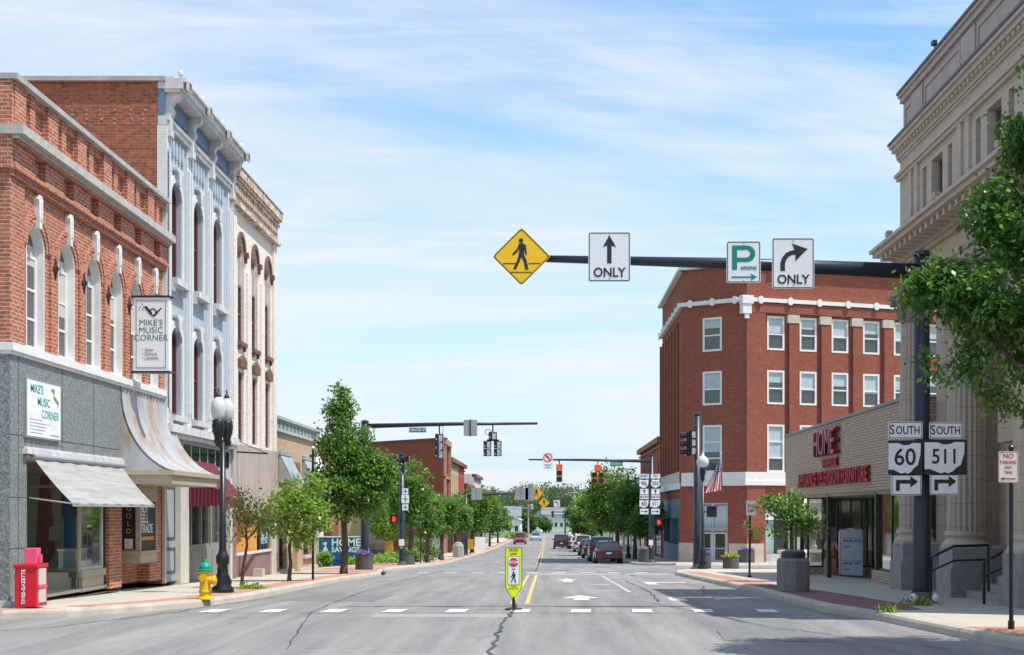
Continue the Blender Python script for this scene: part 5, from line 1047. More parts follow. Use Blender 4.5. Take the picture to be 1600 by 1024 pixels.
def limb_mesh(base, fork, blobs, r0, seed, n_limb=9, crook=.12):
    r = random.Random(seed); mb = MB(); b = Vector(base); f = Vector(fork)
    top = max(blobs, key=lambda q: q[2]); tp = Vector(top[:3])
    pts = [b+Vector((0, 0, -.1)), b+Vector((0, 0, .12)), b.lerp(f, .5)+Vector((r.uniform(-.05, .05), r.uniform(-.05, .05), 0)), f, f.lerp(tp, .5)+Vector((r.uniform(-1, 1)*crook, r.uniform(-1, 1)*crook, 0)), tp]
    mb.tube(pts, [r0*1.5, r0*1.08, r0*.9, r0*.8, r0*.45, r0*.12], 9)
    for i in range(n_limb):
        q = blobs[i % len(blobs)]; e = Vector((q[0]+r.uniform(-.8, .8)*q[3], q[1]+r.uniform(-.8, .8)*q[4], q[2]+r.uniform(-.3, .8)*q[5])); s = pts[3].lerp(pts[4], r.uniform(0, .9))
        if e.z < s.z: e.z = s.z+.1
        m = s.lerp(e, .5)+Vector((0, 0, -.08*(e-s).length)); mb.tube([s, m, e], [r0*.38, r0*.22, r0*.06], 6)
    return mb
def tree(label, base, fork_h, blobs, r0, twigs, leaf, mat, seed, per=12, spread=.2, gap=.35, name='street_tree', group=None, cat='tree', lean=(0, 0), **kw):
    """blobs relative to base"""
    t = thing(name, label, cat, base, group)
    B_ = Vector(base); ab = [(B_.x+q[0], B_.y+q[1], B_.z+q[2], q[3], q[4], q[5]) for q in blobs]
    k = limb_mesh(base, (B_.x+lean[0], B_.y+lean[1], B_.z+fork_h), ab, r0, seed); k.build('trunk', BARK, t, uv=False, smooth=True)
    me = fol_mesh('crown', blobs, twigs, leaf, seed, per, spread, gap, **kw); me.materials.append(mat); o = bpy.data.objects.new('crown', me); S.collection.objects.link(o); o.parent = t
    return t
# near right tree (trunk outside the frame)
big = tree('large leafy tree overhanging the pavement by the bank at the right edge', (8.1, 18.3, .13), 2.6,
     [(.3, 0, 5.3, 2.1, 2.2, 2.3), (-1.5, -.1, 4.85, 1.2, 1.4, .9), (-.7, .3, 6.2, 1.1, 1.3, 1.0), (-2.35, 0, 4.45, .8, .8, .5), (-2.9, 0, 4.75, .38, .4, .32), (-1.1, 0, 3.7, 1.3, 1.2, .8), (.1, .2, 3.1, 1.2, 1.3, .85), (.2, 0, 7.7, 1.7, 1.5, 1.7), (-2.0, 0, 5.75, .5, .6, .6), (-2.5, 0, 3.75, .5, .5, .3), (-1.55, .1, 6.7, .3, .4, .4)], .15, 3900, .09, leafmat('pear_leaf', (.035, .1, .018), (.065, .16, .026), (.15, .28, .05), trans=.4), 11, per=22, spread=.1, gap=.68, name='pear_tree')
big.location = (7.08, 16.0, .13); big.scale = (.874, .874, .915)
G = 'street trees along the left pavement'
def base_at(px, Y): return (PX(px, Y), Y, sw(Y))
tree('small thin young tree beside the twin-globe lamp post', base_at(378, 32), 1.0, [(.15, 0, 1.75, .55, .5, .4), (-.2, .1, 1.45, .45, .45, .35), (.55, 0, 1.55, .4, .4, .35), (.0, 0, 2.15, .35, .35, .3)], .04, 150, .085, leafmat('sparse_leaf', (.07, .11, .025), (.1, .15, .03), (.2, .17, .07)), 21, per=9, spread=.12, gap=.35, group=G, lean=(.12, 0))
tree('round bright green young tree in front of the tan building', base_at(452, 37.5), .95, [(.1, 0, 1.9, .95, .9, .75), (.45, 0, 2.5, .6, .6, .55), (-.45, .1, 1.75, .6, .6, .5), (.8, 0, 1.8, .45, .5, .5), (.35, 0, 1.3, .5, .5, .35)], .055, 400, .115, LEAF_L, 22, per=12, spread=.11, gap=.35, group=G)
tree('tallest tree on the left pavement, with a narrow columnar top', base_at(537, 47), 1.9, [(.2, 0, 3.2, 1.5, 1.2, .95), (-.2, 0, 4.6, .8, .8, .9), (-.15, 0, 5.7, .5, .5, .8), (1.05, 0, 3.5, .85, .8, .8), (1.35, 0, 3.9, .45, .5, .45), (-.7, 0, 2.9, .6, .6, .8), (.3, 0, 2.35, 1.1, .9, .5), (.1, 0, 4.1, .95, .9, .6), (-.1, 0, 6.35, .22, .22, .4), (.75, 0, 4.6, .35, .4, .5)], .13, 1250, .13, LEAF, 23, per=18, spread=.12, gap=.2, group=G)
def simple(label, px, Y, h, r, seed, mat=LEAF, x=None, group=G, fork=.32, leaf=.2, tw=420, gz=None, name='street_tree'):
    b = (PX(px, Y), Y, sw(Y) if gz is None else g(Y)) ; rz = h*(1-fork)/2
    rr_ = random.Random(seed); bl = [(rr_.uniform(-.15, .15)*r, 0, h*fork+rz, r, r, rz)]
    for i in range(5): a = rr_.uniform(0, 6.28); bl.append((math.cos(a)*r*.6, math.sin(a)*r*.6, h*fork+rz*rr_.uniform(.4, 1.5), r*.5, r*.5, rz*.45))
    return tree(label, b, h*fork, bl, .07+.015*h, tw, leaf*.8, mat, seed, per=18, spread=.15 if Y < 110 else .22, gap=.25, group=group, name=name)
simple('dark green tree right of the pedestrian signal pole', 643, 70.6, 5.6, 1.25, 31, leaf=.19, tw=750)
simple('rounded tree in the garden left of the signal pole, pale and feathery', 606, 85, 4.6, 1.45, 32, mat=LEAF_L, leaf=.2, gz=1, name='garden_tree', group='trees in the bank garden', tw=500)
simple('feathery tree in front of the blank brick wall, right of the garden tree', 668, 80.8, 4.2, 1.0, 33, leaf=.2, tw=450)
simple('fourth kerb tree, silvery green, by the utility box', 690, 92, 4.6, 1.1, 34, leaf=.22, tw=480)
simple('kerb tree in front of the cream and red shop buildings', 712, 105.7, 4.9, 1.25, 35, leaf=.24, tw=480)
simple('kerb tree just beyond the second mast pole on the left', 738, 129, 6.2, 1.9, 36, leaf=.3, tw=450)
simple('kerb tree with dense crown opposite the parked cars', 752, 148, 6.4, 2.2, 37, leaf=.34, tw=450)
simple('kerb tree leaning over the far left pavement', 765, 172, 5.6, 2.4, 38, mat=LEAF_D, leaf=.38, tw=400)
simple('last kerb tree on the left before the white buildings', 778, 200, 5.0, 2.6, 39, leaf=.42, tw=380)
GR = 'street trees along the right pavement'
tree('young tree with few leafy branches behind the concrete litter bin', (6.75, 37, sw(37)), .95, [(-.05, 0, 1.9, .75, .7, .5), (-.55, 0, 2.1, .5, .5, .38), (-.35, 0, 1.45, .75, .5, .22), (.3, 0, 1.5, .55, .5, .6), (.1, 0, 2.35, .4, .4, .2), (-.95, 0, 1.55, .35, .3, .15)], .04, 190, .12, LEAF, 41, per=9, spread=.11, gap=.45, group=GR)
simple('tall dark tree between the dark sedan and the route sign pole', 992, 95, 5.6, 2.0, 42, mat=LEAF_D, group=GR, leaf=.24, tw=900, fork=.3)
simple('leafy tree right behind the route sign pole', 1012, 89, 4.2, 1.2, 47, mat=LEAF_D, group=GR, leaf=.22, tw=300)
simple('broad tree behind the four-lens traffic signal on the right', 965, 118, 8.0, 2.6, 43, mat=LEAF, group=GR, leaf=.3, tw=800, fork=.3)
simple('yellow-green tree above the parked white cars', 940, 145, 6.6, 2.8, 44, mat=LEAF_L, group=GR, leaf=.36, tw=500, fork=.25)
simple('dark tree beside the bump warning sign', 925, 190, 6.5, 3.0, 45, mat=LEAF_D, group=GR, leaf=.45, tw=420, fork=.2)
simple('broad tree at the far end of the right pavement', 912, 240, 7.5, 3.6, 46, mat=LEAF, group=GR, leaf=.5, tw=380, fork=.2)
for i, (lx, ly) in enumerate(((-8, -14), (9, -12), (-9, -26), (8.5, -30), (15, 2), (-16, 6))): place(bpy.data.objects['street_tree.002' if i % 2 else 'street_tree.003'], 'unseen leafy tree added behind the viewer for reflections in the store glass', (lx, ly, .1), rz=i, sc=1.2, group='unseen trees added for reflections')  # unseen tree copies, added only to be mirrored in the store glass
B = thing('reflection_building', 'plain red brick building, unseen, added behind the viewer for reflections', 'building', (-14, -20, 0)); k = MB(); k.box(-24, -10, 0, 9, -50, -12); k.build('wall', BR_DEEP, B); k = MB(); k.box(-24.1, -9.8, 9, 9.4, -50.1, -11.8); k.build('coping', WHITE, B)  # unseen brick block added for what the glass reflects
B = thing('reflection_building', 'plain cream rendered building, unseen, added behind the viewer for reflections', 'building', (18, -20, 0)); k = MB(); k.box(10, 26, 0, 8, -50, -12); k.build('wall', M('pale_wall'), B); k = MB(); k.box(9.8, 26.1, 8, 8.4, -50.1, -11.8); k.build('coping', WHITE, B)  # unseen cream block, likewise added for the reflections
# mid-distance garden shrubs, hedges, far trees
def shrub(label, x, Y, r, h, seed, mat=LEAF_L, leaf=.12, tw=160, group=None, cat='shrub', name='garden_shrub', z=None):
    z0 = (g(Y) if z is None else z); t = thing(name, label, cat, (x, Y, z0), group); me = fol_mesh('foliage', [(0, 0, h*.5, r, r, h*.5), (r*.4, 0, h*.4, r*.6, r*.6, h*.4)], tw, leaf, seed, 10, .09, .1); me.materials.append(mat); o = bpy.data.objects.new('foliage', me); S.collection.objects.link(o); o.parent = t
    k = MB(); k.tube([(x, Y, z0-.05), (x, Y, z0+h*.6)], .03, 6); k.build('stem', BARK, t, uv=False); return t
shrub('small round shrub at the left foot of the blue bank sign', PX(505, 72), 72, .42, .95, 61)
for i, (px, Y, r, h, l) in enumerate(((560, 74, 1.0, .5, 'low yellow-green garden bush right of the tall planter pole'), (590, 76, 1.2, .6, 'wide low garden bush left of the signal pole'), (612, 80, .8, .7, 'garden bush just behind the signal pole'), (655, 86, 1.3, 1.9, 'tall dark garden bush between two kerb trees'), (640, 83, .7, 1.0, 'small bush in front of the tall dark garden bush'))): shrub(l, PX(px, Y), Y, r, h, 62+i, group='garden bushes', mat=LEAF if i == 3 else LEAF_L, tw=260, leaf=.15)
shrub('clipped hedge by the far left driveway', PX(803, 240), 240, 2.6, 1.6, 70, mat=LEAF_L, leaf=.3, cat='hedge', name='hedge')
shrub('dark rounded bush in front of the far utility pole', PX(846, 335), 335, 3.0, 4.6, 71, mat=LEAF_D, leaf=.45, tw=260); shrub('pair of dark bushes left of the far utility pole', PX(819, 310), 310, 3.0, 6.0, 72, mat=LEAF_D, leaf=.5, tw=300)
bl = []; rw = random.Random(3)
for i in range(70):
    px = rw.uniform(690, 1010); Y = rw.uniform(400, 520); top = 762+10*math.sin(px*.05)+rw.uniform(-5, 6)-max(0, (px-880)*.03); r = rw.uniform(7, 12); z = PZ(top, Y)-r*.8; bl.append((PX(px, Y), Y, z, r, r*.8, r*.85)); bl.append((PX(px, Y), Y-15, z-10, r*1.2, r, r))
me = fol_mesh('woodland', bl, 11000, .75, 77, 26, .95, -.3, fr_=.25, bias=.3); me.materials.append(leafmat('wood_leaf', (.05, .095, .04), (.075, .125, .045), (.12, .165, .06))); o = bpy.data.objects.new('woodland', me); S.collection.objects.link(o); tag(o, 'distant green wooded hillside closing the end of the street', 'woodland', kind='stuff')
me = fol_mesh('weeds', [(0, 0, 0, .5, .25, .04)], 60, .09, 80, 6, .05, .0)
def weeds(x, Y, lab, sx=1, dz=0):
    m2 = me_w.copy(); o = bpy.data.objects.new('weeds', m2); S.collection.objects.link(o); o.location = (x, Y, sw(Y)+.02+dz); o.scale = (sx, 1, 1); tag(o, lab, 'weeds', kind='stuff')
me_w = me; me_w.materials.append(LEAF_L)
weeds(6.6, 23.9, 'green weeds growing round the foot of the near mast pole', .7); weeds(PX(385, 31), 31.2, 'weeds around the base of the thin young tree', 1.1); weeds(5.55, 21.9, 'weeds along the kerb joint near the mast pole', .4)
# ================================================================ POLES, SIGNS, SIGNALS
def mastpole(label, x, Y, z1, r, arm=None, name='mast_pole', base=True):
    z0 = sw(Y); t = thing(name, label, 'pole', (x, Y, z0)); k = MB(); k.tube([(x, Y, z0), (x, Y, z0+.3), (x, Y, z1)], [r, r, r*.85], 20); k.build('pole', POLE, t, smooth=True)
    k = MB(); k.lathe((x, Y, z1), [(r*.95, -.02), (r*.9, .05), (.03, .1)], 16); k.build('cap', POLE, t)
    if base:
        k = MB(); k.lathe((x, Y, z0), [(r*1.75, 0), (r*1.75, .05), (r*1.2, .06), (r*1.1, .2)], 16); k.build('base_plate', M('pole_base_grey', (.12, .12, .12), .6), t)
    if arm:
        (x1, za, zb, ra, rb) = arm; k = MB(); k.tube([(x, Y-.02, za), ((x+x1)/2, Y-.02, (za+zb)/2+.03), (x1, Y-.02, zb)], [ra, (ra+rb)/2, rb], 16); k.build('mast_arm', POLE, t, smooth=True)
    return t
t = mastpole('thick dark steel mast pole with arm near the bank, carrying the state route signs', 6.88, 24.7, PZ(398, 24.7), .165, arm=(PX(838, 24.7), PZ(425, 24.7), PZ(404.5, 24.7), .15, .062))
for s in (-1, 1): k = MB(); k.ball((6.88+s*.2, 24.5, sw(24.7)+.1), .07, 10, (1, 1, 1.2)); k.build('bolt_cover', WHITE, t)
FM = FC(24.42)
def sign(name, label, cx, cz, w, h, fr, layers, cat='sign', r=.04, back=STEEL, extra=None, group=None, base=SIGNWHITE, bord=.012, bw=.014):
    t = thing(name, label, cat, tuple(fr(cx, cz, 0)), group)
    k = MB(fr); k.prism(rr(w, h, r, cx, cz), -.02, .0); k.build('panel', base, t)
    k = MB(fr); k.ring(rr(w-2*bord, h-2*bord, r*.8, cx, cz), rr(w-2*bord-2*bw, h-2*bord-2*bw, r*.6, cx, cz), 0, .003); k.build('border', SIGNBLACK if base is not SIGNGREEN else SIGNWHITE, t)
    k = MB(fr); k.box(cx-w*.12, cx+w*.12, cz-.02, cz+.02, -.08, -.021); k.build('bracket', STEEL, t)
    if w > .5:
        for dz in (-1, 1): k = MB(fr); k.prism(disc(.011, cx, cz+dz*h*.44, 8), .001, .008); k.build('bolt', STEEL, t)
    return t
def pxs(px, py, Y): return PX(px, Y), PZ(py, Y)
def poly(t, fr, pts, mat, cx, cz, s=1, w0=.001, w1=.004, name='symbol'):
    k = MB(fr); k.prism([(cx+x*s, cz+y*s) for x, y in pts], w0, w1); return k.build(name, mat, t)
PED = [([(math.cos(R(a))*.055-.01, math.sin(R(a))*.055+.4) for a in range(0, 360, 30)], 0),
       ([(-.05, .33), (.03, .34), (.11, .28), (.13, .06), (.09, .06), (.075, .2), (.06, .06), (.13, -.1), (.17, -.3), (.09, -.3), (.06, -.12), (0, -.0), (-.05, -.12), (-.13, -.3), (-.2, -.28), (-.1, -.07), (-.06, .08), (-.05, .2), (-.1, .12), (-.2, .04), (-.22, .08), (-.12, .18)], 0)]
def pedestrian(t, fr, cx, cz, s, mat, w=.0):
    k = MB(fr)
    for pts, _ in PED: k.prism([(cx+x*s, cz+y*s) for x, y in pts], .001+w, .005+w)
    k.build('walking_figure', mat, t)
def diamond(label, px, py, Y, half, sym=True, lines=False, lower=None, txt=None):
    fr = FC(Y-.12); cx, cz = pxs(px, py, Y); t = thing('warning_sign', label, 'sign', tuple(fr(cx, cz, 0)))
    def dm(h, c=.08):
        o = []
        for a in range(4):
            th_ = R(90*a); d = c*h; p1 = (h-d, -d) ; p2 = (h-d*.3, 0); p3 = (h-d, d)
            for q in (p1, p2, p3): o.append((cx+q[0]*math.cos(th_)-q[1]*math.sin(th_), cz+q[0]*math.sin(th_)+q[1]*math.cos(th_)))
        return o
    k = MB(fr); k.prism(dm(half), -.006, 0); k.build('panel', SIGNYEL, t); k = MB(fr); k.ring(dm(half*.965), dm(half*.925), 0, .003); k.build('border', SIGNBLACK, t)
    if sym: pedestrian(t, fr, cx, cz-.02*half, half*1.42, SIGNBLACK)
    if lines: k = MB(fr); k.box(cx-.34, cx-.1, cz-.135, cz-.12, .001, .004); k.box(cx+.13, cx+.34, cz-.135, cz-.12, .001, .004); k.box(cx-.19, cx+.19, cz-.295, cz-.28, .001, .004); k.build('ground_lines', SIGNBLACK, t)
    if txt: lettering(txt, half*.5, SIGNBLACK, t, fr, cx, cz, .002, off=.01)
    k = MB(fr); k.box(cx-.03, cx+.03, cz-half*.6, cz+half*.6, -.05, -.008); k.build('bracket', STEEL, t)
    return t
diamond('largest yellow diamond pedestrian crossing sign, at the tip of the near mast arm', 815, 403, 24.7, .535, lines=True)
cx, cz = pxs(951, 406, 24.7); t = sign('lane_sign', 'white ONLY sign with a straight-ahead arrow on the near mast arm', cx, cz, .765, .9, FM, None)
poly(t, FM, [(-.04, -.12), (.04, -.12), (.04, .2), (.12, .18), (0, .39), (-.12, .18), (-.04, .2)], SIGNBLACK, cx, cz); lettering('ONLY', .235, SIGNBLACK, t, FM, cx, cz-.29, .002, off=.004, sx=.92)
cx, cz = pxs(1158.5, 414, 24.7); t = sign('parking_sign', 'white parking sign with large green P and arrow on the near mast arm', cx, cz, .62, .76, FM, None)
TG2 = M('sign_teal_green', (.0, .23, .19), .5); 
k = MB(FM); k.prism([(cx-.21, cz+.3), (cx-.12, cz+.3), (cx-.12, cz-.14), (cx-.21, cz-.14)], .001, .0045)
k.ring([(cx-.12, cz+.3), (cx+.06, cz+.3)]+[(cx+.06+.15*math.cos(R(a)), cz+.15+.15*math.sin(R(a))) for a in range(75, -90, -15)]+[(cx+.06, cz), (cx-.12, cz)], [(cx-.12, cz+.22), (cx+.04, cz+.22)]+[(cx+.04+.08*math.cos(R(a)), cz+.15+.07*math.sin(R(a))) for a in range(75, -90, -15)]+[(cx+.04, cz+.08), (cx-.12, cz+.08)], .001, .004, closed=False)
k.build('letter_p', TG2, t)
lettering('ARKING', .085, TG2, t, FM, cx+.09, cz-.11, .002, off=.002, sx=.95); poly(t, FM, [(-.22, -.262), (.14, -.262), (.13, -.21), (.24, -.275), (.13, -.34), (.14, -.288), (-.22, -.288)], TG2, cx, cz, name='arrow')
cx, cz = pxs(1235, 416, 24.7); t = sign('lane_sign', 'white ONLY sign with a right-turn arrow on the near mast arm', cx, cz, .765, .92, FM, None)
ar = [(-.22, -.14), (-.22, .02)]+[(-.22+.24*(1-math.cos(R(a))), .02+.16*math.sin(R(a))) for a in (15, 30, 50, 70, 90)]
k = MB(FM); ctr = [(-.19, -.14), (-.19, .0), (-.165, .08), (-.11, .15), (-.03, .19), (.06, .2)]
o_ = []; i_ = []
for i, p in enumerate(ctr):
    a = Vector(ctr[max(0, i-1)]); b_ = Vector(ctr[min(len(ctr)-1, i+1)]); d = (b_-a).normalized(); nn = Vector((-d.y, d.x))*.042; o_.append((cx+p[0]+nn.x, cz+p[1]+nn.y)); i_.append((cx+p[0]-nn.x, cz+p[1]-nn.y))
k.ring(o_, i_, .001, .004, closed=False); k.prism([(cx+x, cz+y) for x, y in ((-.02, .36), (.26, .26), (.04, .04), (.04, .2))], .001, .0048); k.build('symbol', SIGNBLACK, t); lettering('ONLY', .235, SIGNBLACK, t, FM, cx, cz-.30, .002, off=.004, sx=.92)
OHIO = [(-.5, .42), (-.2, .42), (-.05, .36), (.1, .37), (.22, .43), (.45, .42), (.44, .1), (.4, -.05), (.36, -.22), (.25, -.3), (.17, -.4), (.06, -.46), (-.02, -.42), (-.12, -.46), (-.24, -.40), (-.36, -.34), (-.5, -.34)]
def route(px, py, Y, w, h, num, label, group=None, fr=None, us=False, size=.36):
    fr = fr or FC(Y-.25); cx, cz = pxs(px, py, Y); t = thing('route_sign', label, 'sign', tuple(fr(cx, cz, 0)), group)
    k = MB(fr); k.prism(rr(w, h, .03, cx, cz), -.004, .0); k.build('panel', SIGNBLACK, t)
    if us: pts = [(-.42, .4), (-.2, .44), (0, .38), (.2, .44), (.42, .4), (.36, .25), (.46, 0), (.36, -.28), (0, -.46), (-.36, -.28), (-.46, 0), (-.36, .25)]
    else: pts = OHIO
    poly_ = [(cx+x*w*.98, cz+y*h) for x, y in pts]; k = MB(fr); k.prism(poly_, .0, .003); k.build('state_shield', SIGNWHITE, t)
    lettering(num, size, SIGNBLACK, t, fr, cx-.01, cz-.0, .004, off=size*.012, sx=.95 if len(num) == 2 else .88); return t
def plaque(px, py, Y, w, h, txt, label, fr=None, size=.2, arrow=None, sm='road_sign', col=SIGNBLACK, two=True):
    fr = fr or FC(Y-.25); cx, cz = pxs(px, py, Y); t = sign(sm, label, cx, cz, w, h, fr, None, r=.03, bord=.01, bw=.011)
    if txt:
        if two: lettering(txt[0], size*1.12, col, t, fr, cx-w*.39, cz, .002, off=.002, sx=.8); lettering(txt[1:], size*.95, col, t, fr, cx+w*.07, cz-.008, .002, off=.002, sx=.74)
        else: lettering(txt, size, col, t, fr, cx, cz, .002, off=.003)
    if arrow == 'turn': poly(t, fr, [(-.19, -.11), (-.12, -.11), (-.12, .02), (.07, .02), (.07, -.05), (.21, .055), (.07, .16), (.07, .09), (-.19, .09)], col, cx, cz)
    if arrow == 'up': poly(t, fr, [(-.025, -.12), (.025, -.12), (.025, .02), (.1, .02), (0, .14), (-.1, .02), (-.025, .02)], col, cx, cz, w/.5)
    if arrow == 'right': poly(t, fr, [(-.18, -.02), (.08, -.02), (.08, -.08), (.2, 0), (.08, .08), (.08, .02), (-.18, .02)], col, cx, cz, w/.5)
    return t
plaque(1412, 673, 24.5, .62, .31, 'SOUTH', 'black on white SOUTH plaque above the square two-digit route shield', fr=FC(24.38), size=.22); plaque(1475, 673.5, 24.5, .60, .30, 'SOUTH', 'black on white SOUTH plaque above the wide three-digit route shield', fr=FC(24.38), size=.22)
route(1412, 716, 24.5, .63, .63, '60', 'square two-digit route shield on the near mast pole', fr=FC(24.38), size=.43); route(1474.5, 715, 24.5, .78, .64, '511', 'wide three-digit route shield on the near mast pole', fr=FC(24.38), size=.38)
plaque(1413.5, 758, 24.5, .55, .38, None, 'right-turn arrow plaque under the square two-digit route shield', fr=FC(24.38), arrow='turn'); plaque(1473, 757.5, 24.5, .53, .38, None, 'right-turn arrow plaque under the wide three-digit route shield', fr=FC(24.38), arrow='turn')
t = thing('no_parking_sign', 'red on white NO PARKING ANY TIME sign on a black post at the right edge', 'sign', (6.4, 18.5, sw(18.5)))
x0 = PX(1580, 18.5); F1 = FC(18.42); k = MB(); k.tube([(x0, 18.5, sw(18.5)-.1), (x0, 18.5, PZ(702, 18.5))], .03, 10); k.ball((x0, 18.5, PZ(700, 18.5)), .042, 10); k.tube([(x0, 18.5, sw(18.5)), (x0, 18.5, sw(18.5)+.12)], .045, 10); k.build('post', BLACK, t)
cx, cz = pxs(1575.5, 730, 18.42); k = MB(F1); k.prism(rr(.275, .43, .02, cx, cz), -.003, 0); k.build('panel', SIGNWHITE, t); k = MB(F1); k.ring(rr(.262, .417, .018, cx, cz), rr(.252, .407, .016, cx, cz), 0, .002); k.build('border', SIGNRED, t)
for i, c in enumerate(('NO', 'PARKING', 'ANY', 'TIME')): lettering(c, (.095, .066, .056, .056)[i], SIGNRED, t, F1, cx, cz+(.15, .065, -.005, -.075)[i], .002, ext=.001, sx=.8 if i == 1 else .95)
poly(t, F1, [(.1, -.152), (-.06, -.152), (-.06, -.135), (-.11, -.158), (-.06, -.181), (-.06, -.164), (.1, -.164)], SIGNRED, cx, cz, name='arrow')
# state law crossing sign
Y = 24.6; Fq = FC(Y); cx = PX(802.5, Y); zt = PZ(856, Y); zb_ = g(Y)
t = thing('crosswalk_sign', 'yellow-green in-street STATE LAW stop for pedestrians sign standing on the centre line', 'sign', (cx, Y, zb_))
pg = [(cx-.155, zt), (cx-.155, zt-.73), (cx, zt-.99), (cx+.155, zt-.73), (cx+.155, zt)]; k = MB(Fq); k.prism(pg, -.01, 0); k.build('edge', SIGNBLACK, t)
def ins(p, s): return [(cx+(x-cx)*s, zt-.45+(y-zt+.45)*(1-(1-s)*.45)) for x, y in p]
k = MB(Fq); k.prism(ins(pg, .93), 0, .003); k.build('panel', LIME, t)
k = MB(Fq); k.ring(rr(.21, .52, .02, cx, zt-.42), rr(.2, .51, .02, cx, zt-.42), .003, .006); k.build('border', SIGNBLACK, t)
k = MB(Fq); k.prism(rr(.198, .508, .02, cx, zt-.42), .003, .0055); k.build('white_field', SIGNWHITE, t)
k = MB(Fq); k.prism([(cx+.088*math.cos(R(22.5+45*i)), zt-.27+.088*math.sin(R(22.5+45*i))) for i in range(8)], .006, .009); k.build('stop_octagon', SIGNRED, t)
lettering('STOP', .068, SIGNWHITE, t, Fq, cx, zt-.27, .011, off=.002, ext=.001); lettering('FOR', .035, SIGNBLACK, t, Fq, cx, zt-.395, .008, off=.001, ext=.001); lettering('STATE', .055, SIGNBLACK, t, Fq, cx, zt-.05, .005, off=.001, ext=.001); lettering('LAW', .055, SIGNBLACK, t, Fq, cx, zt-.115, .005, off=.001, ext=.001)
lettering('WITHIN', .03, SIGNBLACK, t, Fq, cx, zt-.71, .005, ext=.001); lettering('CROSSWALK', .03, SIGNBLACK, t, Fq, cx, zt-.75, .005, ext=.001); pedestrian(t, Fq, cx, zt-.56, .28, SIGNBLACK, .005)
k = MB(); k.tube([(cx, Y+.02, zb_+.02), (cx, Y+.02, zt-.9)], .03, 8); k.lathe((cx, Y+.02, zb_), [(.16, 0), (.15, .03), (.06, .05)], 12); k.build('flexible_base', BLACK, t)
# signals
AMB = M('lens_dark_amber', (.08, .04, .01), .3); GRN = M('lens_dark_green', (.01, .06, .04), .3); LRED = M('lens_red_lit', (.8, .02, .02), .4, emit=((1, .02, .01), 3.0)); SIGB = M('signal_housing', (.03, .032, .035), .35); SIGY = M('signal_housing_yellow', (.35, .17, .02), .5)
def head(x, Y, z, n=3, face=-1, s=.35, lit=None, mat=None, side=False, name='signal_head', parent=None, lens=True):
    """vertical signal head, top at z; face -1 = lenses towards the camera"""
    mat = mat or SIGB; k = MB(); ax = (1, 0) if not side else (0, 1)
    def pt(u, d, zz): return (x+u*ax[0]+d*face*ax[1]*1, Y+d*-face*-1*(ax[0])+u*ax[1], zz)
    for i in range(n):
        zc = z-s*(i+.5)
        if not side: k.box(x-s/2, x+s/2, zc-s/2+.01, zc+s/2-.01, Y-.09, Y+.09)
        else: k.box(x-.09, x+.09, zc-s/2+.01, zc+s/2-.01, Y-s/2, Y+s/2)
        # visor
        P = []; m = 9
        for d in (.09, .3):
            for j in range(m):
                a = R(-30+240*j/(m-1)); u = s*.42*math.cos(a); v = s*.42*math.sin(a)
                P.append((x+u, Y+face*d, zc+v) if not side else (x+face*d, Y+u, zc+v))
        k.add(P, [(j, j+1, m+j+1, m+j) for j in range(m-1)])
    h = k.build(name, mat, parent, recalc=False)
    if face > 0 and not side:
        for i in range(n): q = MB(); zc = z-s*(i+.5); q.box(x-s*.05, x+s*.38, zc-s*.4, zc+s*.36, Y-.105, Y-.092); q.box(x-s*.4, x-s*.3, zc-s*.3, zc-s*.05, Y-.12, Y-.09); q.build('glare_plate', M('glare_grey', (.5, .51, .54), .25, var=.5, scale=9), h)  # pale plates imitate sun glare on the backs of the heads
    if lens:
        for i in range(n):
            zc = z-s*(i+.5); q = MB(); c = (x, Y+face*.1, zc) if not side else (x+face*.1, Y, zc)
            P = [((c[0]+s*.36*math.cos(a), c[1], c[2]+s*.36*math.sin(a)) if not side else (c[0], c[1]+s*.36*math.cos(a), c[2]+s*.36*math.sin(a))) for a in [2*math.pi*j/16 for j in range(16)]]
            q.add(P, [list(range(16))]); q.build('lens', LRED if lit == i else (AMB if i else M('lens_dark_red', (.1, .01, .01), .3)), h, recalc=False)
    return h
# centre street mast (left)
t = mastpole('dark mast pole behind the tall kerb tree, its arm reaching over the road', PX(570, 55), 55, PZ(660, 55), .18, arm=(PX(840, 55), PZ(666, 55), PZ(662, 55), .10, .05))
t = thing('street_name_sign', 'green CENTER ST street name sign hanging from the middle mast arm', 'sign', (PX(653, 55), 55, PZ(672, 55))); Fz = FC(54.85); cx, cz = pxs(653, 672.5, 55); k = MB(Fz); k.prism(rr(.7, .2, .02, cx, cz), -.005, 0); k.build('panel', SIGNGREEN, t); lettering('CENTER ST', .15, SIGNWHITE, t, Fz, cx, cz, .002, off=.002, sx=.9)
t = thing('blank_sign', 'bare grey back of a square sign on the middle mast arm', 'sign', (PX(735, 55), 54.95, PZ(669, 55))); cx, cz = pxs(735.5, 669.5, 55); k = MB(FC(54.75)); k.prism(rr(.55, .66, .03, cx, cz), -.01, 0); k.build('panel', M('alu_back', (.4, .41, .43), .5, met=.3), t); k = MB(FC(54.75)); k.box(cx-.02, cx+.02, cz-.35, cz+.35, 0, .03); k.build('rib', BLACK, t)
t = thing('traffic_signal', 'single three-lens traffic signal seen from behind under the middle mast arm', 'traffic signal', (PX(686, 55), 55, PZ(677, 55))); x = PX(686.5, 55); SIGS = M('signal_black_glossy', (.015, .016, .02), .18)
head(x, 55, PZ(678, 55), 3, 1, .34, parent=t, mat=SIGS); k = MB(); k.tube([(x, 55, PZ(666, 55)), (x, 55, PZ(678, 55))], .03, 6); k.tube([(x+.12, 55, PZ(666, 55)), (x+.17, 55, PZ(672, 55)), (x+.1, 55, PZ(678, 55))], .012, 5); k.build('hanger', BLACK, t)
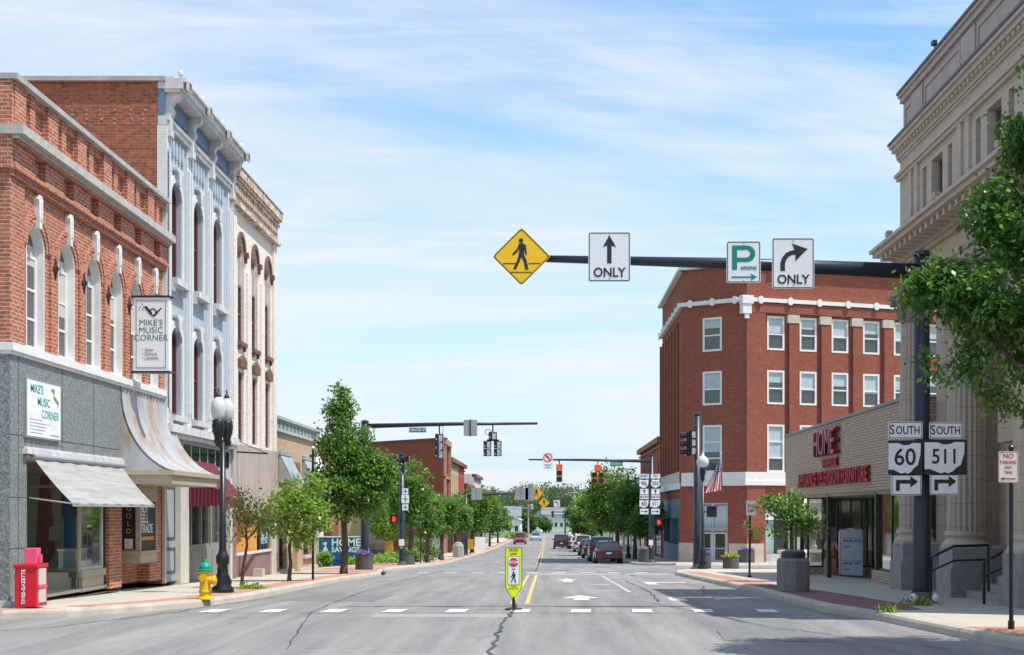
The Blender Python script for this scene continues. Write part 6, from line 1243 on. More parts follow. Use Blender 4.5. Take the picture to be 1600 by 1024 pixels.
k = MB(); [k.box(x-.02+dx, x+.06+dx, PZ(711, 55), PZ(690, 55), 54.88, 54.9) for dx in (0, )]; k.build('door_seam', STEEL, t)
t = thing('traffic_signal', 'five-section traffic signal cluster seen from behind at the end of the middle mast arm', 'traffic signal', (PX(770, 55), 55, PZ(674, 55))); x = PX(770, 55)
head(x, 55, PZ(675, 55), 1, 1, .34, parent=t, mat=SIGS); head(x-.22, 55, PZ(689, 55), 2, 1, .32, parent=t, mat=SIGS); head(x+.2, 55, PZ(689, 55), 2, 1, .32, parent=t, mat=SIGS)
k = MB(); k.tube([(x, 55, PZ(664, 55)), (x, 55, PZ(676, 55))], .03, 6); k.box(x-.25, x+.25, PZ(689.5, 55), PZ(687, 55), 54.95, 55.05); k.tube([(x-.02, 55, PZ(672, 55))]+[(x-.2+.12*math.cos(a), 55, PZ(675.5, 55)+.12*math.sin(a)) for a in np.linspace(0, 5.5, 12)], .012, 5); k.build('hanger', BLACK, t)
# far-side mast (right)
Y = 80; t = mastpole('dark mast pole with eastbound route signs beside the red corner building', PX(1018, Y), Y, PZ(712, Y), .17, arm=(PX(826, Y), PZ(721, Y), PZ(718.5, Y), .10, .045))
t = thing('street_name_sign', 'small green street name sign hanging from the far mast arm', 'sign', (PX(962, Y), Y, PZ(725, Y))); Fz = FC(Y-.15); cx, cz = pxs(963, 725.5, Y); k = MB(Fz); k.prism(rr(.78, .24, .02, cx, cz), -.005, 0); k.build('panel', SIGNGREEN, t); lettering('CENTER ST', .15, SIGNWHITE, t, Fz, cx, cz, .002)
t = thing('no_turn_sign', 'white no-left-turn sign with red ring on the far mast arm', 'sign', (PX(856, Y), Y, PZ(716, Y))); cx, cz = pxs(856, 715.5, Y)
k = MB(Fz); k.prism(rr(.6, .58, .03, cx, cz), -.005, 0); k.build('panel', SIGNWHITE, t); k = MB(Fz); k.ring(disc(.27, cx, cz), disc(.215, cx, cz), .001, .006); k.prism([(cx-.19, cz+.14), (cx-.14, cz+.19), (cx+.19, cz-.14), (cx+.14, cz-.19)], .006, .01); k.build('red_ring', SIGNRED, t)
poly(t, Fz, [(.03, -.15), (.09, -.15), (.09, .04), (-.04, .12), (-.02, .17), (-.16, .12), (-.08, .0), (-.06, .06), (.03, 0)], SIGNBLACK, cx, cz, w1=.0045)
k = MB(Fz); k.prism(rr(.58, .38, .02, cx, cz-.5), -.005, 0); k.build('lower_plate', SIGNWHITE, t); lettering('EXCEPT', .1, SIGNBLACK, t, Fz, cx, cz-.44, .002); lettering('BUSES', .1, SIGNBLACK, t, Fz, cx, cz-.58, .002)
t = thing('traffic_signal', 'single traffic signal showing red on the far mast arm', 'traffic signal', (PX(874, Y), Y, PZ(727, Y))); x = PX(874, Y); head(x, Y, PZ(725.5, Y), 3, -1, .36, lit=0, parent=t, mat=SIGY); k = MB(); k.tube([(x, Y, PZ(719, Y)), (x, Y, PZ(726, Y))], .04, 6); k.build('hanger', SIGNGREEN, t)
t = thing('traffic_signal', 'five-section doghouse traffic signal showing red on the far mast arm', 'traffic signal', (PX(934, Y), Y, PZ(727, Y))); x = PX(934, Y); head(x, Y, PZ(726.5, Y), 1, -1, .38, lit=0, parent=t, mat=SIGY); head(x-.21, Y, PZ(738, Y), 2, -1, .36, parent=t, mat=SIGY); head(x+.21, Y, PZ(738, Y), 2, -1, .36, parent=t, mat=SIGY); k = MB(); k.tube([(x, Y, PZ(719, Y)), (x, Y, PZ(727, Y))], .03, 6); k.build('hanger', BLACK, t)
F2 = FC(Y-.28)
for (px, col) in ((1006.5, 0), (1024, 1)):
    w_ = .58; side_ = ('left', 'right')[col]
    plaque(px, 744.5, Y-.2, w_, .3, ('EAST', 'TO')[col], 'white %s plaque at the top of the %s column of far route signs' % (('EAST', 'TO')[col], side_), fr=F2, size=.2, two=False)
    route(px, 756, Y-.2, w_+(.04 if col else 0), .56, ('96', '250')[col], 'upper small %s route shield on the far mast pole' % ('two-digit', 'three-digit')[col], fr=F2, us=bool(col), size=.36 if not col else .3)
    plaque(px, 768.5, Y-.2, w_*.9, .36, None, 'up-arrow plaque under the upper small %s route shield' % ('two-digit', 'three-digit')[col], fr=F2, arrow='up')
    plaque(px, 777, Y-.2, w_*.95, .27, 'SOUTH', 'small SOUTH plaque above the lower small %s route shield' % ('two-digit', 'three-digit')[col], fr=F2, size=.15, two=False)
    route(px, 787.5, Y-.2, w_+(.06 if col else 0), .5, ('60', '511')[col], 'lower small %s route shield on the far mast pole' % ('two-digit', 'three-digit')[col], fr=F2, size=.34 if not col else .28)
    plaque(px, 799.5, Y-.2, w_*.9, .36, None, 'right-arrow plaque under the lower small %s route shield' % ('two-digit', 'three-digit')[col], fr=F2, arrow='right')
def pedhead(label, px, py, Y, hand=True, post=None, face=True):
    cx, cz = pxs(px, py, Y); t = thing('pedestrian_signal', label, 'pedestrian signal', (cx, Y, cz)); k = MB(); k.box(cx-.2, cx+.2, cz-.22, cz+.22, Y-.12, Y+.1); k.box(cx-.22, cx+.22, cz+.2, cz+.24, Y-.26, Y-.1); k.build('housing', SIGB, t)
    if hand:
        f = FC(Y-.125); k = MB(f); k.box(cx-.06, cx+.06, cz-.12, cz+.0, 0, .004)
        for i in range(4): k.box(cx-.06+i*.032, cx-.036+i*.032, cz, cz+(.1, .13, .12, .08)[i], 0, .004)
        k.prism([(cx+.06, cz-.08), (cx+.11, cz), (cx+.09, cz+.02), (cx+.06, cz-.03)], 0, .004); k.build('hand_symbol', LRED, t)
    if post: k = MB(); k.tube([(cx, Y, cz), (post, Y, cz)], .03, 6); k.build('bracket', BLACK, t)
    return t
pedhead('pedestrian signal with lit red hand on the far route sign pole', 1029, 816, 79.7, post=PX(1018, 80)); pedhead('pedestrian signal facing away on the corner lamp and mast pole', 1112, 800, 56, hand=False, post=PX(1095, 56))
t = thing('call_button_box', 'small white push-button box on the far route sign pole', 'push button', (PX(1017, 79.7), 79.7, PZ(848, 79.7))); cx, cz = pxs(1017, 848, 79.7); k = MB(); k.box(cx-.12, cx+.12, cz-.16, cz+.16, 79.62, 79.78); k.build('box', LW, t); k = MB(); k.ball((cx, 79.6, cz-.26), .06, 8); k.build('button', STEEL, t)
t = mastpole('short dark signal pole on the left pavement with route sign backs', PX(628, 68), 68, PZ(711, 68), .16)
k = MB(); k.tube([(PX(628, 68), 68, PZ(724, 68)), (PX(614, 68), 67.5, PZ(712, 68))], .06, 8); k.build('mast_arm', POLE, t)
pedhead('pedestrian signal with lit red hand on the left signal pole', 616, 811, 67.7, post=PX(628, 68))
t = thing('traffic_signal', 'side-facing traffic signal at the top of the left signal pole', 'traffic signal', (PX(632, 68), 68, PZ(716, 68))); head(PX(637, 68), 67.9, PZ(713, 68), 1, -1, .3, parent=t, side=True, mat=SIGS); head(PX(619, 68), 67.9, PZ(711, 68), 2, -1, .3, parent=t, side=True, mat=SIGS)
for px, py, w_, h_, lab in ((633.5, 768, .3, .3, 'top'), (633.5, 780, .38, .42, 'middle'), (633.5, 793, .3, .3, 'bottom')):
    t = thing('route_plaque', 'narrow white route plaque, %s of the three on the left signal pole' % lab, 'sign', (PX(px, 67.8), 67.7, PZ(py, 67.8))); cx, cz = pxs(px, py, 67.8); k = MB(FC(67.72)); k.prism(rr(w_, h_, .02, cx, cz), -.01, 0); k.build('panel', SIGNWHITE, t); k = MB(FC(67.72)); k.box(cx-w_*.3, cx+w_*.3, cz-.02, cz+.02, .001, .004); k.box(cx-.015, cx+.015, cz-h_*.4, cz+h_*.4, .001, .005); k.build('marking', SIGNBLACK, t)
t = thing('call_button_box', 'small white push-button box on the left signal pole', 'push button', (PX(628, 67.7), 67.7, PZ(848, 67.7))); cx, cz = pxs(627.5, 848, 67.7); k = MB(); k.box(cx-.12, cx+.12, cz-.16, cz+.16, 67.55, 67.8); k.build('box', LW, t); k = MB(); k.ball((cx, 67.55, cz-.26), .06, 8); k.build('button', STEEL, t)
# pole at the near right corner of Center Street
t = mastpole('thick dark pole beside the single-globe lamp post at the right corner', PX(1089.5, 56.5), 56.5, PZ(648, 56.5), .17)
t = thing('traffic_signal', 'side-facing traffic signal on a short bracket on the right corner pole', 'traffic signal', (PX(1076, 56.4), 56.4, PZ(680, 56.4))); x = PX(1075.5, 56.4); k = MB(); k.tube([(PX(1087, 56.4), 56.4, PZ(665, 56.4)), (x, 56.2, PZ(674, 56.4))], .04, 6); k.build('bracket', BLACK, t); head(x-.05, 56.2, PZ(676, 56.4), 3, -1, .34, parent=t, side=True, mat=SIGS)
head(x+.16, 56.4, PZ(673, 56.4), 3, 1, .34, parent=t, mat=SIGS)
# lamp posts
GLOBE = M('lamp_globe', (.56, .58, .60), .15, var=.04)
def lamp(label, x, Y, ztop, double=False, globe_r=.2, s=1):
    z0 = sw(Y); t = thing('lamp_post', label, 'lamp post', (x, Y, z0)); H_ = ztop-z0
    k = MB(); c = (x, Y, z0); hp = H_-1.0 if not double else H_-1.15
    k.lathe(c, [(.24*s, 0), (.24*s, .1), (.18*s, .16), (.2*s, .24), (.12*s, .42), (.11*s, .6), (.14*s, .64), (.14*s, .8), (.1*s, .86), (.075, .95), (.055, hp)], 16); k.build('post', BLACK, t, smooth=True)
    for dx, dy in (((-.05, -.18), (.04, .2)) if double else ((0, 0),)):
        b = (x+dx*s, Y+dy*s, z0+hp); q = MB(); q.lathe(b, [(.05, -.1), (.1, 0), (.08, .08), (.12, .2), (.14, .36), (.125, .4), (.135, .46), (.09, .48)], 14); q.build('lamp_holder', BLACK, t, smooth=True)
        zz = z0+hp+.46; r_ = globe_r; q = MB(); q.lathe((b[0], b[1], zz), [(.1, 0), (r_*.9, .1), (r_*1.05, .22), (r_, .34), (r_*.7, .44), (r_*.35, .5), (.02, .56)], 18); gl = q.build('globe', GLOBE, t, smooth=True)
        q = MB(); q.lathe((b[0], b[1], zz+.5), [(.06, 0), (.05, .05), (.015, .12), (.02, .15), (.004, .2)], 8); q.build('finial', LW if not double else BLACK, gl)
    if double: q = MB(); q.tube([(x-.09*s, Y-.16, z0+hp-.05), (x, Y, z0+hp-.16), (x+.12*s, Y+.2, z0+hp-.05)], .03, 8); q.build('cross_arm', BLACK, t)
    return t
lamp('twin-globe black lamp post beside the yellow fire hydrant', PX(348, 29), 29, PZ(608, 29), True, globe_r=.155)
lamp('single white-globe black lamp post at the right street corner', PX(1098, 55.7), 55.7, PZ(711, 55.7), globe_r=.24)
lamp('slim lamp post among the kerb trees on the left', PX(689, 95), 95, PZ(775, 95), globe_r=.22)
lamp('distant lamp post among the right-hand trees', PX(979, 100), 98, PZ(800, 98), globe_r=.22)
# plain posts
for px, Y, top, lab in ((489, 38.5, 700, 'thin dark sign post between the round young tree and the tall tree'), (657, 76, 817, 'thin dark post with small cap in front of the garden')):
    t = thing('sign_post', lab, 'post', base_at(px, Y)); k = MB(); k.tube([(PX(px, Y), Y, sw(Y)), (PX(px, Y), Y, PZ(top, Y))], .035, 8); k.build('post', BLACK, t); k = MB(); k.ball((PX(px, Y), Y, PZ(top, Y)), .055, 8); k.build('cap', WHITE, t)
Y = 41.5; t = thing('parking_sign', 'small sign on a thin black post in front of the corner building plaque', 'sign', base_at(1172, Y)); k = MB(); k.tube([(PX(1171, Y), Y, sw(Y)), (PX(1172, Y), Y, PZ(785, Y))], .035, 8); k.lathe(base_at(1171, Y), [(.07, 0), (.06, .08), (.035, .1)], 8); k.build('post', BLACK, t); cx, cz = pxs(1173, 794, Y); k = MB(FC(Y-.05)); k.prism(rr(.3, .45, .02, cx, cz), -.003, 0); k.build('panel', M('faded_sign', (.45, .46, .52), .5), t); k = MB(FC(Y-.05)); k.box(cx-.1, cx+.1, cz-.1, cz-.02, .001, .004); k.box(cx-.1, cx+.1, cz+.04, cz+.12, .001, .004); k.build('marking', M('faded_red', (.4, .2, .22), .6), t)
# hydrant
x, Y = PX(320.5, 26.0), 26.0; z0 = sw(Y)+.0; t = thing('fire_hydrant', 'yellow fire hydrant with green bonnet near the kerb', 'fire hydrant', (x, Y, z0)); HY = M('hydrant_yellow', (.75, .47, .01), .4, var=.06); HG = M('hydrant_green', (.0, .28, .16), .4, var=.06)
k = MB(); k.lathe((x, Y, z0), [(.16, 0), (.16, .03), (.11, .05), (.105, .13), (.125, .14), (.125, .17), (.105, .18), (.1, .50), (.13, .51), (.13, .54)], 18); k.build('barrel', HY, t, smooth=False)
k = MB(); k.lathe((x, Y, z0), [(.15, .54), (.15, .57), (.115, .58), (.11, .64), (.075, .7), (.04, .72), (.04, .745), (.03, .77)], 18); k.build('bonnet', HG, t)
k = MB(); k.tube([(x, Y, z0+.36), (x+.19, Y-.02, z0+.36)], [.075, .075], 14); k.tube([(x+.16, Y-.02, z0+.36), (x+.21, Y-.02, z0+.36)], .095, 8); k.tube([(x+.2, Y-.02, z0+.36), (x+.235, Y-.02, z0+.36)], .03, 6); k.build('side_outlet', HY, t); k = MB(); k.tube([(x, Y, z0+.42), (x, Y-.16, z0+.42)], .06, 12); k.tube([(x, Y-.15, z0+.42), (x, Y-.18, z0+.42)], .075, 8); k.tube([(x, Y, z0+.42), (x-.13, Y, z0+.42)], .05, 10); k.build('front_outlet', HY, t)
# planters
PLG = M('planter_grey', (.085, .085, .09), .7, var=.12); VIO = M('violet_petals', (.28, .2, .5), .7, var=.3, scale=20)
def planter(label, px, Y, w, h, fm, group='round street planters', seed=1, off=(0, 0)):
    x = PX(px, Y)+off[0]; z0 = sw(Y); t = thing('planter', label, 'planter', (x, Y, z0), group); k = MB(); k.lathe((x, Y, z0), [(w*.47, 0), (w*.5, .05), (w*.5, h-.04), (w*.52, h), (w*.46, h), (w*.44, h-.06), (.01, h-.06)], 24); k.build('pot', PLG, t)
    me = fol_mesh('flowers', [(0, 0, h+.04, w*.46, w*.46, .1)], 90, .08, seed, 8, .05, .0); me.materials.append(fm); o = bpy.data.objects.new('flowers', me); S.collection.objects.link(o); o.parent = t; o['kind'] = 'stuff'; return t
vl = leafmat('violet_flower_leaf', (.05, .08, .03), (.2, .14, .36), (.34, .28, .6), .2); yl = leafmat('yellow_flower_leaf', (.12, .2, .03), (.4, .42, .03), (.6, .6, .08), .2); pk = leafmat('pink_flower_leaf', (.06, .1, .03), (.5, .2, .35), (.6, .4, .5), .2)
planter('grey planter with purple flowers around the mast pole on the left', 569, 54.2, .72, .62, vl, seed=91); planter('grey planter with sparse green behind the left signal pole', 636, 70, .7, .55, LEAF, seed=92); planter('grey planter with purple flowers behind the right lamp post', 1097, 57.2, .78, .62, vl, seed=93, off=(0, 0)); planter('grey planter with yellow-green foliage at the right corner', 1142, 56.4, .68, .5, yl, seed=94); planter('grey planter with purple flowers beyond the yellow one', 1166, 79, 1.0, .75, vl, seed=95); planter('planter with pink flowers at the foot of the far route sign pole', 1009, 82, .9, .8, pk, seed=96)
t = thing('storm_drain', 'dark storm drain opening in the kerb at the left corner bulge', 'drain', (-6.2, 50.6, g(50.6))); k = MB(); k.box(-6.42, -6.12, g(50)+.01, g(50)+.11, 50.2, 51.0); k.build('drain_opening', BLACK, t)
# litter bin
x, Y = PX(1242, 29.6), 29.8; z0 = sw(Y); t = thing('litter_bin', 'octagonal exposed-concrete litter bin with dark lid on the right pavement', 'litter bin', (x, Y, z0)); k = MB(); k.lathe((x, Y, z0), [(.36, 0), (.365, .03), (.365, .68), (.33, .74)], 8); k.build('concrete_body', M('aggregate', (.24, .225, .215), .9, var=.35, scale=22, bump=.6, bscale=60), t); k = MB(); k.lathe((x, Y, z0), [(.27, .74), (.27, .86), (.24, .9), (.13, .93), (.1, .9)], 20); k.build('lid', M('lid_dark', (.04, .05, .06), .45), t)
# left street small things
t = thing('utility_cabinet', 'light grey utility box with cap beside the left shop wall', 'utility box', base_at(682, 100)); x, Y = PX(682, 100), 100; k = MB(); k.box(x-.35, x+.35, sw(Y)+.3, sw(Y)+1.7, Y, Y+.5); k.box(x-.4, x+.4, sw(Y)+1.7, sw(Y)+1.8, Y-.05, Y+.55); k.build('cabinet', STEEL, t); k = MB(); k.box(x-.2, x+.2, sw(Y), sw(Y)+.3, Y+.1, Y+.4); k.build('foot', STEEL, t)
t = thing('litter_bin', 'pale stone litter bin under a kerb tree on the left', 'litter bin', base_at(716, 104)); x, Y = PX(716, 104), 104; k = MB(); k.lathe((x, Y, sw(Y)), [(.4, 0), (.42, .05), (.42, .9), (.36, .95)], 8); k.build('concrete_body', M('pale_bin', (.38, .36, .31), .8), t); k = MB(); k.lathe((x, Y, sw(Y)+.95), [(.34, 0), (.3, .15), (.1, .22)], 12); k.build('lid', M('pale_bin'), t)
t = thing('sandwich_board', 'white pavement sign board by the left shop windows', 'sign', base_at(750, 125)); x, Y = PX(750, 125), 125; k = MB(); k.quad3((x-.5, Y, sw(Y)), (x+.5, Y, sw(Y)), (x+.5, Y+.25, sw(Y)+1.5), (x-.5, Y+.25, sw(Y)+1.5)); k.build('front_board', WHITE, t); k = MB(); k.quad3((x-.5, Y+.5, sw(Y)), (x+.5, Y+.5, sw(Y)), (x+.5, Y+.26, sw(Y)+1.5), (x-.5, Y+.26, sw(Y)+1.5)); k.build('back_board', WHITE, t)
t = thing('boulder', 'dark rounded landscaping rock behind the tall planter pole', 'rock', (PX(583, 88), 88, g(88))); k = MB(); k.ball((PX(583, 88), 88, g(88)+.7), 1.2, 14, (1.2, .8, .8)); k.build('rock', M('dark_rock', (.06, .04, .04), .9, var=.4, bump=.8, bscale=4), t)
for px, Y, lab in ((607, 84, 'small orange pavement box left of the signal pole'), (735, 121, 'orange newspaper box by the left mast pole')):
    t = thing('newspaper_box', lab, 'newspaper box', base_at(px, Y)); x = PX(px, Y); z = PZ(855, Y) if px == 607 else sw(Y)+.9; k = MB(); k.box(x-.25, x+.25, z-.5, z+.4, Y, Y+.4); k.build('cabinet', M('orange_box', (.6, .3, .03), .5), t); k = MB(); k.box(x-.05, x+.05, sw(Y), z-.5, Y+.1, Y+.2); k.build('post', BLACK, t)
t = thing('plinth_block', 'pale stone block against the faded maroon shopfront', 'block', (-9.1, 42.9, sw(43))); k = MB(); k.box(-9.35, -9.05, sw(43), sw(43)+.25, 42.7, 43.1); k.build('block', M('cream_stone'), t)
# further masts
Y = 112; t = mastpole('dark mast pole far down the left pavement with long arm', PX(728, Y), Y, PZ(770, Y), .16, arm=(PX(838, Y), PZ(775, Y), PZ(770, Y), .1, .05))
for px, w_, h_, lab in ((745, .9, 1.0, 'blue-grey back of a sign on the distant left mast arm'), (815, 1.1, 1.0, 'left-hand pale back of paired signs on the distant left mast arm'), (828, .75, 1.15, 'right-hand pale back of paired signs on the distant left mast arm')):
    t = thing('blank_sign', lab, 'sign', (PX(px, Y), Y-.2, PZ(772, Y))); cx, cz = pxs(px, 772, Y); k = MB(FC(Y-.15)); k.prism(rr(w_, h_, .03, cx, cz), -.01, 0); k.build('panel', M('alu_back'), t); k = MB(FC(Y-.15)); k.box(cx-.03, cx+.03, cz-h_/2, cz+h_/2, 0, .03); k.build('rib', STEEL, t)
diamond('yellow diamond pedestrian sign at the tip of the distant left mast arm', 838, 771, Y, .64)
diamond('smaller yellow diamond pedestrian sign below and right of the other distant one', 850, 786, 126, .54)
t = thing('banner_panel', 'pale vertical banner panel on the distant left mast pole', 'banner', (PX(734, Y), Y, PZ(808, Y))); k = MB(FC(Y-.2)); cx, cz = pxs(735, 806, Y); k.prism(rr(.5, 1.3, .05, cx, cz), -.02, 0); k.build('panel', M('alu_back'), t); k = MB(FC(Y-.2)); k.box(cx-.02, cx+.02, cz-.6, cz+.6, 0, .02); k.build('rib', STEEL, t)
Y = 150; t = mastpole('mast pole hidden in the right-hand trees with a thin arm', PX(926, Y), Y, PZ(785, Y), .14, arm=(PX(848, Y), PZ(787, Y), PZ(786, Y), .07, .045))
for px, l in ((870, 'white turn-arrow sign, left one on the thin distant arm'), (903, 'white lane sign, right one on the thin distant arm')):
    cx, cz = pxs(px, 787, Y); t = sign('lane_sign', l, cx, cz, .72, .8, FC(Y-.15), None); poly(t, FC(Y-.15), [(.08, -.3), (.16, -.3), (.16, .05), (0, .2), (.02, .28), (-.22, .22), (-.08, .05), (-.05, .12), (.08, 0)], SIGNBLACK, cx, cz)
Y = 215; t = mastpole('farthest mast pole with two signals near the white houses', PX(883, Y), Y, PZ(798, Y), .15, arm=(PX(860, Y), PZ(800.5, Y), PZ(800.5, Y), .09, .06))
for px, l in ((863.5, 'tiny distant traffic signal, left of the pair before the white house'), (886, 'tiny distant traffic signal, right of the pair before the white house')):
    t = thing('traffic_signal', l, 'traffic signal', (PX(px, Y), Y, PZ(801, Y))); head(PX(px, Y), Y-.2, PZ(798.5, Y), 3, -1, .36, parent=t)
t = thing('street_name_sign', 'green street name plate under the farthest signals', 'sign', (PX(874, Y), Y, PZ(806, Y))); k = MB(FC(Y-.3)); cx, cz = pxs(872, 807, Y); k.prism(rr(.9, .35, .03, cx, cz), -.01, 0); k.build('panel', SIGNGREEN, t); k = MB(FC(Y-.3)); k.box(cx-.35, cx+.35, cz-.05, cz+.05, 0, .004); k.build('lettering_strip', SIGNWHITE, t)
diamond('small yellow diamond BUMP style warning sign above the parked cars', 907.5, 828, 190, .43, sym=False, txt='BUMP'); k = thing('sign_post', 'thin post under the small yellow warning sign', 'post', base_at(907.5, 190)); q = MB(); q.tube([(PX(907.5, 190), 190, sw(190)), (PX(907.5, 190), 190, PZ(826, 190))], .04, 6); q.build('post', STEEL, k)
POLEW = M('weathered_pole', (.42, .4, .36), .8)
for px, Y, top, lab in ((897.5, 240, 764, 'tall pale utility pole with crossarm rising before the wooded hill'), (825.5, 290, 788, 'pale utility pole with transformer beyond the left cars')):
    x = PX(px, Y); t = thing('utility_pole', lab, 'utility pole', (x, Y, g(Y))); k = MB(); k.tube([(x, Y, g(Y)), (x, Y, PZ(top, Y))], [.2, .14], 8); k.build('pole', POLEW, t, uv=False); k = MB(); k.box(x-1.2, x+1.2, PZ(top+6, Y)-.08, PZ(top+6, Y)+.08, Y-.2, Y-.05); k.build('crossarm', POLEW, t)
    if px < 830: k = MB(); k.lathe((x+.7, Y-.3, PZ(796, Y)), [(.35, 0), (.35, 1.0), (.2, 1.1)], 10); k.build('transformer', M('alu_back'), t)
for i, (za, zb2, Ya) in enumerate(((789, 787, 235), (793, 792, 238))):
    k = MB(); pts = [(PX(780+ (905-780)*s/8, Ya), Ya, PZ(za+(zb2-za)*s/8, Ya)-.5*math.sin(math.pi*s/8)) for s in range(9)]; k.tube(pts, .03, 5); tag(k.build('overhead_cable', BLACK, uv=False), ('upper' if i == 0 else 'lower')+' thin overhead cable crossing before the wooded hill', 'cable')
# ================================================================ VEHICLES
TYRE = M('tyre', (.02, .02, .02), .8); RIM = M('rim', (.45, .45, .47), .3, met=.7); TL = M('tail_light', (.3, .01, .012), .25); CHR = M('bumper_dark', (.03, .03, .032), .5); PLT = M('plate_white', (.6, .6, .62), .5)
def paint(name, col):
    m = M(name, col, .22, var=.04, spec=.6)
    m.node_tree.nodes['Principled BSDF'].inputs['Coat Weight'].default_value = .8; return m
def loft(st, fn):   # st rows -> list of rings
    mb = MB(); P = []; n = None
    for s in st: ring_ = fn(*s); n = len(ring_); P += ring_
    k = len(st); F_ = [(i*n+j, i*n+(j+1) % n, (i+1)*n+(j+1) % n, (i+1)*n+j) for i in range(k-1) for j in range(n)]
    F_ += [list(range(n))[::-1], [(k-1)*n+j for j in range(n)]]; mb.add(P, F_); return mb
def car(label, kind, pm, x, Y, rz=0, face_away=True, group='cars parked along the right kerb'):
    """rear bumper at (0,0), length along +Y (front away from the camera)"""
    t = thing('suv' if kind == 'suv' else 'sedan', label, 'car', (0, 0, 0), group if group else None)
    L_ = 4.7; w = .92 if kind == 'suv' else .9; hb = 1.08 if kind == 'suv' else .95; ht = 1.72 if kind == 'suv' else 1.43
    if kind == 'suv': st = [(0, w*.86, .42, .95), (.06, w*.95, .33, 1.04), (.3, w, .28, hb), (1.2, w, .26, hb), (2.8, w, .26, hb), (3.5, w, .27, hb-.02), (4.2, w*.97, .28, hb-.1), (4.6, w*.9, .33, .85), (4.7, w*.75, .42, .72)]
    else: st = [(0, w*.84, .42, .82), (.06, w*.93, .33, .9), (.35, w*.98, .26, hb), (1.0, w, .25, hb), (2.8, w, .25, hb-.02), (3.4, w, .25, hb-.05), (4.2, w*.96, .27, hb-.18), (4.6, w*.88, .3, .65), (4.7, w*.7, .38, .58)]
    def rg(y, ww, zb, zt): return [(-ww*.9, y, zb), (-ww, y, zb+.12), (-ww*1.0, y, zt-.22), (-ww*.97, y, zt-.08), (-ww*.88, y, zt), (0, y, zt+.02), (ww*.88, y, zt), (ww*.97, y, zt-.08), (ww, y, zt-.22), (ww, y, zb+.12), (ww*.9, y, zb)]
    loft(st, rg).build('body', pm, t, uv=False, smooth=False, bevel=.03)
    if kind == 'suv': cs = [(.06, .80, .70, hb-.05, hb+.05), (.28, .82, .68, hb-.03, ht-.06), (.6, .82, .68, hb-.03, ht), (2.3, .82, .68, hb-.03, ht), (2.7, .82, .66, hb-.03, ht-.06), (3.35, .8, .68, hb-.05, hb+.02)]
    else: cs = [(.55, .76, .66, hb-.04, hb+.02), (1.25, .79, .60, hb-.03, ht-.05), (1.6, .79, .6, hb-.03, ht), (2.4, .79, .6, hb-.03, ht), (2.7, .79, .6, hb-.03, ht-.05), (3.4, .77, .66, hb-.05, hb+.02)]
    def cg(y, a, b_, z0, z1): return [(-a, y, z0), (-b_, y, z1), (0, y, z1+.02), (b_, y, z1), (a, y, z0)]
    loft(cs, cg).build('glasshouse', GLASSD, t, uv=False)
    rs = [c for c in cs[1:-1]]; k = MB(); P = []
    for (y, a, b_, z0, z1) in rs: P += [(-b_*1.03, y, z1-.07), (-b_*.95, y, z1+.02), (0, y, z1+.045), (b_*.95, y, z1+.02), (b_*1.03, y, z1-.07)]
    k.add(P, [(i*5+j, i*5+j+1, (i+1)*5+j+1, (i+1)*5+j) for i in range(len(rs)-1) for j in range(4)]); 
    for s in (-1, 1):
        a, b_ = cs[0], cs[1]; k.tube([(s*a[1]*1.0, a[0], a[4]-.05), (s*b_[2]*1.0, b_[0], b_[4])], .045, 6); a, b_ = cs[-1], cs[-2]; k.tube([(s*a[1], a[0], a[4]-.05), (s*b_[2], b_[0], b_[4])], .035, 6); k.tube([(s*.80, 1.9, hb-.05), (s*.62, 1.9, ht-.04)], .03, 6)
        if kind == 'suv': k.tube([(s*.82, .85, hb-.05), (s*.69, .85, ht-.03)], .07, 6)
    k.build('roof', pm, t, uv=False, recalc=False)
    for yy in (.85, 3.75):
        for s in (-1, 1):
            k = MB(); k.tube([(s*(w-.2), yy, .33), (s*(w+.01), yy, .33)], .33, 20); wh = k.build('wheel', TYRE, t, uv=False); k = MB(); k.tube([(s*(w-.05), yy, .33), (s*(w+.025), yy, .33)], .2, 12); k.build('rim', RIM, wh, uv=False)
    for s in (-1, 1):
        k = MB(); z0 = .72 if kind == 'sedan' else .8; k.box(s*.72-.16, s*.72+.13, z0-.02, z0+(.15 if kind == 'sedan' else .28), -.015, .12) ; k.build('tail_light', TL, t, uv=False, bevel=.02)
        k = MB(); k.ball((s*(w+.1), 3.05, hb+.05), .1, 8, (1, .6, .8)); k.build('mirror', pm, t, uv=False)
        k = MB(); k.box(s*.66-.16, s*.66+.16, .6, .74, 4.58, 4.68); k.build('headlight', M('headlight', (.7, .7, .72), .2), t, uv=False)
    k = MB(); k.box(-w*.82, w*.82, .33, .5, -.05, .1); k.build('bumper', CHR if kind == 'suv' else pm, t, uv=False, bevel=.03)
    k = MB(); k.box(-.16, .16, .62, .72 if kind == 'sedan' else .76, -.02, .0); k.build('licence_plate', PLT, t, uv=False)
    dz = g(Y)+.004; sl = math.atan2(g(Y+4)-g(Y), 4)
    t.location = (x, Y, dz); t.rotation_euler = (sl, 0, rz); return t
BP = paint('paint_black', (.012, .012, .014)); MP = paint('paint_burgundy', (.04, .012, .012)); WP = paint('paint_white', (.7, .7, .7)); SP = paint('paint_silver', (.28, .29, .3)); GP = paint('paint_dark_green', (.03, .05, .045)); RP = paint('paint_red', (.22, .012, .025)); PB = paint('paint_pale_blue', (.4, .52, .55)); DP = paint('paint_dark_grey', (.05, .05, .06))
car('nearest parked dark burgundy sedan on the right', 'sedan', paint('paint_dark_plum', (.025, .006, .01)), PX(951, 86), 85.5)
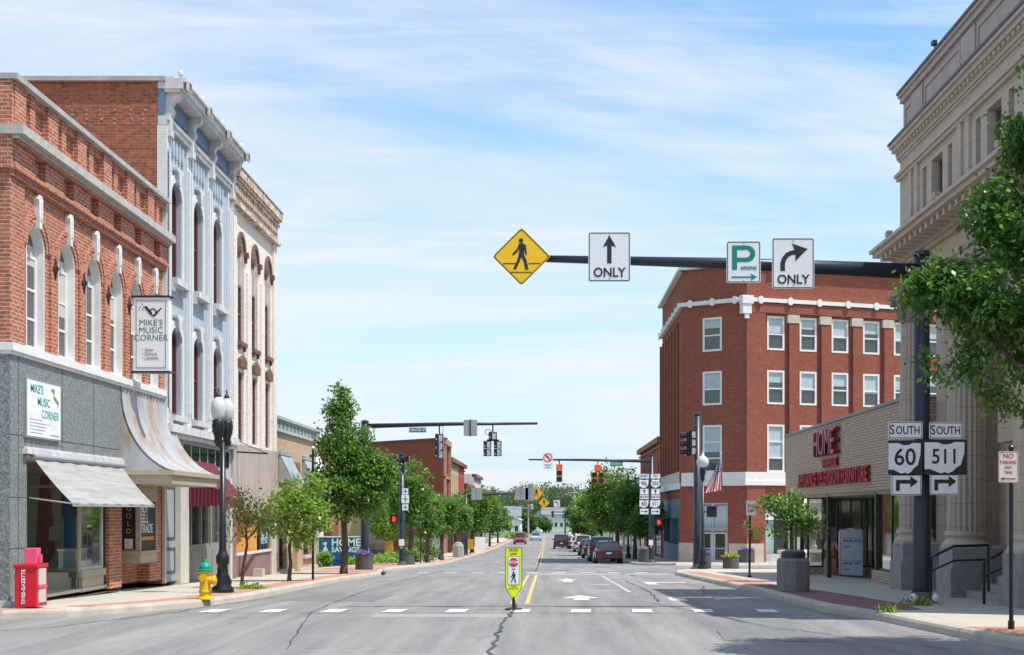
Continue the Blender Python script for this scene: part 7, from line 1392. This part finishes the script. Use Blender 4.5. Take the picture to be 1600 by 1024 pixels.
car('dark grey SUV parked just ahead of the nearest sedan', 'suv', DP, PX(941, 93), 92.5); car('brown-red sedan third in the right-hand parked row', 'sedan', MP, PX(928, 106), 105); car('green sedan fourth in the right-hand parked row', 'sedan', GP, PX(920, 119), 118)
car('white SUV parked behind the green sedan', 'suv', WP, PX(911, 138), 138); car('white sedan farthest in the right-hand parked row', 'sedan', WP, PX(902, 158), 158); car('red sedan parked beside the moving black SUV', 'sedan', RP, PX(889, 168), 168)
car('black SUV driving away in the right lane', 'suv', BP, PX(877, 158), 157, group=None)
c = car('dark red SUV driving towards the camera in the left lanes', 'suv', RP, PX(812, 195), 199.7, group=None, rz=math.pi); c = car('pale blue-white sedan driving towards the camera behind the red SUV', 'sedan', PB, PX(837, 228), 232.7, group=None, rz=math.pi)
car('white sedan parked beyond the left roadside by the houses', 'sedan', WP, PX(846, 322), 322, rz=1.2, group=None); c = car('silver car parked behind the blue bank sign', 'sedan', SP, PX(552, 92), 92, rz=math.pi, group=None)
# person behind the carton
def person(label, x, Y, z0, h=1.34, rz=0):
    t = thing('person', label, 'person', (x, Y, z0)); s = h/1.7
    def skin(name, verts, edges, rads, mat, parent, sub=2):
        me = bpy.data.meshes.new(name); me.from_pydata([(v[0]*s, v[1]*s, v[2]*s) for v in verts], edges, []); me.materials.append(mat); o = bpy.data.objects.new(name, me); S.collection.objects.link(o); o.parent = parent
        m = o.modifiers.new('skin', 'SKIN'); m.use_smooth_shade = True
        for i, r_ in enumerate(rads): me.skin_vertices[0].data[i].radius = (r_[0]*s, r_[1]*s) if hasattr(r_, '__len__') else (r_*s, r_*s)
        me.skin_vertices[0].data[0].use_root = True; q = o.modifiers.new('sub', 'SUBSURF'); q.levels = sub; q.render_levels = sub; return o
    V = [(0, 0, .92), (0, -.02, 1.15), (0, -.06, 1.38), (0, -.08, 1.46), (0, -.1, 1.58), (0, -.1, 1.66), (-.1, 0, .88), (-.11, -.02, .48), (-.11, .03, .08), (-.11, -.12, .03), (.1, 0, .88), (.12, .12, .48), (.12, .2, .1), (.12, .07, .04), (-.18, -.06, 1.36), (-.26, -.12, 1.1), (-.1, -.36, 1.05), (-.06, -.44, 1.06), (.18, -.06, 1.36), (.27, -.12, 1.1), (.25, -.4, 1.1), (.24, -.48, 1.12)]
    E = [(0, 1), (1, 2), (2, 3), (3, 4), (4, 5), (0, 6), (6, 7), (7, 8), (8, 9), (0, 10), (10, 11), (11, 12), (12, 13), (2, 14), (14, 15), (15, 16), (16, 17), (2, 18), (18, 19), (19, 20), (20, 21)]
    Rr = [(.14, .1), (.13, .09), (.14, .09), .05, .09, .07, .085, .06, .04, .035, .085, .06, .04, .035, .06, .045, .035, .035, .06, .045, .035, .035]
    SK = M('skin_tone', (.45, .27, .19), .6); body = skin('body', V, E, Rr, SK, t)
    skin('shirt', [V[i] for i in (0, 1, 2, 14, 15, 18, 19)], [(0, 1), (1, 2), (2, 3), (3, 4), (2, 5), (5, 6)], [(.16, .12), (.155, .115), (.16, .11), .08, .065, .08, .065], M('pink_floral', (.6, .35, .38), .8, var=.4, scale=14), body)
    skin('trousers', [V[i] for i in (0, 6, 7, 8, 10, 11, 12)], [(0, 1), (1, 2), (2, 3), (0, 4), (4, 5), (5, 6)], [(.155, .12), .11, .08, .065, .11, .08, .065], M('tan_trousers', (.3, .17, .09), .8), body)
    k = MB(); k.ball((x, Y+.02, z0+1.64*s), .13*s, 12, (1, 1.05, 1.1)); k.ball((x+.02, Y+.12*s, z0+1.5*s), .09*s, 10, (1, .8, 1.4)); h_ = k.build('hair', M('dark_hair', (.025, .012, .01), .6), body, uv=False, smooth=True)
    k = MB(); k.ball((x-.035*s, Y-.2*s, z0+1.62*s), .012, 6); k.ball((x+.035*s, Y-.2*s, z0+1.62*s), .012, 6); k.build('eyes', SIGNBLACK, body, uv=False)
    return t
person('dark-haired person in a pink patterned top moving the wrapped carton', PX(1298, 45.1), 45.15, sw(45), 1.36)
